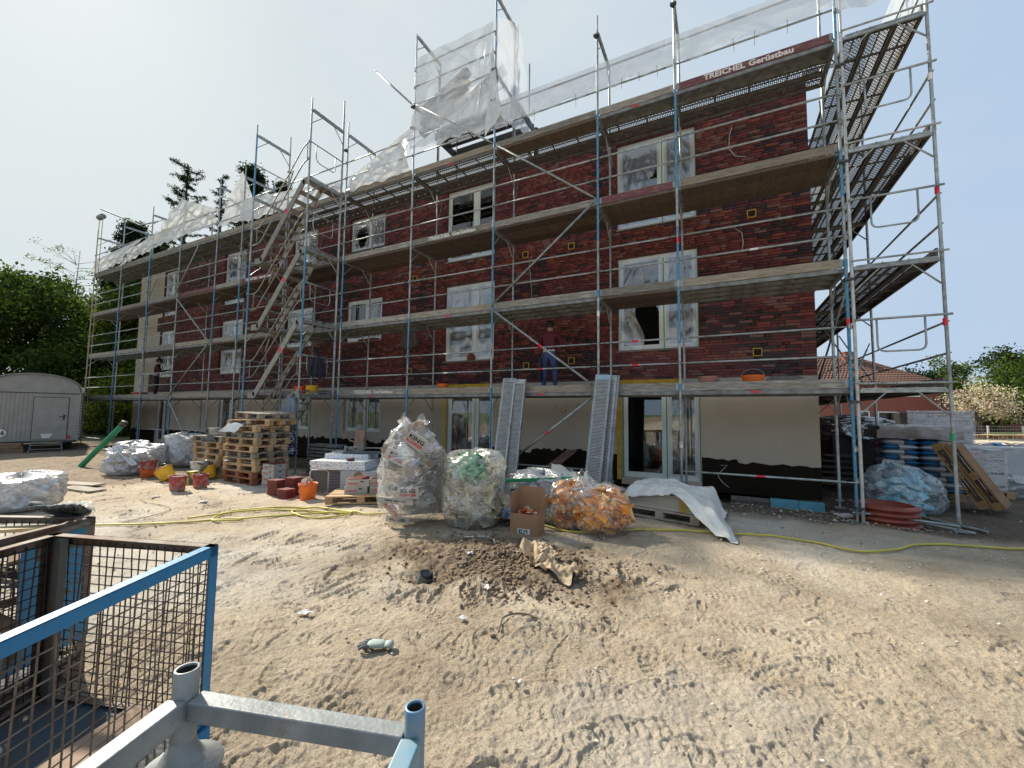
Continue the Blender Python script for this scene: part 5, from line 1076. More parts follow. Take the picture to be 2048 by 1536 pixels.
for k,(x,y,z,a) in enumerate(((-10.0,-2.35,.0,.5),(-9.95,-2.3,.14,.3),(-10.3,-2.3,.02,1.2),(-10.15,-2.75,.0,.9))): bcarton(x,y,gz(x,y)+z,a,['carton under the speckled foam edge, lower one','carton tilted on the lower one beside the speckled foam','torn carton lying between the stack and the speckled foam','flattened carton on the ground behind the loose bricks'][k])
i=0; col_=[('left heap','front'),('left heap','rear'),('right heap','front'),('right heap','rear')]
for hx,hy,nn in ((-9.75,-3.12,5),(-9.48,-2.95,6),(-9.35,-3.2,3)):
    for lv in range(nn):
        for q in range(3):
            b=PL.get('lb') or MB()
            if 'lb' not in PL: b.box((-.12,-.033,-.028),(.12,.033,.028)); PL['lb']=b.mesh('loose_brick',[mat('loose_clay_brick',(.19,.045,.032),.85,0,(.13,.03,.024),9,bump=.2,rand=.25)]); 
            o=inst(PL['lb'],'loose_brick',None,(hx+rp.uniform(-.015,.015),hy+(q-1)*.07,gz(hx,hy)+.03+lv*.058),Rz(rp.uniform(-.08,.08)+.1)); tag(o,'loose dark red brick, %s heap by the big orange bucket, %s layer, %s'%({5:'left',6:'middle',3:'right'}[nn],['bottom','second','third','fourth','fifth','sixth'][lv],['front','centre','back'][q]),'brick','loose bricks left of the orange bucket')
epsm=mat('speckled_foam',(.72,.73,.74),.85,0,(.12,.12,.13),55,(.60,.64),.1,50,detail=1)
def foam(x,y,z,w,d,h,rz,lab): 
    b=MB(); b.box((-w/2,-d/2,0),(w/2,d/2,h)); o=lobj(b,'foam_board',epsm,None,loc=(x,y,z),rot=Rz(rz)); tag(o,lab,'foam board','speckled foam boards')
ze=gz(-8.9,-2.3)
foam(-8.85,-2.2,ze+.50,1.15,.78,.09,.35,'lower speckled white foam board of the pile on the grey case'); foam(-8.88,-2.2,ze+.592,1.15,.78,.075,.36,'upper speckled white foam board of the wide pair'); foam(-9.0,-1.95,ze+.67,.95,.5,.10,.36,'smaller speckled foam block on top of the wide pair')
# grey plastic case and white tank under the foam
t=thing('grey_crate',(-8.95,-2.42,ze),'grey slatted plastic crate under the speckled foam boards','crate',None,.35)
b=MB(); b.box((-.12,-.02,0),(.28,.02,.48)); lobj(b,'crate_side',mat('grey_crate_plastic',(.25,.27,.30),.5),t)
for k in range(15): b=MB(); b.box((-.1,-.026,.03+k*.03),(.26,-.0205,.043+k*.03)); lobj(b,'slat_slot',ink,t)
t=thing('cardboard_stand',(-8.3,-2.2,ze),'tall grey printed carton holding up the right side of the foam boards','carton',None,.35)
b=MB(); b.box((-.42,-.25,0),(.32,.25,.49)); lobj(b,'box_body',mat('grey_printed_carton',(.36,.36,.38),.7),t)
b=MB(); b.box((-.3,-.253,.10),(-.1,-.2505,.17)); lobj(b,'yellow_print',yel,t); b=MB(); b.box((-.1,-.253,.10),(.2,-.2505,.17)); lobj(b,'orange_print',mat('orange_print2',(.5,.13,.04),.7),t)
b=MB(); b.lathe([(0,0),(.09,0),(.09,.002),(0,.002)],n=20); lobj(b,'round_print',mat('brown_print',(.2,.14,.08),.8),t,loc=(-.05,-.251,.40),rot=Rx(PI/2))
t=thing('white_basin',(-9.25,-2.55,ze+.05),'upturned white rimmed dark basin left under the foam boards','basin',None,.35)
b=MB(); b.tube([(-.2,0,0),(-.2,0,.36),(-.17,0,.41),(.17,0,.41),(.2,0,.36),(.2,0,0)],.016,8); lobj(b,'rim',mat('white_plastic_panel',(.62,.63,.65),.4),t,True); b=MB(); b.box((-.19,.01,.0),(.19,.04,.40)); lobj(b,'basin_bottom',mat('dark_basin',(.13,.13,.12),.6),t)
bcarton(-9.35,-1.95,ze+.672,.4,'white carton with hand hole on the left of the foam block',.3,.2,.13,closed=True); bcarton(-9.05,-1.85,ze+.772,.4,'bluish white carton on the foam block right of the first',.28,.2,.12,closed=True)
# tile cutter on the foam
t=thing('tile_cutter',(-8.6,-1.9,ze+.775),'grey and blue tile cutter standing on the speckled foam block','tile cutter',None,.35)
b=MB(); b.box((-.5,-.12,0),(.5,.12,.03)); lobj(b,'base',mat('dark_teal_base',(.02,.07,.10),.5),t)
b=MB(); b.box((-.48,-.08,.03),(.48,.08,.045)); b.tube([(-.48,-.03,.12),(.48,-.03,.12)],.012,8); b.tube([(-.48,.03,.12),(.48,.03,.12)],.012,8); b.box((-.5,-.05,.03),(-.46,.05,.15)); b.box((.46,-.05,.03),(.5,.05,.15)); lobj(b,'guide_rails',galvd(),t)
b=MB(); b.box((-.2,-.06,.1),(-.06,.06,.22)); b.tube([(-.1,0,.2),(-.42,0,.27)],.014,8); lobj(b,'cutting_head',mat('grey_tool_plastic',(.12,.12,.11),.5),t)
b=MB(); b.lathe([(0,0),(.07,0),(.09,.05),(0,.06)],n=12); o=lobj(b,'hammer_head',mat('dark_red_tool',(.1,.02,.02),.6),None,loc=(-8.6,-2.35,ze+.668)); tag(o,'dark red flat tool lying on the front of the foam boards','tool')
# brown board standing in front of the window
t=thing('wooden_plank',(-10.05,-.9,0),'reddish brown plank with metal end cap standing against the scaffold behind the foam boards','plank')
b=MB(); b.box((-.16,-.015,0),(.16,.015,1.32)); lobj(b,'board',mat('reddish_plank',(.34,.21,.16),.8,0,(.24,.14,.10),6,(.4,.7),.2,40,stretch=(6,6,1)),t,rot=Ry(.05)@Rx(-.08)); b=MB(); b.box((-.165,-.02,1.20),(.165,.02,1.33)); lobj(b,'end_cap',galvd(),t,rot=Ry(.05)@Rx(-.08))
# carton pallet behind right (x 750-760)
pallet('pallet','pallet with white cartons in the shade behind the small pallet',-8.4,-.55,.62,.0,None); 
b=MB(); b.box((-.5,-.35,0),(.5,.35,.09)); o=lobj(b,'white_carton_layer',carton,None,loc=(-8.4,-.55,.77)); tag(o,'flat white carton on the shaded pallet, with red bricks on top','carton')
for k in range(5): b=MB(); b.box((-.12,-.05,0),(.12,.05,.05)); o=lobj(b,'loose_brick',BR[1],None,loc=(-8.75+.17*k,-.6+.03*(k%2),.86),rot=Rz(.5*k)); tag(o,'dark red brick lying on the shaded white carton','brick','bricks on the shaded carton')
for k in range(3): b=MB(); b.box((-.45,-.3,0),(.45,.3,.19)); o=lobj(b,'wrapped_pack',mat('silver_wrapped_pack',(.45,.47,.5),.4,0,(.3,.31,.33),9,rand=.1),None,loc=(-8.4,-.55,gz(-8.4,-.5)+.2*k),rot=Rz(.03*k)); tag(o,'silver wrapped pack under the shaded pallet, %s'%['lowest','middle','top'][k],'pack','silver wrapped packs')
# stacked grey steel deck planks behind pallets
t=thing('deck_plank_pile',(-11.3,-.75,0),'pile of grey steel scaffold planks lying behind the tall pallet stack','planks')
for k in range(9): b=MB(); b.box((-.55+.02*(k%3),-.16,.09*k),(.6+.03*(k%2),.16,.09*k+.06)); lobj(b,'steel_plank',galvd(),t,rot=Rz(.03*(k%2)))
# leaning perforated planks: two pairs
steelf=mat('front_perforated_steel',(.48,.50,.50),.5,.35,(.34,.36,.36),8,(.4,.7),hole=(.047,.028,.42,.38,.122)); bluecap=mat('pale_blue_cap',(.22,.36,.52),.5,.2,(.3,.4,.5),9)
def leanplank(x,y,zt,yb,L_,lab,w=.32,cap=None,rz=0,dx=0):
    z0=0; ang=math.atan2(yb,zt); t=thing('steel_plank',(x,y,z0),lab,'scaffold plank'); t.rotation_euler=(-math.atan2(yb,zt)+0,math.atan2(dx,zt),rz)
    b=MB(); b.box((-w/2+.03,-.003,0),(w/2-.03,0,L_)); 
    k=('lp',L_)
    if k not in PL:
        q=MB(); q.box((-w/2+.03,0,-.003),(w/2-.03,L_,0)); PL[k]=q.mesh('perforated_sheet',steelf)
    inst(PL[k],'perforated_sheet',t,(0,0,0),Rx(PI/2))
    e=MB(); e.box((-w/2+.03,.045,.01),(w/2-.03,.05,L_-.1)); lobj(e,'dark_backing',mat('dark_steel',(.06,.06,.062),.6,.3),t); e=MB(); e.box((-w/2,-.004,0),(-w/2+.03,.055,L_)); e.box((w/2-.03,-.004,0),(w/2,.055,L_)); lobj(e,'side_channel',galv(),t)  # dark backing sheet added behind the perforations so the holes look black
    c=MB(); c.box((-w/2+.01,-.006,L_-.10),(w/2-.01,.05,L_)); lobj(c,'end_cap',cap or galv(),t)
    for zz in (.85,1.65):
        c=MB(); c.box((-w/2+.03,-.005,zz),(w/2-.03,-.003,zz+.012)); lobj(c,'cross_bead',galv(),t)
    return t
leanplank(-6.18,-.62,2.45,.5,2.5,'left steel plank of the pair leaning on the scaffold behind the green bag',dx=.03)
leanplank(-5.93,-.56,2.42,.45,2.46,'right steel plank of the pair leaning on the scaffold behind the green bag',w=.30,dx=.03)
leanplank(-4.12,-.70,2.45,.55,2.52,'front blue capped steel plank leaning on the scaffold left of the glass door',cap=bluecap,dx=.12)
leanplank(-4.02,-.58,2.43,.5,2.50,'second steel plank close behind the blue capped one',dx=.12); leanplank(-3.98,-.50,2.42,.46,2.5,'third steel plank behind the blue capped one, hardly showing',dx=.12)
b=MB(); b.box((-.15,-.9,-.012),(.15,.9,.012)); o=lobj(b,'ramp_board',woodred(),None,loc=(-5.4,.45,.42),rot=Rz(-.35)@Rx(.42)); tag(o,'reddish board sloping up behind the milky bags to the wall','board')
# hanging clothes
cloth_g=mat('grey_hoodie_cloth',(.22,.24,.28),.95,0,(.16,.18,.21),4,bump=.3,bs=60); cloth_d=mat('dark_jacket_cloth',(.018,.018,.028),.9,0,(.035,.035,.05),5)
def garment(name,x,y,zt,w,h,m,lab,seed,cat='jacket',rz=0,arms=True):
    b=MB(); nu,nv=24,30
    for side_ in (-1,1):
        P=[]
        for i in range(nu):
            u=i/(nu-1)*2-1; row=[]
            for j in range(nv):
                v=j/(nv-1); ww=w*(.28+.72*min(1,v*3.0))*(1-.12*math.sin(v*3)); dp=(.10*(1-u*u)**.5*(.5+.5*v)+.02)*side_
                xx=u*ww/2; zz=zt-v*h+ .05*(abs(u)**2)*-(1-v); fo=.028*math.sin(u*9+seed+v*3)+.02*math.sin(u*17+v*7+seed)
                if j==nv-1: zz+=.03*math.sin(u*8+seed)
                row.append((xx,dp+fo*side_*v,zz))
            P.append(row)
        b.grid(P)
    t=thing(name,(x,y,0),lab,cat,None,rz); lobj(b,'body_cloth',m,t,True)
    if arms:
        for s in (-1,1):
            b=MB(); b.tube([(s*w*.30,0,zt-.12*h),(s*w*.50,-.03,zt-.4*h),(s*w*.55,-.02,zt-.72*h),(s*w*.50,-.05,zt-.98*h)],[.06,.065,.055,.04],10); lobj(b,'sleeve',m,t,True)
    return t
garment('hanging_hoodie',-12.1,-1.28,2.1,.42,.95,cloth_g,'grey hooded jacket hanging from the front of the stair tower',2)
garment('plastic_carrier',-12.0,-1.25,1.15,.30,.62,mat('blue_white_striped_film',(.5,.52,.55),.4,0,(.02,.02,.10),10,(.48,.52),stretch=(1,1,2.2)),'dark blue and white striped carrier bag hanging below the grey jacket',5,'carrier bag',arms=False)
garment('hanging_jacket',-11.98,-.62,3.22,.42,.62,cloth_d,'dark jacket hanging over the end guard of the stair tower',4,rz=PI/2)
garment('hanging_jacket',-9.28,.12,3.85,.40,.5,mat('dark_brown_jacket',(.045,.028,.025),.9),'dark brown jacket hanging from the scaffold post under the second deck',7)
# ---- worker
def person(loc,shirt,trous,hair,pose,label,rz=0,s=1.0,crouch=0):
    t=thing('person',loc,label,'person',None,rz)
    J=pose; names=list(J); idx={n:i for i,n in enumerate(names)}
    E=[('pelvis','waist'),('waist','chest'),('chest','neck'),('neck','head0'),('head0','head1'),('chest','shL'),('shL','elL'),('elL','wrL'),('wrL','haL'),('chest','shR'),('shR','elR'),('elR','wrR'),('wrR','haR'),('pelvis','hiL'),('hiL','knL'),('knL','anL'),('anL','toL'),('pelvis','hiR'),('hiR','knR'),('knR','anR'),('anR','toR')]
    me=bpy.data.meshes.new('body'); me.from_pydata([Vector(J[n][0])*s for n in names],[(idx[a],idx[b]) for a,b in E],[]); o=bpy.data.objects.new('tmp',me); COL.objects.link(o)
    sk=o.modifiers.new('skin','SKIN'); 
    for i,n in enumerate(names): r=J[n][1]; me.skin_vertices[0].data[i].radius=(r[0]*s,r[1]*s) if isinstance(r,tuple) else (r*s,r*s)
    me.skin_vertices[0].data[idx['pelvis']].use_root=True
    sb=o.modifiers.new('sub','SUBSURF'); sb.levels=2; sb.render_levels=2
    dg=bpy.context.evaluated_depsgraph_get(); dg.update(); m2=bpy.data.meshes.new_from_object(o.evaluated_get(dg)); bpy.data.objects.remove(o)
    m2.materials.clear()
    for m in (shirt,trous,mat('skin',(.36,.19,.13),.6),mat('black_boot',(.02,.02,.02),.7),mat('white_hem',(.5,.5,.5),.9)): m2.materials.append(m)
    zh=J['waist'][0][2]*s-.04; zn=J['neck'][0][2]*s
    for p in m2.polygons:
        c=p.center; p.use_smooth=True; r=math.hypot(c.x,c.y)
        p.material_index=3 if c.z<.12*s else 1 if c.z<zh-.03 and abs(c.x)<.3*s and c.y<.28*s else 4 if c.z<zh and abs(c.x)<.3*s and c.y<.28*s else 2 if c.z>zn+.0 and abs(c.x)<.16*s else 0
        for hn in ('haL','haR'):
            if (c-Vector(J[hn][0])*s).length<.10*s: p.material_index=2
    b=inst(m2,'body',t)
    # fingers
    for hn,wn in (('haL','wrL'),('haR','wrR')):
        h=Vector(J[hn][0])*s; d=(h-Vector(J[wn][0])*s).normalized(); sidev=d.cross(Vector((0,1,.2))).normalized(); fm=MB()
        for k in range(4): q=h+sidev*(k-1.5)*.02*s; l=(.07,.08,.075,.06)[k]*s; fm.tube([q,q+d*l*.5+Vector((0,.006,0)),q+d*l*.9+Vector((0,.02,-.004))],[.0095*s,.009*s,.007*s],7)
        fm.tube([h-sidev*.035*s-d*.03,h-sidev*.06*s+d*.02,h-sidev*.055*s+d*.05],[.011*s,.010*s,.008*s],7); lobj(fm,'fingers',MATS['skin'],t,True)
    hc=(Vector(J['head0'][0])+Vector(J['head1'][0]))*.5*s
    hb=MB(); hb.lathe([(0,.125),(.05,.118),(.085,.09),(.102,.045),(.103,0),(.098,-.03),(.085,-.055)],n=20,sy=1.12); lobj(hb,'hair',hair,t,True,loc=hc+Vector((0,-.012,.012)),rot=Rx(.12))
    fc=MB(); fc.lathe([(0,.022),(.012,.018),(.016,0),(.0,-.02)],n=8); 
    for sx in (-1,1): eb=MB(); eb.lathe([(0,.03),(.012,.025),(.014,0),(.008,-.03),(0,-.032)],n=8,sy=2); lobj(eb,'ear',MATS['skin'],t,True,loc=hc+Vector((sx*.094,.0,-.02)))
    nb=MB(); nb.tube([(0,.10,.0),(0,.128,-.028),(0,.105,-.036)],[.008,.014,.01],8); lobj(nb,'nose',MATS['skin'],t,True,loc=hc)
    for sx in (-1,1): eb=MB(); eb.lathe([(0,-.008),(.010,0),(0,.008)],n=8); lobj(eb,'eye',mat('eye_dark',(.05,.04,.03),.3),t,loc=hc+Vector((sx*.034,.097,.008)))
    mb=MB(); mb.box((-.024,.098,-.066),(.024,.104,-.058)); lobj(mb,'mouth',mat('lip',(.25,.09,.08),.6),t,loc=hc)
    return t
POSE={'pelvis':((0,0,.96),(.155,.11)),'waist':((0,.01,1.08),(.145,.10)),'chest':((0,.03,1.34),(.17,.115)),'neck':((0,.06,1.50),.056),'head0':((0,.085,1.59),(.078,.088)),'head1':((0,.10,1.70),(.075,.085)),
'shL':((-.19,.04,1.42),.062),'elL':((-.27,.14,1.22),.046),'wrL':((-.22,.36,1.28),.034),'haL':((-.20,.44,1.30),(.036,.022)),'shR':((.19,.04,1.42),.062),'elR':((.29,.13,1.20),.046),'wrR':((.25,.33,1.12),.034),'haR':((.24,.41,1.12),(.036,.022)),
'hiL':((-.10,0,.90),.098),'knL':((-.12,.03,.50),.068),'anL':((-.13,-.01,.09),.047),'toL':((-.14,.14,.05),(.045,.035)),'hiR':((.10,0,.90),.098),'knR':((.14,.04,.50),.068),'anR':((.16,0,.09),.047),'toR':((.17,.15,.05),(.045,.035))}
jeans=mat('blue_jeans',(.035,.065,.17),.9,0,(.015,.03,.09),9,(.4,.65),.2,40); shirt_=mat('dark_red_shirt',(.11,.012,.025),.9,0,(.075,.01,.018),5,bump=.25,bs=12)
w=person((-5.53,.72,2.125),shirt_,jeans,mat('black_hair',(.012,.01,.01),.7),POSE,'black haired worker in dark red shirt and blue jeans on the first deck',.05,1.0)
b=MB(); b.box((-.22,-.12,.62),(-.16,.02,.86)); b.box((-.215,-.11,.30),(-.175,.0,.60)); lobj(b,'tool_pouch',mat('black_holster',(.015,.015,.02),.8),w)
person((-24.0,.65,2.125),mat('far_dark_shirt',(.05,.012,.014),.9),mat('dark_trousers',(.012,.014,.025),.9),MATS['black_hair'],POSE,'far worker in dark clothes on the first deck near the left end',-.5,1.0)
# things on the sill of the middle window
b=MB(); b.lathe([(.0,0),(.11,0),(.12,.1),(.07,.19),(0,.2)],n=14); o=lobj(b,'brown_bundle',mat('brown_bundle',(.14,.05,.03),.8),None,loc=(-8.15,1.38,3.13),rot=Rz(.3)); tag(o,'brown bundle lying on the sill of the middle film covered window','bundle')
for k,(x,z) in enumerate(((-12.4,3.97),(-12.05,3.97),(-11.8,3.97))): b=MB(); b.box((-.12,-.05,0),(.12,.05,.06)); o=lobj(b,'loose_brick',BR[1],None,loc=(x,1.36,z),rot=Rz(.2*k)); tag(o,'dark brick lying on the sill of the window right of the tower','brick','bricks on the sill')
# ---- small litter in the sand
def litter(name,lab,x,y,w,h,m,seed,cat,amp=.03,n=14,rz=0,lift=.01,group=None):
    U,V_=np.meshgrid(np.linspace(-.5,.5,n),np.linspace(-.5,.5,n),indexing='ij'); wob=1+.5*fbm(U*3+seed,V_*3,seed,2)
    X=U*w*wob; Y=V_*h*wob; Z=amp*(fbm(U*5+seed,V_*5,seed+3,3)+.3)*1.6; c,s=math.cos(rz),math.sin(rz)
    px=x+X*c-Y*s; py=y+X*s+Y*c; gzv=gbase(px,py); b=MB(); b.grid([[(px[i,j],py[i,j],gzv[i,j]+max(.012,Z[i,j]+lift)+.01) for j in range(n)] for i in range(n)]); o=b.obj(name,m,None,False,off=(x,y,gz(x,y))); tag(o,lab,cat,group); return o
pap=mat('brown_kraft_paper',(.42,.33,.22),.85,0,(.33,.25,.16),8); wh=mat('white_paper_scrap',(.6,.6,.58),.8)
litter('paper_sheet','crumpled brown paper, the upper piece on the dug up mound',-3.72,-4.08,.34,.36,pap,3,'paper',.10,18,.6,.06); litter('paper_sheet','creased brown paper, the lower right piece on the mound',-3.38,-4.38,.40,.26,pap,5,'paper',.07,18,-.3,.05); litter('paper_sheet','brown paper fold joining the two pieces on the mound',-3.58,-4.28,.26,.22,pap,8,'paper',.09,14,.2,.06)
for k,(x,y,w_,h_,lab) in enumerate(((-4.95,-6.05,.10,.07,'white scrap of paper on the sand right of the blue cage post'),(-4.45,-4.35,.09,.05,'white scrap on the left flank of the mound'),(-3.85,-5.0,.08,.05,'small white scrap below the mound'),(-3.75,-5.55,.06,.05,'small white scrap on the sand between mound and glove'),(-3.0,-6.05,.03,.03,'tiny white fleck near the bent twig'),(-.6,-3.4,.05,.03,'tiny white fleck on the open sand at right'),(-3.75,-6.8,.05,.04,'shiny white scrap on the sand right of the glove'),(-10.2,-4.2,.14,.08,'pale scrap on the sand by the pale cord'),(-11.5,-4.35,.16,.07,'pale foil scrap below the red tubs'),(-3.4,-7.25,.04,.03,'yellowish chip on the sand behind the steel rack'),(-4.95,-4.5,.07,.04,'yellowish crumb left of the mound'))):
    litter('paper_scrap' if k<9 else 'chip',lab,x,y,w_,h_,wh if k<9 else mat('tan_chip',(.5,.36,.18),.9),20+k,'scrap',.02,6,k)
hose([(-5.0,-3.75),(-4.75,-3.8),(-4.5,-3.78),(-4.35,-3.95)],'white plastic strap curling on the sand at the top of the mound',.008,mat('white_strap',(.6,.59,.55),.6),'strap','strap')
b=MB(); b.tube([(-.05,0,-.1),(.02,0,.05)],.075,16,cap=False); b.lathe([(.0,.0),(.06,.03),(.062,.06)],n=16); o=lobj(b,'pipe_end',mat('grey_black_pipe',(.09,.10,.11),.5),None,True,loc=(-4.6,-4.95,gz(-4.6,-4.95)+.07)); tag(o,'grey black pipe end sticking out of the hole left of the mound','pipe')
# glove
def glove(x,y,z,rz,m,lab,s=1,R=None):
    t=thing('work_glove',(x,y,z),lab,'glove',None,rz)
    if R: t.rotation_euler=R
    b=MB(); b.tube([(.07*s,0,.022*s),(.03*s,0,.026*s),(-.03*s,0,.026*s),(-.055*s,0,.02*s)],[.030*s,.042*s,.045*s,.036*s],14,ell=.5); lobj(b,'palm',m,t,True)
    b=MB(); b.tube([(.06*s,0,.022*s),(.11*s,.004,.024*s)],[.034*s,.042*s],14,ell=.55); lobj(b,'cuff',m,t,True)
    fmat=mat('grey_glove_coating',(.10,.105,.11),.7)
    for k,(yy,l,a) in enumerate(((-.035,.065,-.25),(-.012,.08,-.05),(.012,.075,.1),(.034,.06,.3))):
        b=MB(); p=Vector((-.045*s,yy*s,.022*s)); d=Vector((-math.cos(a),math.sin(a),0)); b.tube([p+d*.0,p+d*l*.5*s+Vector((0,0,.006*s)),p+d*l*s-Vector((0,0,.006*s))],[.013*s,.012*s,.009*s],8); lobj(b,'finger',fmat,t,True)
    b=MB(); b.tube([(.02*s,.035*s,.024*s),(-.01*s,.07*s,.02*s),(-.035*s,.08*s,.012*s)],[.014*s,.013*s,.010*s],8); lobj(b,'thumb',fmat,t,True)
glove(-4.02,-6.2,gz(-4.02,-6.2)+.012,.45,mat('pale_green_glove',(.36,.42,.38),.95,0,(.28,.33,.30),9),'pale green grey work glove lying on the open sand',1.0)
# pebbles and clods scattered
def scatter():
    R=np.random.default_rng(5); n=5200; r=1.2+R.random(n)**.7*13; a=YAW+(R.random(n)-.5)*2.1; x=CAM.x+r*np.sin(a); y=CAM.y+r*np.cos(a); s=(.003+.008*R.random(n)**3)*(1+.12*r)
    k=R.random(n)<.3; x[k]=-4.0+R.normal(size=k.sum())*.55; y[k]=-4.3+R.normal(size=k.sum())*.42; s[k]=.006+.022*R.random(k.sum())**2
    k2=(R.random(n)<.25)&~k; x[k2]=-3.5+4.6*R.random(k2.sum()); y[k2]=-.5+1.7*R.random(k2.sum()); s[k2]*=1.3
    z=gbase(x,y)+s*.3+.012
    base=np.array([(1,0,0),(-1,0,0),(0,1,0),(0,-1,0),(0,0,.8),(0,0,-.8)]); V=(x[:,None,None]*0)+base[None]*(.6+.7*R.random((n,6,1)))*s[:,None,None]; V[:,:,0]*=1+.6*R.random((n,1)); V+=np.stack([x,y,z],-1)[:,None,:]
    F=np.array([(0,2,4),(2,1,4),(1,3,4),(3,0,4),(2,0,5),(1,2,5),(3,1,5),(0,3,5)]); Fq=(np.arange(n)[:,None,None]*6+F[None]).reshape(-1,3)
    mi=np.where(k,1,np.where(R.random(n)<.35,2,0)); mi=np.where(k2&(R.random(n)<.6),3,mi)
    fast('pebbles',V.reshape(-1,3),Fq,[mat('sand_pebble',(.36,.29,.2),.9),mat('damp_clod',(.17,.12,.08),.95),mat('white_pebble',(.62,.58,.5),.8),mat('grey_gravel',(.2,.19,.18),.9)],mi=np.repeat(mi,8),kind='stuff')
scatter()
# ================================================================ FOREGROUND CAGES AND RACK
def V3(*a): return Vector(a)
def cage(name,label,K,u,v,lu,lv,h,blue_v=True,panel=False,z0=0.0,wires=True,skipfar=False):
    """mesh box pallet: K corner, u and v unit directions of its two visible sides"""
    t=thing(name,(K[0],K[1],z0),label,'wire cage'); u=Vector((*u,0)).normalized(); v=Vector((*v,0)).normalized(); up=Vector((0,0,1))
    def bar(p,q,w,d,m,n,inn,off=0):
        # flat angle-steel: two thin legs along p-q; w = face width, inn = inward direction
        ax=(q-p).normalized(); side_=up if abs(ax.z)<.5 else None
        b=MB()
        fdir=(-up) if abs(ax.z)<.5 else inn[1]
        for a_,b_ in ((fdir,w),(inn[0],d)):
            th=(inn[0] if a_ is fdir else fdir)*.004
            vs=[p,q,q+a_*b_,p+a_*b_]; vs=vs+[x+th for x in vs]; b.add(vs,((0,1,2,3),(7,6,5,4),(0,4,5,1),(1,5,6,2),(2,6,7,3),(3,7,4,0)))
        return lobj(b,n,m,t)
    B=blued() if blue_v else rust(); Rm=rust(); wm=mat('dark_wire',(.05,.04,.045),.6,.5,(.10,.05,.035),12,(.5,.7))
    O=V3(0,0,0); cs=[O,u*lu,u*lu+v*lv,v*lv]
    inn=[(v,u),( -u,v),(-v,-u),(u,-v)]
    # posts
    for c,i in zip(cs,((v,u),(v,-u),(-v,-u),(-v,u))):
        w=.075 if c is not O else .055
        bar(c+up*.03,c+up*h,w,w,B if c is O else Rm,'corner_post',(i[0],i[1]))
        if c is not O: bar(c+up*.03,c+up*h,w,w,Rm,'corner_post',(i[1],i[0]))
    # top rails
    for k in range(4):
        p=cs[k]+up*h; q=cs[(k+1)%4]+up*h; io=[v,-u,-v,u][k]
        m=B if k in (3,) else Rm
        bar(p,q,.052,.05,m,'top_rail',(io,None))
        bar(cs[k]+up*.14,cs[(k+1)%4]+up*.14,.07,.04,m,'bottom_rail',(io,None))
    # wire mesh on four sides, thin rods
    for k in range(4):
        p=cs[k]; q=cs[(k+1)%4]; L_=(q-p).length; d=(q-p).normalized(); io=[v,-u,-v,u][k]; n=int(L_/.05); b=MB(); rs=random.Random(k*7+int(lu*10))
        for i in range(1,n):
            a=p+d*(i*L_/n)+io*.012; j=io*.02*math.sin(i*1.7+k)
            b.tube([a+up*.10,a+up*.3+j*.8+d*.004*rs.uniform(-1,1),a+up*.55+j,a+up*(h-.03)],.0033,4,cap=False)
        for i in range(1,int((h-.16)/.05)+1):
            z=.12+i*.05; j=io*.012
            b.tube([p+up*z+io*.008,p+d*L_*.35+up*(z+.006*math.sin(i*2.1))+j,p+d*L_*.7+up*(z-.004*math.sin(i))+j,q+up*z+io*.008],.0033,4,cap=False)
        lobj(b,'wire_mesh',wm if k!=3 else mat('wire_painted_lit',(.23,.19,.15),.6,.5,(.12,.09,.07),12),t,kind='stuff')  # wires of the last side painted paler, as if lit
    b=MB(); pts=[c+up*.12 for c in cs]; b.add(pts+[x-up*.02 for x in pts],((0,1,2,3),(7,6,5,4),(0,4,5,1),(1,5,6,2),(2,6,7,3),(3,7,4,0))); lobj(b,'floor_plate',mat('blue_grey_floor',(.035,.06,.085),.8,0,(.06,.055,.05),5),t)
    for c in cs:
        b=MB(); i=(cs[2]*.5-c).normalized(); f=c+i*.06; b.box((f.x-.05,f.y-.05,0),(f.x+.05,f.y+.05,.1)); lobj(b,'foot',B if c is O else Rm,t)
    return t,u,v
K=(-4.19,-7.165)
cg,u1,v1=cage('wire_cage','blue framed wire mesh cage in the lower left foreground, empty but for two boards',K,(-1.0,-.315),(.44,-.86),1.03,1.35,.972)
# corner cap, gusset and inner plates
b=MB(); g=u1; 
b.add([Vector((0,0,.972)),Vector((0,0,.972))+u1*.10,Vector((0,0,.87)),Vector((0,0,.972))+v1*.0],[(0,1,2)]); lobj(b,'gusset',rust(),cg)
b=MB(); q=u1*1.03; b.box((q.x-.02,q.y-.02,.10),(q.x+.13,q.y+.01,.96)); lobj(b,'back_plate',mat('grey_green_plate',(.11,.115,.10),.7,.2,(.16,.10,.06),5,(.5,.7)),cg)
# floor boards inside
def plankin(lab,p,q,w,th,m,z=.0,name='wooden_board'):
    p=Vector(p);q=Vector(q); d=q-p; L_=d.length; b=MB(); b.box((0,-w/2,-th/2),(L_,w/2,th/2)); R=d.to_track_quat('X','Z').to_matrix(); o=lobj(b,name,m,None,loc=p,rot=R); return tag(o,lab,'board')
base=Vector((K[0],K[1],0))
bwood=mat('sawn_board',(.30,.21,.15),.85,0,(.22,.15,.10),5,(.35,.7),.2,50,stretch=(1.2,9,9))
plankin('sawn board lying on the floor of the front cage, reaching toward the blue post',base+u1*.13+v1*.25+V3(0,0,.30),base+u1*.50+v1*1.3+V3(0,0,.16),.16,.05,bwood)
plankin('wider dusty board beside the sawn one in the front cage',base+u1*.30+v1*.55+V3(0,0,.19),base+u1*.75+v1*1.3+V3(0,0,.15),.2,.03,wood())
plankin('narrow rusty bar on the floor of the front cage',base+u1*.95+v1*.3+V3(0,0,.14),base+u1*.55+v1*1.2+V3(0,0,.14),.03,.03,rust(),name='steel_bar')
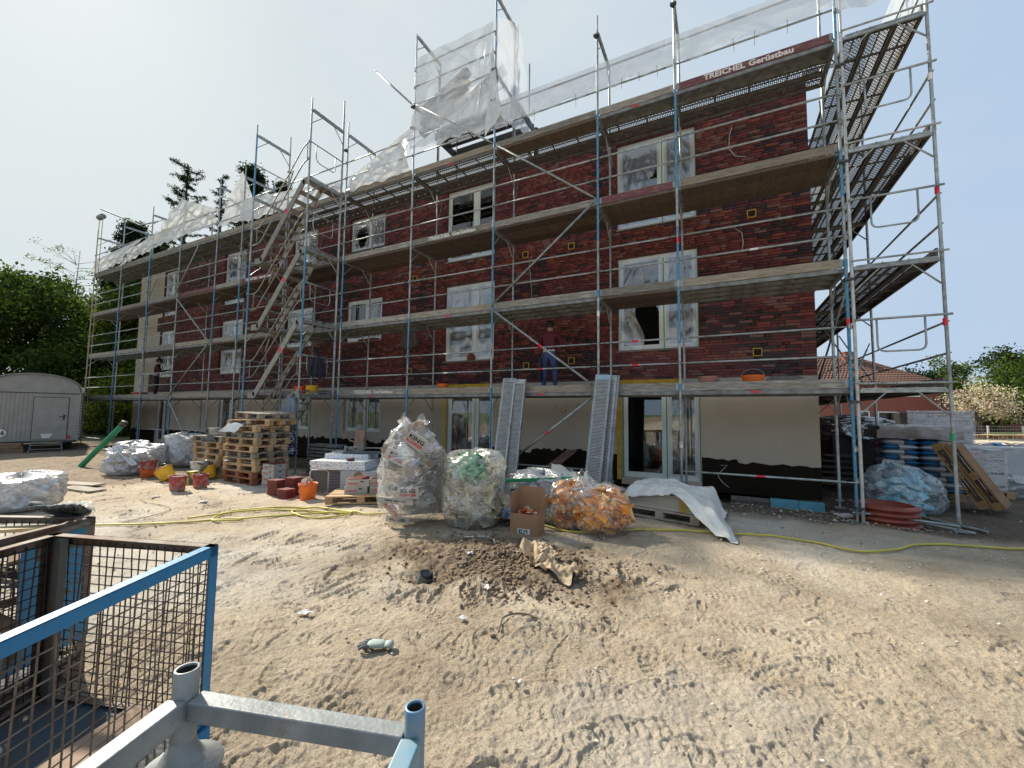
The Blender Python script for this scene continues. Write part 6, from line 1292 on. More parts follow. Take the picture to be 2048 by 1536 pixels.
# second cage, full of scrap
K2=(-5.52,-7.20)
cg2,u2_,v2=cage('wire_cage','older rusty wire cage with blue side plate, full of scrap wood, behind the front cage',K2,(-.90,-.44),(.42,-.86),1.15,1.2,.96,blue_v=False)
b=MB(); v_=v2
def quad3(pts,m,nm,par): b=MB(); P=[Vector(p) for p in pts]; n=(P[1]-P[0]).cross(P[3]-P[0]).normalized()*.004; b.add(P+[x-n for x in P],((0,1,2,3),(7,6,5,4),(0,4,5,1),(1,5,6,2),(2,6,7,3),(3,7,4,0))); return lobj(b,nm,m,par)
bluepl=mat('scratched_blue_plate',(.02,.16,.34),.5,0,(.03,.20,.33),6,(.3,.7),.08,40,col3=(.055,.05,.04),ns3=6,mix3=(.56,.60))
quad3([v2*.06+V3(0,0,.45),v2*.40+V3(0,0,.45),v2*.40+V3(0,0,.92),v2*.06+V3(0,0,.92)],bluepl,'side_plate',cg2)
quad3([v2*.0+V3(.006,0,.22),v2*1.2+V3(.006,0,.22),v2*1.2+V3(.006,0,.34),v2*.0+V3(.006,0,.34)],bluepl,'side_plate',cg2)
b=MB(); b.tube([v2*.05+V3(.01,.0,.93),v2*1.2+V3(.01,0,.88)],.014,6); lobj(b,'bent_rail',rust(),cg2)
B2=Vector((K2[0],K2[1],0)); rs3=random.Random(12)
scr=[bwood,wood(),fresh(),mat('dark_scrap_wood',(.10,.075,.055),.9),woodred(),mat('grey_panel_scrap',(.30,.29,.27),.8),fresh()]
for k in range(70):
    a=B2+u2_*rs3.uniform(.1,1.05)+v2*rs3.uniform(.08,1.05)+V3(0,0,rs3.uniform(.2,.88)); an=rs3.uniform(0,6.28); L_=rs3.uniform(.15,.42); d=V3(math.cos(an)*L_,math.sin(an)*L_,rs3.uniform(-.12,.12))
    b=MB(); w_=rs3.uniform(.03,.07); th=rs3.uniform(.008,.02); b.box((-L_/2,-w_,-th),(L_/2,w_,th)); o=lobj(b,'scrap_wood',scr[k%7],None,loc=a,rot=d.to_track_quat('X','Z').to_matrix()@Rx(rs3.uniform(-.6,.6))); tag(o,'piece of scrap wood jumbled in the older rusty cage','scrap wood','scrap wood in the older cage')
plankin('long pale board across the top of the scrap in the older cage',B2+u2_*.12+v2*.02+V3(0,0,.90),B2+u2_*1.6+v2*.25+V3(0,0,.86),.09,.022,mat('pale_new_board',(.60,.49,.30),.8,0,(.5,.38,.22),6,bump=.1))
plankin('yellowish square timber under the pale board in the older cage',B2+u2_*.2+v2*.12+V3(0,0,.84),B2+u2_*1.2+v2*.45+V3(0,0,.80),.05,.05,mat('yellow_timber',(.48,.34,.16),.8))
plankin('board end sticking up at the left edge of the older cage',B2+u2_*.9+v2*.15+V3(0,0,.8),B2+u2_*1.35+v2*-.1+V3(0,0,1.12),.07,.02,MATS['pale_new_board'])
gl_=mat('black_work_glove',(.018,.022,.026),.8,0,(.03,.035,.04),8)
glove(B2.x+u2_.x*.16,B2.y+u2_.y*.16+.0,.975,-.55,gl_,'black work glove hanging over the rail of the older rusty cage',1.25,R=(.05,.35,2.5))
glove(B2.x+u2_.x*.24,B2.y+u2_.y*.24-.03,.965,-.55,gl_,'second black glove half under the first on the older cage rail',1.2,R=(.1,.6,1.5))
# galvanised tube rack
rk=thing('steel_rack',(-3.3,-7.72,.30),'galvanised stacking rack with open tube posts at the bottom of the picture','steel rack')
A=V3(-3.325,-7.705,0); Bq=V3(-2.665,-7.445,0); du=(Bq-A).normalized(); dv=V3(du.y,-du.x,0)   # dv toward the camera
def bx(p,q,w,h_,m,nm,chain=rk):
    d=(q-p); L_=d.length; b=MB(); k=.006; b.box((0,-w/2,-h_/2),(L_,w/2,h_/2)); o=lobj(b,nm,m,chain,loc=p-wloc(chain),rot=d.to_track_quat('X','Z').to_matrix()); md=o.modifiers.new('bevel','BEVEL'); md.width=.006; md.segments=3; return o
gs=mat('rack_galvanised',(.28,.30,.30),.55,.35,(.17,.185,.19),7,(.35,.65),.12,70,col3=(.20,.13,.07),ns3=5,mix3=(.64,.74)); gb=mat('rack_pale_blue',(.13,.25,.33),.5,.3,(.24,.29,.31),6,(.35,.65))
zr=.775
def hollow(p,h_,m,nm='tube_post',r=.033):
    b=MB(); b.lathe([(r,0),(r,h_-.002),(r-.001,h_),(r-.006,h_)],n=32); b.lathe([(r-.006,h_),(r-.007,h_-.002),(r-.0075,h_-.006)],n=32); b.lathe([(r-.0075,h_-.006),(r-.0075,h_-.14),(0,h_-.14)],n=32,mi=1); return lobj(b,nm,[m,mat('tube_inside_shade',(.03,.027,.022),.9)],rk,True,loc=p-wloc(rk))  # inner wall painted near black for the shade down the tube
hollow(A+V3(0,0,.66),.222,gs); hollow(Bq+V3(0,0,.45),.375,mat('rack_tube_blue_grey',(.12,.22,.32),.5,.3,(.24,.25,.23),3.5,(.42,.58)),r=.029)
bx(A+du*.03+V3(0,0,zr),Bq-du*.028+V3(0,0,zr-.045),.058,.058,gs,'frame_rail')
bx(A+dv*.03+V3(0,0,zr),A+dv*.86-du*.02+V3(0,0,zr),.058,.07,gs,'frame_rail')
bx(Bq+dv*.03+V3(0,0,zr-.045),Bq+dv*.86+V3(0,0,zr-.045),.058,.06,gb,'frame_rail')
hollow(A+dv*.86+V3(0,0,.60),.29,gs); hollow(Bq+dv*.86+V3(0,0,.55),.27,gs)
b=MB(); b.lathe([(.028,.18),(.029,.10),(.038,.06),(.062,.02),(.105,0),(.107,-.004),(.10,-.01),(0,-.01)],n=36); lobj(b,'cone_foot',gs,rk,True,loc=A+V3(0,0,.60)-wloc(rk))
b=MB(); b.lathe([(.026,.1),(.05,.02),(.07,0),(0,-.01)],n=30); lobj(b,'cone_foot',gs,rk,True,loc=Bq+V3(0,0,.40)-wloc(rk))
# rack standing underneath
r2k=thing('steel_rack',(-3.3,-7.72,0),'pale blue lower rack beneath the galvanised one','steel rack')
for p in (A,Bq,A+dv*.86,Bq+dv*.86):
    b=MB(); b.lathe([(.03,.0),(.03,.57),(.024,.57),(.024,.0)],n=24); lobj(b,'tube_post',gb,r2k,True,loc=p-wloc(r2k)+V3(0,0,.02))
bx(A+du*.03+V3(0,0,.565),Bq+V3(0,0,.50),.06,.05,gb,'frame_rail',r2k); bx(A+dv*.03+V3(0,0,.49),A+dv*.86+V3(0,0,.49),.06,.05,gb,'frame_rail',r2k); bx(Bq+dv*.03+V3(0,0,.36),Bq+dv*.86+V3(0,0,.36),.06,.05,gb,'frame_rail',r2k)
b=MB(); b.box((-.04,-.02,0),(.04,.02,.16)); o=lobj(b,'corner_gusset',blued(),r2k,loc=A+V3(-.10,.05,.40)-wloc(r2k),rot=Rz(.4))

# ================================================================ RIGHT OF THE BUILDING
def gbx(name,lab,c,s,m,rz=0,cat='pack',group=None,R=None,bev=0):
    b=MB(); b.box([-v/2 for v in s],[v/2 for v in s]); o=lobj(b,name,m,None,loc=c,rot=R or Rz(rz)); 
    if bev: md=o.modifiers.new('bevel','BEVEL'); md.width=bev; md.segments=2
    return tag(o,lab,cat,group)
# red corrugated rings
t=thing('corrugated_rings',(.42,.25,gz(.42,.25)-.02),'rust red corrugated shaft ring lying at the foot of the corner posts','shaft ring')
b=MB(); pr=[]; 
for k in range(4):
    z=.0+.085*k; pr+= [(.36,z),(.41,z+.012),(.415,z+.035),(.41,z+.055),(.36,z+.066)]
pr+=[(.345,.33),(.33,.33),(.33,.0)]; b.lathe(pr,n=48); lobj(b,'ring_body',mat('rust_red_plastic',(.26,.05,.025),.5,0,(.18,.035,.02),5),t,True)
# clear bag of blue foam offcuts
t=bag('waste_bag','clear bag of light blue foam offcuts slumped right of the red ring',1.02,1.40,.50,.86,film('misty_bag_film',(.55,.68,.73),.74,.2,2.5,.5,(1,1,1.5),.35,cw=.03,cd=.4),101,neck=.15,lean=(-.22,.1),squash=.75,rough=.9)
xb=mat('bag_blue_foam',(.12,.42,.55),.7,0,(.22,.54,.66),7,rand=.2)
for k in range(44):
    a=rng.random()*6.28; q=rng.random()**.5*.36; z=.05+.55*rng.random(); b=MB(); b.box((-.17,-.05,-.02),(.17,.05,.02)); sc=.5+.8*rng.random()
    o=lobj(b,'foam_offcut',xb,None,loc=(1.05+q*math.cos(a)*(1-z*.6)-.1*z,1.38+q*.7*math.sin(a)*(1-z*.6),gz(1,1.4)+z),rot=Rz(rng.random()*6)@Ry(.9*rng.normal())@Rx(rng.normal()*.6)); o.scale=(sc,sc,sc); tag(o,'light blue foam offcut inside the slumped clear bag','foam offcut','foam offcuts in the slumped bag')
# pallet of cement sacks
pallet('pallet','pallet under the blue and white cement sacks',1.75,3.35,gz(1.7,3.3),0,fresh())
sw=mat('white_paper_sack',(.72,.72,.72),.75,0,(.60,.60,.61),4,bump=.15,bs=12); sb_=mat('blue_paper_sack',(.02,.17,.38),.7,0,(.03,.22,.44),4); sgr=mat('grey_blue_print',(.08,.10,.14),.7)
def sackmesh():
    b=MB(); n=10; m_=7; P=[]
    for s in (1,-1):
        g=[]
        for i in range(n):
            u=i/(n-1)*2-1; row=[]
            for j in range(m_):
                v=j/(m_-1)*2-1; hh=.058*(1-abs(u)**5)*(1-abs(v)**4)+.002; row.append((u*.30*(1-.03*abs(v)),v*.20*(1-.03*abs(u)**2),s*hh))
            g.append(row)
        b.grid(g,0)
    me=b
    # colour ends
    mi=[]
    for k,f in enumerate(me.f): c=sum(me.v[i][0] for i in f)/4; mi.append(1 if c<-.12 else (2 if c<-.05 else 0))
    me.m=mi; return me.mesh('cement_sack',[sw,sb_,sgr],(0,0,0),True)
sm_=sackmesh()
for lv in range(10):
    for q,(dx,dy) in enumerate(((-.30,-.20),(.31,-.20),(-.3,.2),(.31,.2))):
        fl=(lv+q)%2
        o=inst(sm_,'cement_sack',None,(1.72+dx,3.28+dy,gz(1.7,3.3)+.20+.104*lv),Rz((PI if fl else 0)+rp.uniform(-.04,.04)))
        tag(o,'%s sack of the pallet, %s layer counted from the pallet up'%(['front left','front right','rear left','rear right'][q],['first','second','third','fourth','fifth','sixth','seventh','eighth','ninth','top'][lv]),'sack','cement sacks on the pallet')
b=MB(); b.box((-.66,-.45,0),(.66,.45,.17)); b.box((-.60,-.40,.17),(.55,.38,.25)); o=lobj(b,'wrapped_tray',mat('brown_wrapped_tray',(.13,.10,.09),.35,0,(.30,.29,.30),3,(.4,.62)),None,loc=(1.68,3.3,gz(1.7,3.3)+1.22)); tag(o,'dark foil wrapped tray lying on top of the cement sacks','tray')
filmsheet('cover_film',[(1.0,2.86,1.50),(2.35,2.86,1.46),(2.3,3.8,1.50),(1.0,3.8,1.54)],'shiny clear film over the tray on the cement sacks',nu=30,nv=20,amp=.03,seed=70,m=bagclear,cat='film')
# big stack of wrapped brick cartons behind
kw=mat('wrapped_carton',(.50,.48,.475),.6,0,(.58,.56,.56),2,(.4,.7),rand=.12)
def kstack(x,y,nx,ny,nz,label,grp,rz=0,z0=.16,w=.40,d=.3,h=.135,skipz=0):
    for k in range(nz):
        for i in range(nx):
            for j in range(ny):
                if j>0 and 0<i<nx-1 and k<nz-1: continue
                c=Rz(rz)@V3((i-(nx-1)/2)*w,(j-(ny-1)/2)*d,0)
                b=PL.get(('kc',w,d,h))
                if b is None: m_=MB(); m_.box((-w/2+.004,-d/2+.004,-h/2+.003),(w/2-.004,d/2-.004,h/2-.003)); b=PL[('kc',w,d,h)]=m_.mesh('wrapped_carton',kw)
                o=inst(b,'wrapped_carton',None,(x+c.x,y+c.y,z0+h*(k+.5)),Rz(rz)); tag(o,label+', %s %s, layer %s'%(['front','rear'][j],['left','middle','right'][i],['one','two','three','four','five','six','seven','eight','nine','ten','eleven','twelve'][k]),'carton',grp)
                if j==0 and (k+i)%2==0: text(o,'KLINKER',.07,(0,-d/2+.001,0),inkr if k%2 else sgr,bold=.001,w=1.1)
kstack(3.05,6.2,3,2,12,'carton in the high stack behind the cement sacks','cartons in the high wrapped stack',0)
filmsheet('shrink_wrap',[(2.42,5.87,.2),(3.68,5.87,.2),(3.68,5.87,1.84),(2.42,5.87,1.84)],'clear shrink wrap over the front of the high carton stack',nu=40,nv=40,amp=.012,seed=75,m=film('thin_wrap',(.8,.8,.82),.72,.2,5,.6,(1,1,6),.5),fold=.0,cat='wrap')
b=MB(); b.box((-.64,-.34,0),(.64,.34,.02)); o=lobj(b,'cover_sheet',mat('white_plastic_panel',(.62,.63,.65),.4),None,loc=(3.05,6.2,1.80)); tag(o,'white cover sheet on top of the high carton stack','cover sheet')
b=MB(); b.box((0,-.002,0),(.28,.0,.38)); o=lobj(b,'delivery_note',mat('pale_note',(.55,.56,.6),.6),None,loc=(2.95,5.855,1.16)); tag(o,'pale delivery note stuck to the high carton stack','paper')
pallet('pallet','pallet under the high wrapped carton stack',3.05,6.2,0,0)
kstack(2.86,4.35,3,2,6,'carton in the low stack behind the leaning pallets','cartons in the low wrapped stack',0,w=.36)
pallet('pallet','pallet under the low wrapped carton stack',2.86,4.35,0,0)
filmsheet('shrink_wrap',[(2.32,4.05,.15),(3.42,4.05,.15),(3.42,4.05,1.0),(2.32,4.05,1.0)],'clear shrink wrap over the front of the low carton stack',nu=40,nv=30,amp=.012,seed=77,m=MATS['thin_wrap'],cat='wrap')
filmsheet('cover_film',[(2.2,4.0,1.0),(3.5,4.0,.98),(3.5,4.9,1.02),(2.2,4.9,1.12)],'white film draped over the low carton stack',nu=30,nv=20,amp=.05,seed=78,m=bagw,cat='film')
gbx('white_block','white wrapped block pack behind the leaning pallets',(4.1,6.4,.48),(.9,.7,.95),mat('white_wrapped_block',(.55,.56,.57),.5,0,(.45,.46,.47),2),.1)
gbx('white_block','low white block pack right of the wrapped carton stacks',(5.3,8.6,.45),(1.1,.8,.8),MATS['white_wrapped_block'],.05); gbx('white_block','farther low white block pack at the right edge',(6.6,9.4,.45),(1.1,.8,.8),MATS['white_wrapped_block'],.05)
for k,(x,y) in enumerate(((6.4,12.9),(7.6,13.6),(8.8,14.2))):
    for lv in range(5):
        for q in range(2):
            b=PL.get('gs') or sm_; o=inst(sm_,'grey_sack',None,(x+(q-.5)*.6,y,.22+.12*lv),Rz(PI*(q%2))); o.scale=(1,1.4,1.2)
            tag(o,'%s wrapped sack in layer %s of the %s far pallet by the lawn'%(['left','right'][q],['one','two','three','four','five'][lv],['left','middle','right'][k]),'sack','sacks on the far pallets')
    pallet('pallet','wooden pallet laid on the %s far sack pile'%['left','middle','right'][k],x,y,.92); pallet('pallet','wooden pallet under the %s far sack pile'%['left','middle','right'][k],x,y,0)
t=bag('waste_bag','white rumpled film bag on the ground at the right edge',3.6,4.5,.55,.42,bagw,111,topflat=True,squash=.8); crumple(t,(3.6,4.5,.2),(.4,.3,.14),40,[white,greyf],.25,112)
# leaning pallets
for k in range(2):
    t=pallet('pallet','%s of the two pallets leaning steeply behind the right corner post'%['front one','rear one'][k],1.98+.10*k,2.0+.55*k*0+.12*k,.62,0,mat('amber_pallet_wood',(.30,.17,.075),.8,0,(.2,.11,.045),5,(.35,.7),.25,50,rand=.15),'leaning pallets')
    t.rotation_mode='QUATERNION'; ax=V3(.42,-.0,-.91).normalized()
    X=V3(.46*.94,-.46*.35,-.89).normalized(); Y=(V3(1.98+.2*k,2.2,.6)-CAM).normalized(); X=V3(.46*.94,-.46*.35,-.89); X=(X-Y*X.dot(Y)).normalized(); Y=Matrix.Rotation(.13,3,X)@Y; Zv=X.cross(Y).normalized(); X=Y.cross(Zv); t.rotation_quaternion=Matrix((X,Y,Zv)).transposed().to_quaternion(); t.location=(1.98+.20*k,2.2+.0*k,.60)
# black tarp stack
gbx('dark_stack','dark stacked boards under black film at the gable',(.95,4.9,.62),(.9,1.2,1.1),mat('dark_board_stack',(.03,.028,.026),.7),.05,'stack')
t=bag('tarp_cover','shiny black and clear film heaped over the dark stack beside the gable',1.05,4.75,.72,.62,film('black_shiny_film',(.10,.11,.13),.25,.15,4,.9,(1,1,1),.5),121,topflat=True,squash=.8,z=1.02,cat='film')
for k in range(6): gbx('gable_board','dark plank in the pile under the gable scaffold, number %s from the ground'%['one','two','three','four','five','six'][k],(.55+.02*k,3.6,.12+.13*k),(.9,.22,.04),mat('dark_scrap_wood',(.10,.075,.055),.9),.1*(k%2),'plank','planks in the dark pile')
for k,(p,q) in enumerate((((.1,.9,.03),(1.3,-.1,.03)),((.9,1.0,.03),(1.5,.1,.03)))):
    b=MB(); b.tube([p,q],.022,8); o=b.obj('steel_tube',galv(),None,off=p); tag(o,'loose steel tube on the gravel at the right corner, %s'%['longer one','shorter one'][k],'tube')
gbx('white_offcut','white foam offcut lying on the gravel left of the red ring',(-.05,.45,-.0),(.26,.22,.04),white,.5,'offcut')

# ================================================================ BACKGROUND RIGHT: houses, fence, trees
FW=V3(-.453,.892,0).normalized(); RT=V3(.892,.453,0).normalized(); CG=V3(CAM.x,CAM.y,0)
def at(lat,dep): return CG+RT*lat+FW*dep       # lateral, depth metres from the camera
hb=mat('background_red_brick',(.26,.085,.06),.85,0,(.18,.06,.04),8,(.35,.7),col3=(.27,.15,.11),ns3=20,mix3=(.6,.75)); ht=mat('brown_roof_tile',(.13,.065,.045),.7,0,(.18,.10,.075),7,(.35,.7),rand=.12); wf=mat('white_frame_paint',(.66,.66,.64),.5); dg_=mat('dark_glass',(.02,.025,.03),.15)
def fwall(t,w,h_,x0,n='wall'): pass
def house():
    L_=at(27.2*0+27.0,33.5); a=math.atan2(RT.y,RT.x); t=thing('brick_house',at(33.9,36)[:],'red brick house with brown hipped tile roof beyond the right side of the yard','house',None,a)
    # local x right, y away ; front wall at y=0, x -4.6..4.6
    b=MB(); b.box((-8.7,0,0),(3.3,8,4.55)); lobj(b,'wall',hb,t)
    b=MB(); b.box((3.3,.3,0),(5.2,7,2.9)); lobj(b,'side_wing',hb,t)
    b=MB(); b.box((3.2,.2,2.9),(5.3,7.1,3.02)); lobj(b,'wing_roof',mat('roof_membrane',(.12,.12,.12),.9),t)
    for (x0,x1,z0,z1) in ((-2.2,-.35,1.15,2.15),(.95,2.9,1.15,2.2),(-3.9,-2.9,1.2,2.2),(.1,1.6,3.45,3.75)):
        f=MB(); f.box((x0,-.06,z0),(x0+.1,.02,z1)); f.box((x1-.1,-.06,z0),(x1,.02,z1)); f.box((x0+.1,-.06,z0),(x1-.1,.02,z0+.1)); f.box((x0+.1,-.06,z1-.1),(x1-.1,.02,z1)); f=lobj(f,'window',wf,t); g=MB(); g.box((x0+.1,-.02,z0+.1),(x1-.1,-.005,z1-.1)); lobj(g,'pane',dg_,f)
    # roof: hip, ridge running left-right and away; eaves z 3.0, ridge 6.1
    E0,E1=(-5.1,-.5),(2.0,-.5); z0=4.5; zt=7.2; R0=(-3.2,3.6); R1=(-.55,3.6)
    P=[V3(-9.1,-.5,z0),V3(3.7,-.5,z0),V3(3.7,8.4,z0),V3(-9.1,8.4,z0),V3(-5.0,3.6,zt),V3(-.4,3.6,zt)]
    def rows(a_,b_,c_,d_,nr,nc,nm):     # tile courses from eave (a->b) to ridge (d->c)
        for r in range(nr):
            m=MB(); v0=r/nr; v1=(r+1)/nr
            pa=a_.lerp(d_,v0); pb=b_.lerp(c_,v0); pc=b_.lerp(c_,v1); pd=a_.lerp(d_,v1); nrm=(pb-pa).cross(pd-pa).normalized(); Lr=(pb-pa).length; nn=max(2,int(Lr/.30))
            g0=[];g1=[];g2=[]
            for i in range(nn*4+1):
                u=i/(nn*4); wv=.035*math.cos(i*PI/2)
                g0.append(pa.lerp(pb,u)+nrm*(wv+.07)); g1.append(pd.lerp(pc,u)+nrm*(wv+.0)); g2.append(pa.lerp(pb,u)+nrm*(wv-.0))
            m.grid([g2,g0,g1]); lobj(m,'tile_course',ht,t)
    rows(P[0],P[1],P[5],P[4],14,0,'a'); rows(P[1],P[2],P[5],P[5],14,0,'b'); rows(P[2],P[3],P[4],P[5],8,0,'c'); rows(P[3],P[0],P[4],P[4],8,0,'d')
    b=MB(); b.tube([P[1],P[5]],.09,6); b.tube([P[0],P[4]],.09,6); b.tube([P[4],P[5]],.09,6); lobj(b,'ridge_tiles',ht,t)
    b=MB(); b.box((-9.1,-.52,4.35),(3.7,-.42,4.52)); b.box((3.62,-.5,4.35),(3.72,8.4,4.52)); lobj(b,'eaves_board',mat('dark_brown_board',(.06,.04,.03),.8),t)
    b=MB(); b.box((-2.3,3.0,6.0),(-1.4,3.7,7.75)); b.box((-2.36,2.94,7.75),(-1.34,3.76,7.83)); lobj(b,'chimney',hb,t)
    b=MB(); b.box((-1.1,-.35,.0),(-.1,-.12,2.0)); lobj(b,'shed_door',mat('grey_brown_boards',(.14,.12,.10),.85),t)
house()
t=thing('brick_outbuilding',at(58,53)[:],'long low red brick building behind the blossom tree at the right edge','building',None,math.atan2(RT.y,RT.x)+.02)
b=MB(); b.box((-8,0,0),(14,5,3.25)); lobj(b,'wall',hb,t); b=MB(); b.box((-8.2,-.3,3.25),(14.2,5.3,3.45)); lobj(b,'roof',mat('roof_membrane',(.12,.12,.12),.9),t)
for x in (-5.0+.0,-1.9,2.5): 
    f=MB(); f.box((x,-.06,1.35),(x+.12,.02,2.25)); f.box((x+.88,-.06,1.35),(x+1.0,.02,2.25)); f.box((x+.12,-.06,1.35),(x+.88,.02,1.47)); f.box((x+.12,-.06,2.13),(x+.88,.02,2.25)); f=lobj(f,'window',wf,t); g=MB(); g.box((x+.12,-.02,1.47),(x+.88,-.005,2.13)); lobj(g,'pane',dg_,f)
# low wire fence
fe=thing('wire_fence',at(34,31.0)[:],'thin wire mesh fence with pale posts at the edge of the lawn','fence')
for k in range(14):
    p=at(19+k*2.6+.9,31)-wloc(fe); b=MB(); b.box((p.x-.045,p.y-.045,0),(p.x+.045,p.y+.045,1.12)); lobj(b,'post',mat('pale_fence_post',(.45,.46,.42),.7),fe)
b=MB()
for z in (.1,.35,.6,.85,1.08): b.tube([at(19,31)-wloc(fe)+V3(0,0,z),at(53,31)-wloc(fe)+V3(0,0,z)],.008,4)
for k in range(170): p=at(19+k*.2,31)-wloc(fe); b.tube([p+V3(0,0,.1),p+V3(0,0,1.08)],.004,3)
lobj(b,'wire_mesh',galv(),fe,kind='stuff')
# ---------------------------------------------------------------- trees
bark=mat('tree_bark',(.10,.08,.06),.95,0,(.06,.05,.04),6,bump=.4,bs=20)
def leaves(t,name,centres,radii,n,size,mats,seed,flat_=.0,clump=.35,nper=60):
    R=np.random.default_rng(seed); C_=np.array(centres,float); Rd=np.array(radii,float); w=Rd.prod(1)**.67; w/=w.sum()
    k=R.choice(len(C_),n//nper+1,p=w); d=R.normal(size=(len(k),3)); d/=np.linalg.norm(d,axis=1)[:,None]; q=(.35+.65*R.random(len(k))**.5)[:,None]
    cc=C_[k]+d*q*Rd[k]*(1+.15*R.normal(size=(len(k),1))); cl=np.repeat(cc,nper,0); N_=len(cl)
    p=cl+R.normal(size=(N_,3))*clump*np.array([1,1,.75]); s=size*(.6+.8*R.random(N_))
    a=R.normal(size=(N_,3)); a/=np.linalg.norm(a,axis=1)[:,None]; b_=np.cross(a,R.normal(size=(N_,3))); b_/=np.linalg.norm(b_,axis=1)[:,None]
    V=np.stack([p-a*s[:,None],p+b_*s[:,None]*.55,p+a*s[:,None],p-b_*s[:,None]*.55],1).reshape(-1,3); Fq=np.arange(N_*4).reshape(-1,4)
    mi=np.repeat(R.integers(0,len(mats),len(k)),nper); mi=np.where(R.random(N_)<.25,R.integers(0,len(mats),N_),mi)
    return fast(name,V,Fq,mats,mi=mi,parent=t,off=tuple(t.location))
def leafm(n,c):
    if n in MATS: return MATS[n]
    m=bpy.data.materials.new(n); MATS[n]=m; m.use_nodes=True; t=m.node_tree; nn=t.nodes; l=t.links; nn.clear(); d=nn.new('ShaderNodeBsdfDiffuse'); d.inputs[0].default_value=(*c,1); r=nn.new('ShaderNodeBsdfTranslucent'); r.inputs[0].default_value=(c[0]*1.3,c[1]*1.4,c[2]*.8,1)
    x=nn.new('ShaderNodeMixShader'); x.inputs[0].default_value=.35; l.new(d.outputs[0],x.inputs[1]); l.new(r.outputs[0],x.inputs[2]); o=nn.new('ShaderNodeOutputMaterial'); l.new(x.outputs[0],o.inputs[0]); return m
LG=[leafm('leaf_mid_green',(.05,.08,.022)),leafm('leaf_fresh_green',(.095,.135,.03)),leafm('leaf_dark_green',(.028,.045,.018))]
LY=[leafm('leaf_yellow_green',(.17,.20,.03)),leafm('leaf_fresh_green',(.12,.17,.03)),leafm('leaf_mid_green',(.065,.105,.022))]
LD=[leafm('needle_dark',(.018,.032,.018)),leafm('needle_black_green',(.012,.02,.013)),leafm('needle_green',(.03,.045,.022))]
LB=[leafm('blossom_white',(.60,.50,.45)),leafm('blossom_pink',(.46,.33,.31)),leafm('blossom_cream',(.62,.57,.47)),leafm('leaf_mid_green',(.065,.105,.022))]
def tree(name,label,p,h,r,n,size,mats,seed,trunk=.25,cat='tree',group=None,cb=.25,clump=.4,nl=7,nper=60):
    t=thing(name,(p[0],p[1],0),label,cat,group); R=random.Random(seed); b=MB(); b.tube([(p[0],p[1],-.1),(p[0]+.1*R.uniform(-1,1),p[1],h*.35),(p[0]+.2*R.uniform(-1,1),p[1]+.1,h*.8)],[trunk,trunk*.75,trunk*.25],10)
    cen=[];rad=[]
    for i in range(nl):
        a=i*2.4+R.random(); z=h*(cb+(.93-cb)*((i+.5)/nl)); rr_=r*(.35+.55*R.random())*(1-.45*abs((z/h-.5)*1.6)); c=(p[0]+rr_*math.cos(a),p[1]+rr_*math.sin(a),z); cen.append(c); rad.append((r*.5,r*.5,h*.16)); b.tube([(p[0],p[1],max(.4,z-h*.22)),((p[0]+c[0])/2,(p[1]+c[1])/2,z-h*.07),c],[trunk*.45,trunk*.25,trunk*.08],6)
    cen.append((p[0],p[1],h*.6)); rad.append((r*.7,r*.7,h*.3)); b.obj('trunk',bark,t); leaves(t,'crown',cen,rad,n,size,mats,seed,clump=clump,nper=nper); return t
# left deciduous wall of trees
lt=[((-42,7),12.0,5,52000,.13,LG,'tall green tree at the far left behind the caravan'),((-37.5,8.5),9.5,4.2,42000,.12,LG,'green tree directly behind the left end of the scaffold'),((-46,.5),11.5,5.2,42000,.13,LG,'green tree at the left picture edge'),((-35.5,4.0),4.2,2.6,26000,.09,LY,'bright yellow green bush between caravan and scaffold'),((-40,3.2),7.2,3.6,36000,.11,LG,'green tree just above the caravan roof'),((-33,11.5),7.5,3.2,26000,.11,LG,'green tree seen through the left scaffold bays'),((-31.5,6.8),2.6,1.8,14000,.08,LY,'low yellow green shrub at the foot of the left scaffold'),((-49,9),13,5,30000,.14,LG,'tree at the far left edge, farther back'),((-35,15),9,3.6,20000,.12,LG,'dark green tree behind the left building corner'),((-52,-3),10.5,5,24000,.14,LG,'tree beyond the caravan at the far left')]
for k,(p,h,r,n,s,m,lab) in enumerate(lt): tree('broadleaf_tree' if 'tree' in lab else 'bush',lab,p,h,r,n,s,m,200+k,cat='tree' if 'tree' in lab else 'bush',cb=.06,clump=.42)
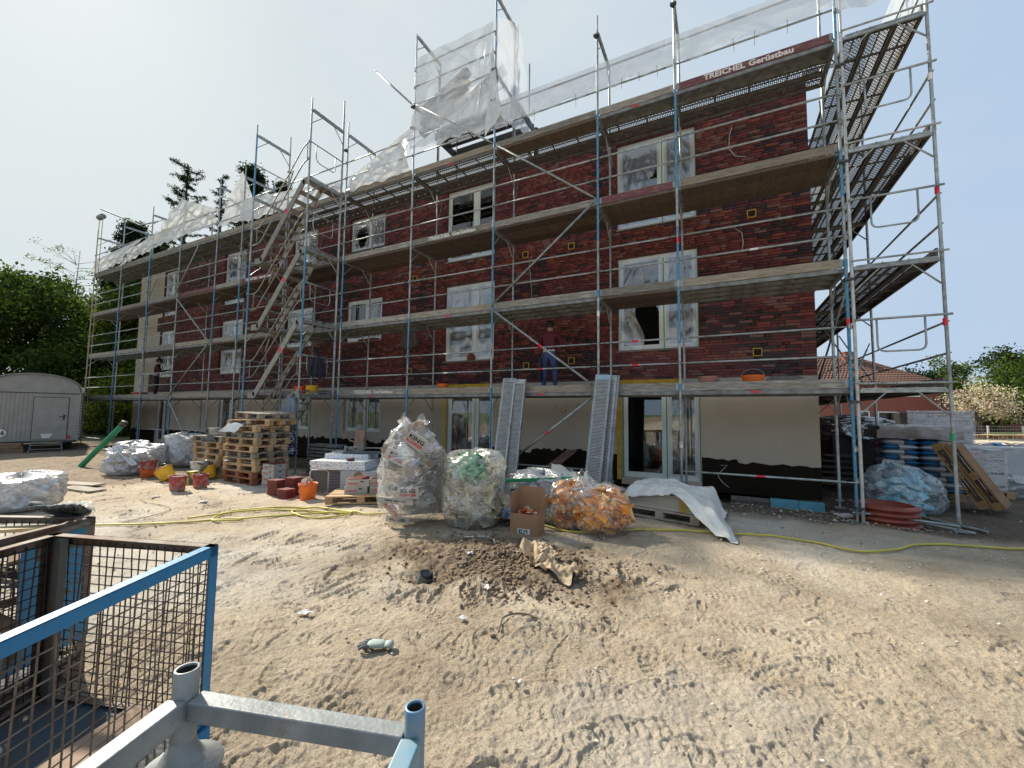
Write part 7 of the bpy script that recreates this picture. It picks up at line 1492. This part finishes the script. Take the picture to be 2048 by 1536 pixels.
# dark conifers above the roof
def conifer(label,p,h,seed,branches,nn,base=.45,bare=False,size=.10,top=1.0,spread=3.0,droop=.1,mats=LD):
    t=thing('conifer_tree',(p[0],p[1],0),label,'conifer'); R=random.Random(seed); tr=MB(); nb=MB(); lean=R.uniform(-.4,.4)
    tr.tube([(p[0],p[1],0),(p[0]+lean*.5,p[1],h*.6),(p[0]+lean,p[1],h)],[.3,.18,.03],8); cen=[];rad=[]
    for i in range(branches):
        f=base+(1-base)*i/branches; z=h*f; L_=spread*(1.25-f)*(.6+.6*R.random()); a=i*2.4+R.random()*.8; up_=L_*R.uniform(.15,.6) if bare else L_*R.uniform(-.05,.25)
        p0=V3(p[0]+lean*f,p[1],z); p1=p0+V3(math.cos(a)*L_,math.sin(a)*L_,up_); pm=p0.lerp(p1,.5)+V3(0,0,-.12*L_); nb.tube([p0,pm,p1],[.05,.035,.012],5)
        for q in range(7 if not bare else 14):
            f_=q/(7 if not bare else 14); c=p0.lerp(pm,f_*2) if f_<.5 else pm.lerp(p1,f_*2-1); cen.append(tuple(c)); rad.append((.42,.42,.22) if not bare else (.10,.10,.10))
            if bare or q%2:
                a2=R.random()*6.28; e=c+V3(math.cos(a2)*.35,math.sin(a2)*.35,R.uniform(-.2,.15)); nb.tube([c,e],[.012,.005],3); cen.append(tuple(e)); rad.append((.05,.05,.05))
    for q in range(10): cen.append((p[0]+lean,p[1],h*(base+(1-base)*q/10))); rad.append((.16,.16,.35))
    tr.obj('trunk',bark,t); nb.obj('branch',bark,t); leaves(t,'needles',cen,rad,int(nn*(1.9 if not bare else 1.2)),size*(.85 if not bare else .55),mats,seed,clump=.26 if not bare else .10,nper=24); return t
Ck=lambda x,dist: (CAM.x+dist*math.sin(math.atan((x-1024)/F_)+YAW),CAM.y+dist*math.cos(math.atan((x-1024)/F_)+YAW))
def hz(x,y,dist): # height of pixel y at horizontal distance
    c=math.cos(math.atan((x-1024)/F_)); return 1.66+dist*c*((768+F_*math.tan(PIT)-y+.011*(x-1024))/F_)
for k,(x,y,dist,br,n,lab,bare,sp,bs) in enumerate(((345,312,46,34,9000,'bare topped spruce with snag branches left of the dark pine',True,4.2,.6),(420,330,50,22,5000,'thin ragged spruce top between the snag and the dark pine',True,2.4,.6),(478,318,44,26,15000,'dark dense pine above the left roof end, the left crown',False,3.4,.58),(545,345,46,20,11000,'dark dense pine above the left roof end, the right crown',False,2.6,.6),(243,432,42,20,9000,'small dark pine crown behind the left end of the scaffold',False,2.6,.62),(300,470,52,14,8000,'low dark conifer between the bare spruce and the scaffold end',False,2.8,.5))):
    p=Ck(x,dist); conifer(lab,p,hz(x,y,dist),300+k,br,n,bs,bare,.11,spread=sp)
p=Ck(130,52); t=thing('bare_tree',(p[0],p[1],0),'thin half bare branches rising above the left green trees','tree'); b=MB(); R=random.Random(5); zt=hz(110,485,52); b.tube([(p[0],p[1],0),(p[0]+.3,p[1],zt*.7),(p[0]-.4,p[1]+.3,zt)],[.08,.05,.01],6); tips=[]
for k in range(26): q=R.uniform(.72,1.0); a=R.random()*6.28; s0=V3(p[0]-.0,p[1],zt*q*.92); e=s0+V3(math.cos(a)*2.6,math.sin(a)*2.6,R.uniform(.1,1.3)); b.tube([s0,s0.lerp(e,.5)+V3(0,0,.1),e],[.02,.012,.005],4); tips+=[tuple(e),tuple(s0.lerp(e,.6))]
b.obj('branch',bark,t); leaves(t,'young_leaves',tips,[(.3,.3,.2)]*len(tips),1500,.06,LY,9,clump=.16,nper=12)
# right background trees
p=Ck(1958,49.5); 
t=thing('blossom_tree',(p[0],p[1],0),'magnolia tree in pale pink blossom on the lawn at the right','tree'); b=MB(); b.tube([(p[0],p[1],0),(p[0]-.15,p[1],1.4),(p[0]-.5,p[1],2.6),(p[0]-1.2,p[1],4.0)],[.28,.20,.15,.05],10); b.tube([(p[0]-.1,p[1],1.2),(p[0]+.9,p[1]+.3,2.3),(p[0]+2.0,p[1],3.6)],[.15,.10,.04],8); b.tube([(p[0]-.4,p[1],2.3),(p[0]+.2,p[1],3.3),(p[0]+.4,p[1],4.5)],[.1,.07,.03],8)
b.obj('trunk',bark,t); hh=hz(1958,752,49.5); cen=[]; rad=[]; R=random.Random(3)
for k in range(30): a=R.random()*6.28; q=R.random()**.5; cen.append((p[0]-.1+1.75*q*math.cos(a),p[1]+1.75*q*math.sin(a),hh*(.42+.42*R.random()*(1-.35*q)))); rad.append((.45,.45,.38))
leaves(t,'blossom',cen,rad,6500,.075,LB,77,clump=.30,nper=30)
for k,(x,y,dist,r,n,m,lab,w) in enumerate(((1906,720,90,2.1,8000,LY,'light green round tree right of the brick house',1),(1850,742,70,1.4,5000,LD,'dark conifer between the house roof and the light tree',1),(2062,700,72,3.3,16000,LG,'large green tree at the right picture edge',1),(2130,720,60,4,9000,LG,'green tree beyond the right picture edge',1),(1990,760,80,2.2,5000,LB[2:]+LY[:1],'pale flowering tree behind the magnolia',1),(1690,770,58,3.4,7000,LG,'green tree seen through the corner scaffold',1),(1655,745,64,3.2,6000,LY,'light green tree just right of the building corner',1),(1780,800,75,4,5000,LG,'green tree behind the brick house',1),(1715,735,70,2.6,4500,LB[2:]+LG[:1],'pale budding tree behind the gable scaffold',1))):
    p=Ck(x,dist); tree('broadleaf_tree',lab,p,hz(x,y,dist),r,n,.16,m,400+k,cb=.25,clump=.5)
# far hedge and trees closing the horizon
R=np.random.default_rng(2); cen=[]; 
for a in np.linspace(-1.25,1.15,150): d=120+10*math.sin(a*9); cen.append((CAM.x+d*math.sin(a+YAW),CAM.y+d*math.cos(a+YAW),1.6+1.2*math.sin(a*23)))
o=leaves(thing('_tmp',(0,0,0),'x','x'),'distant_hedge',cen,[(4,4,2.2)]*len(cen),42000,.55,LG,500,clump=1.0,nper=60)
tmp=o.parent; o.parent=None; bpy.data.objects.remove(tmp); o['kind']='stuff'
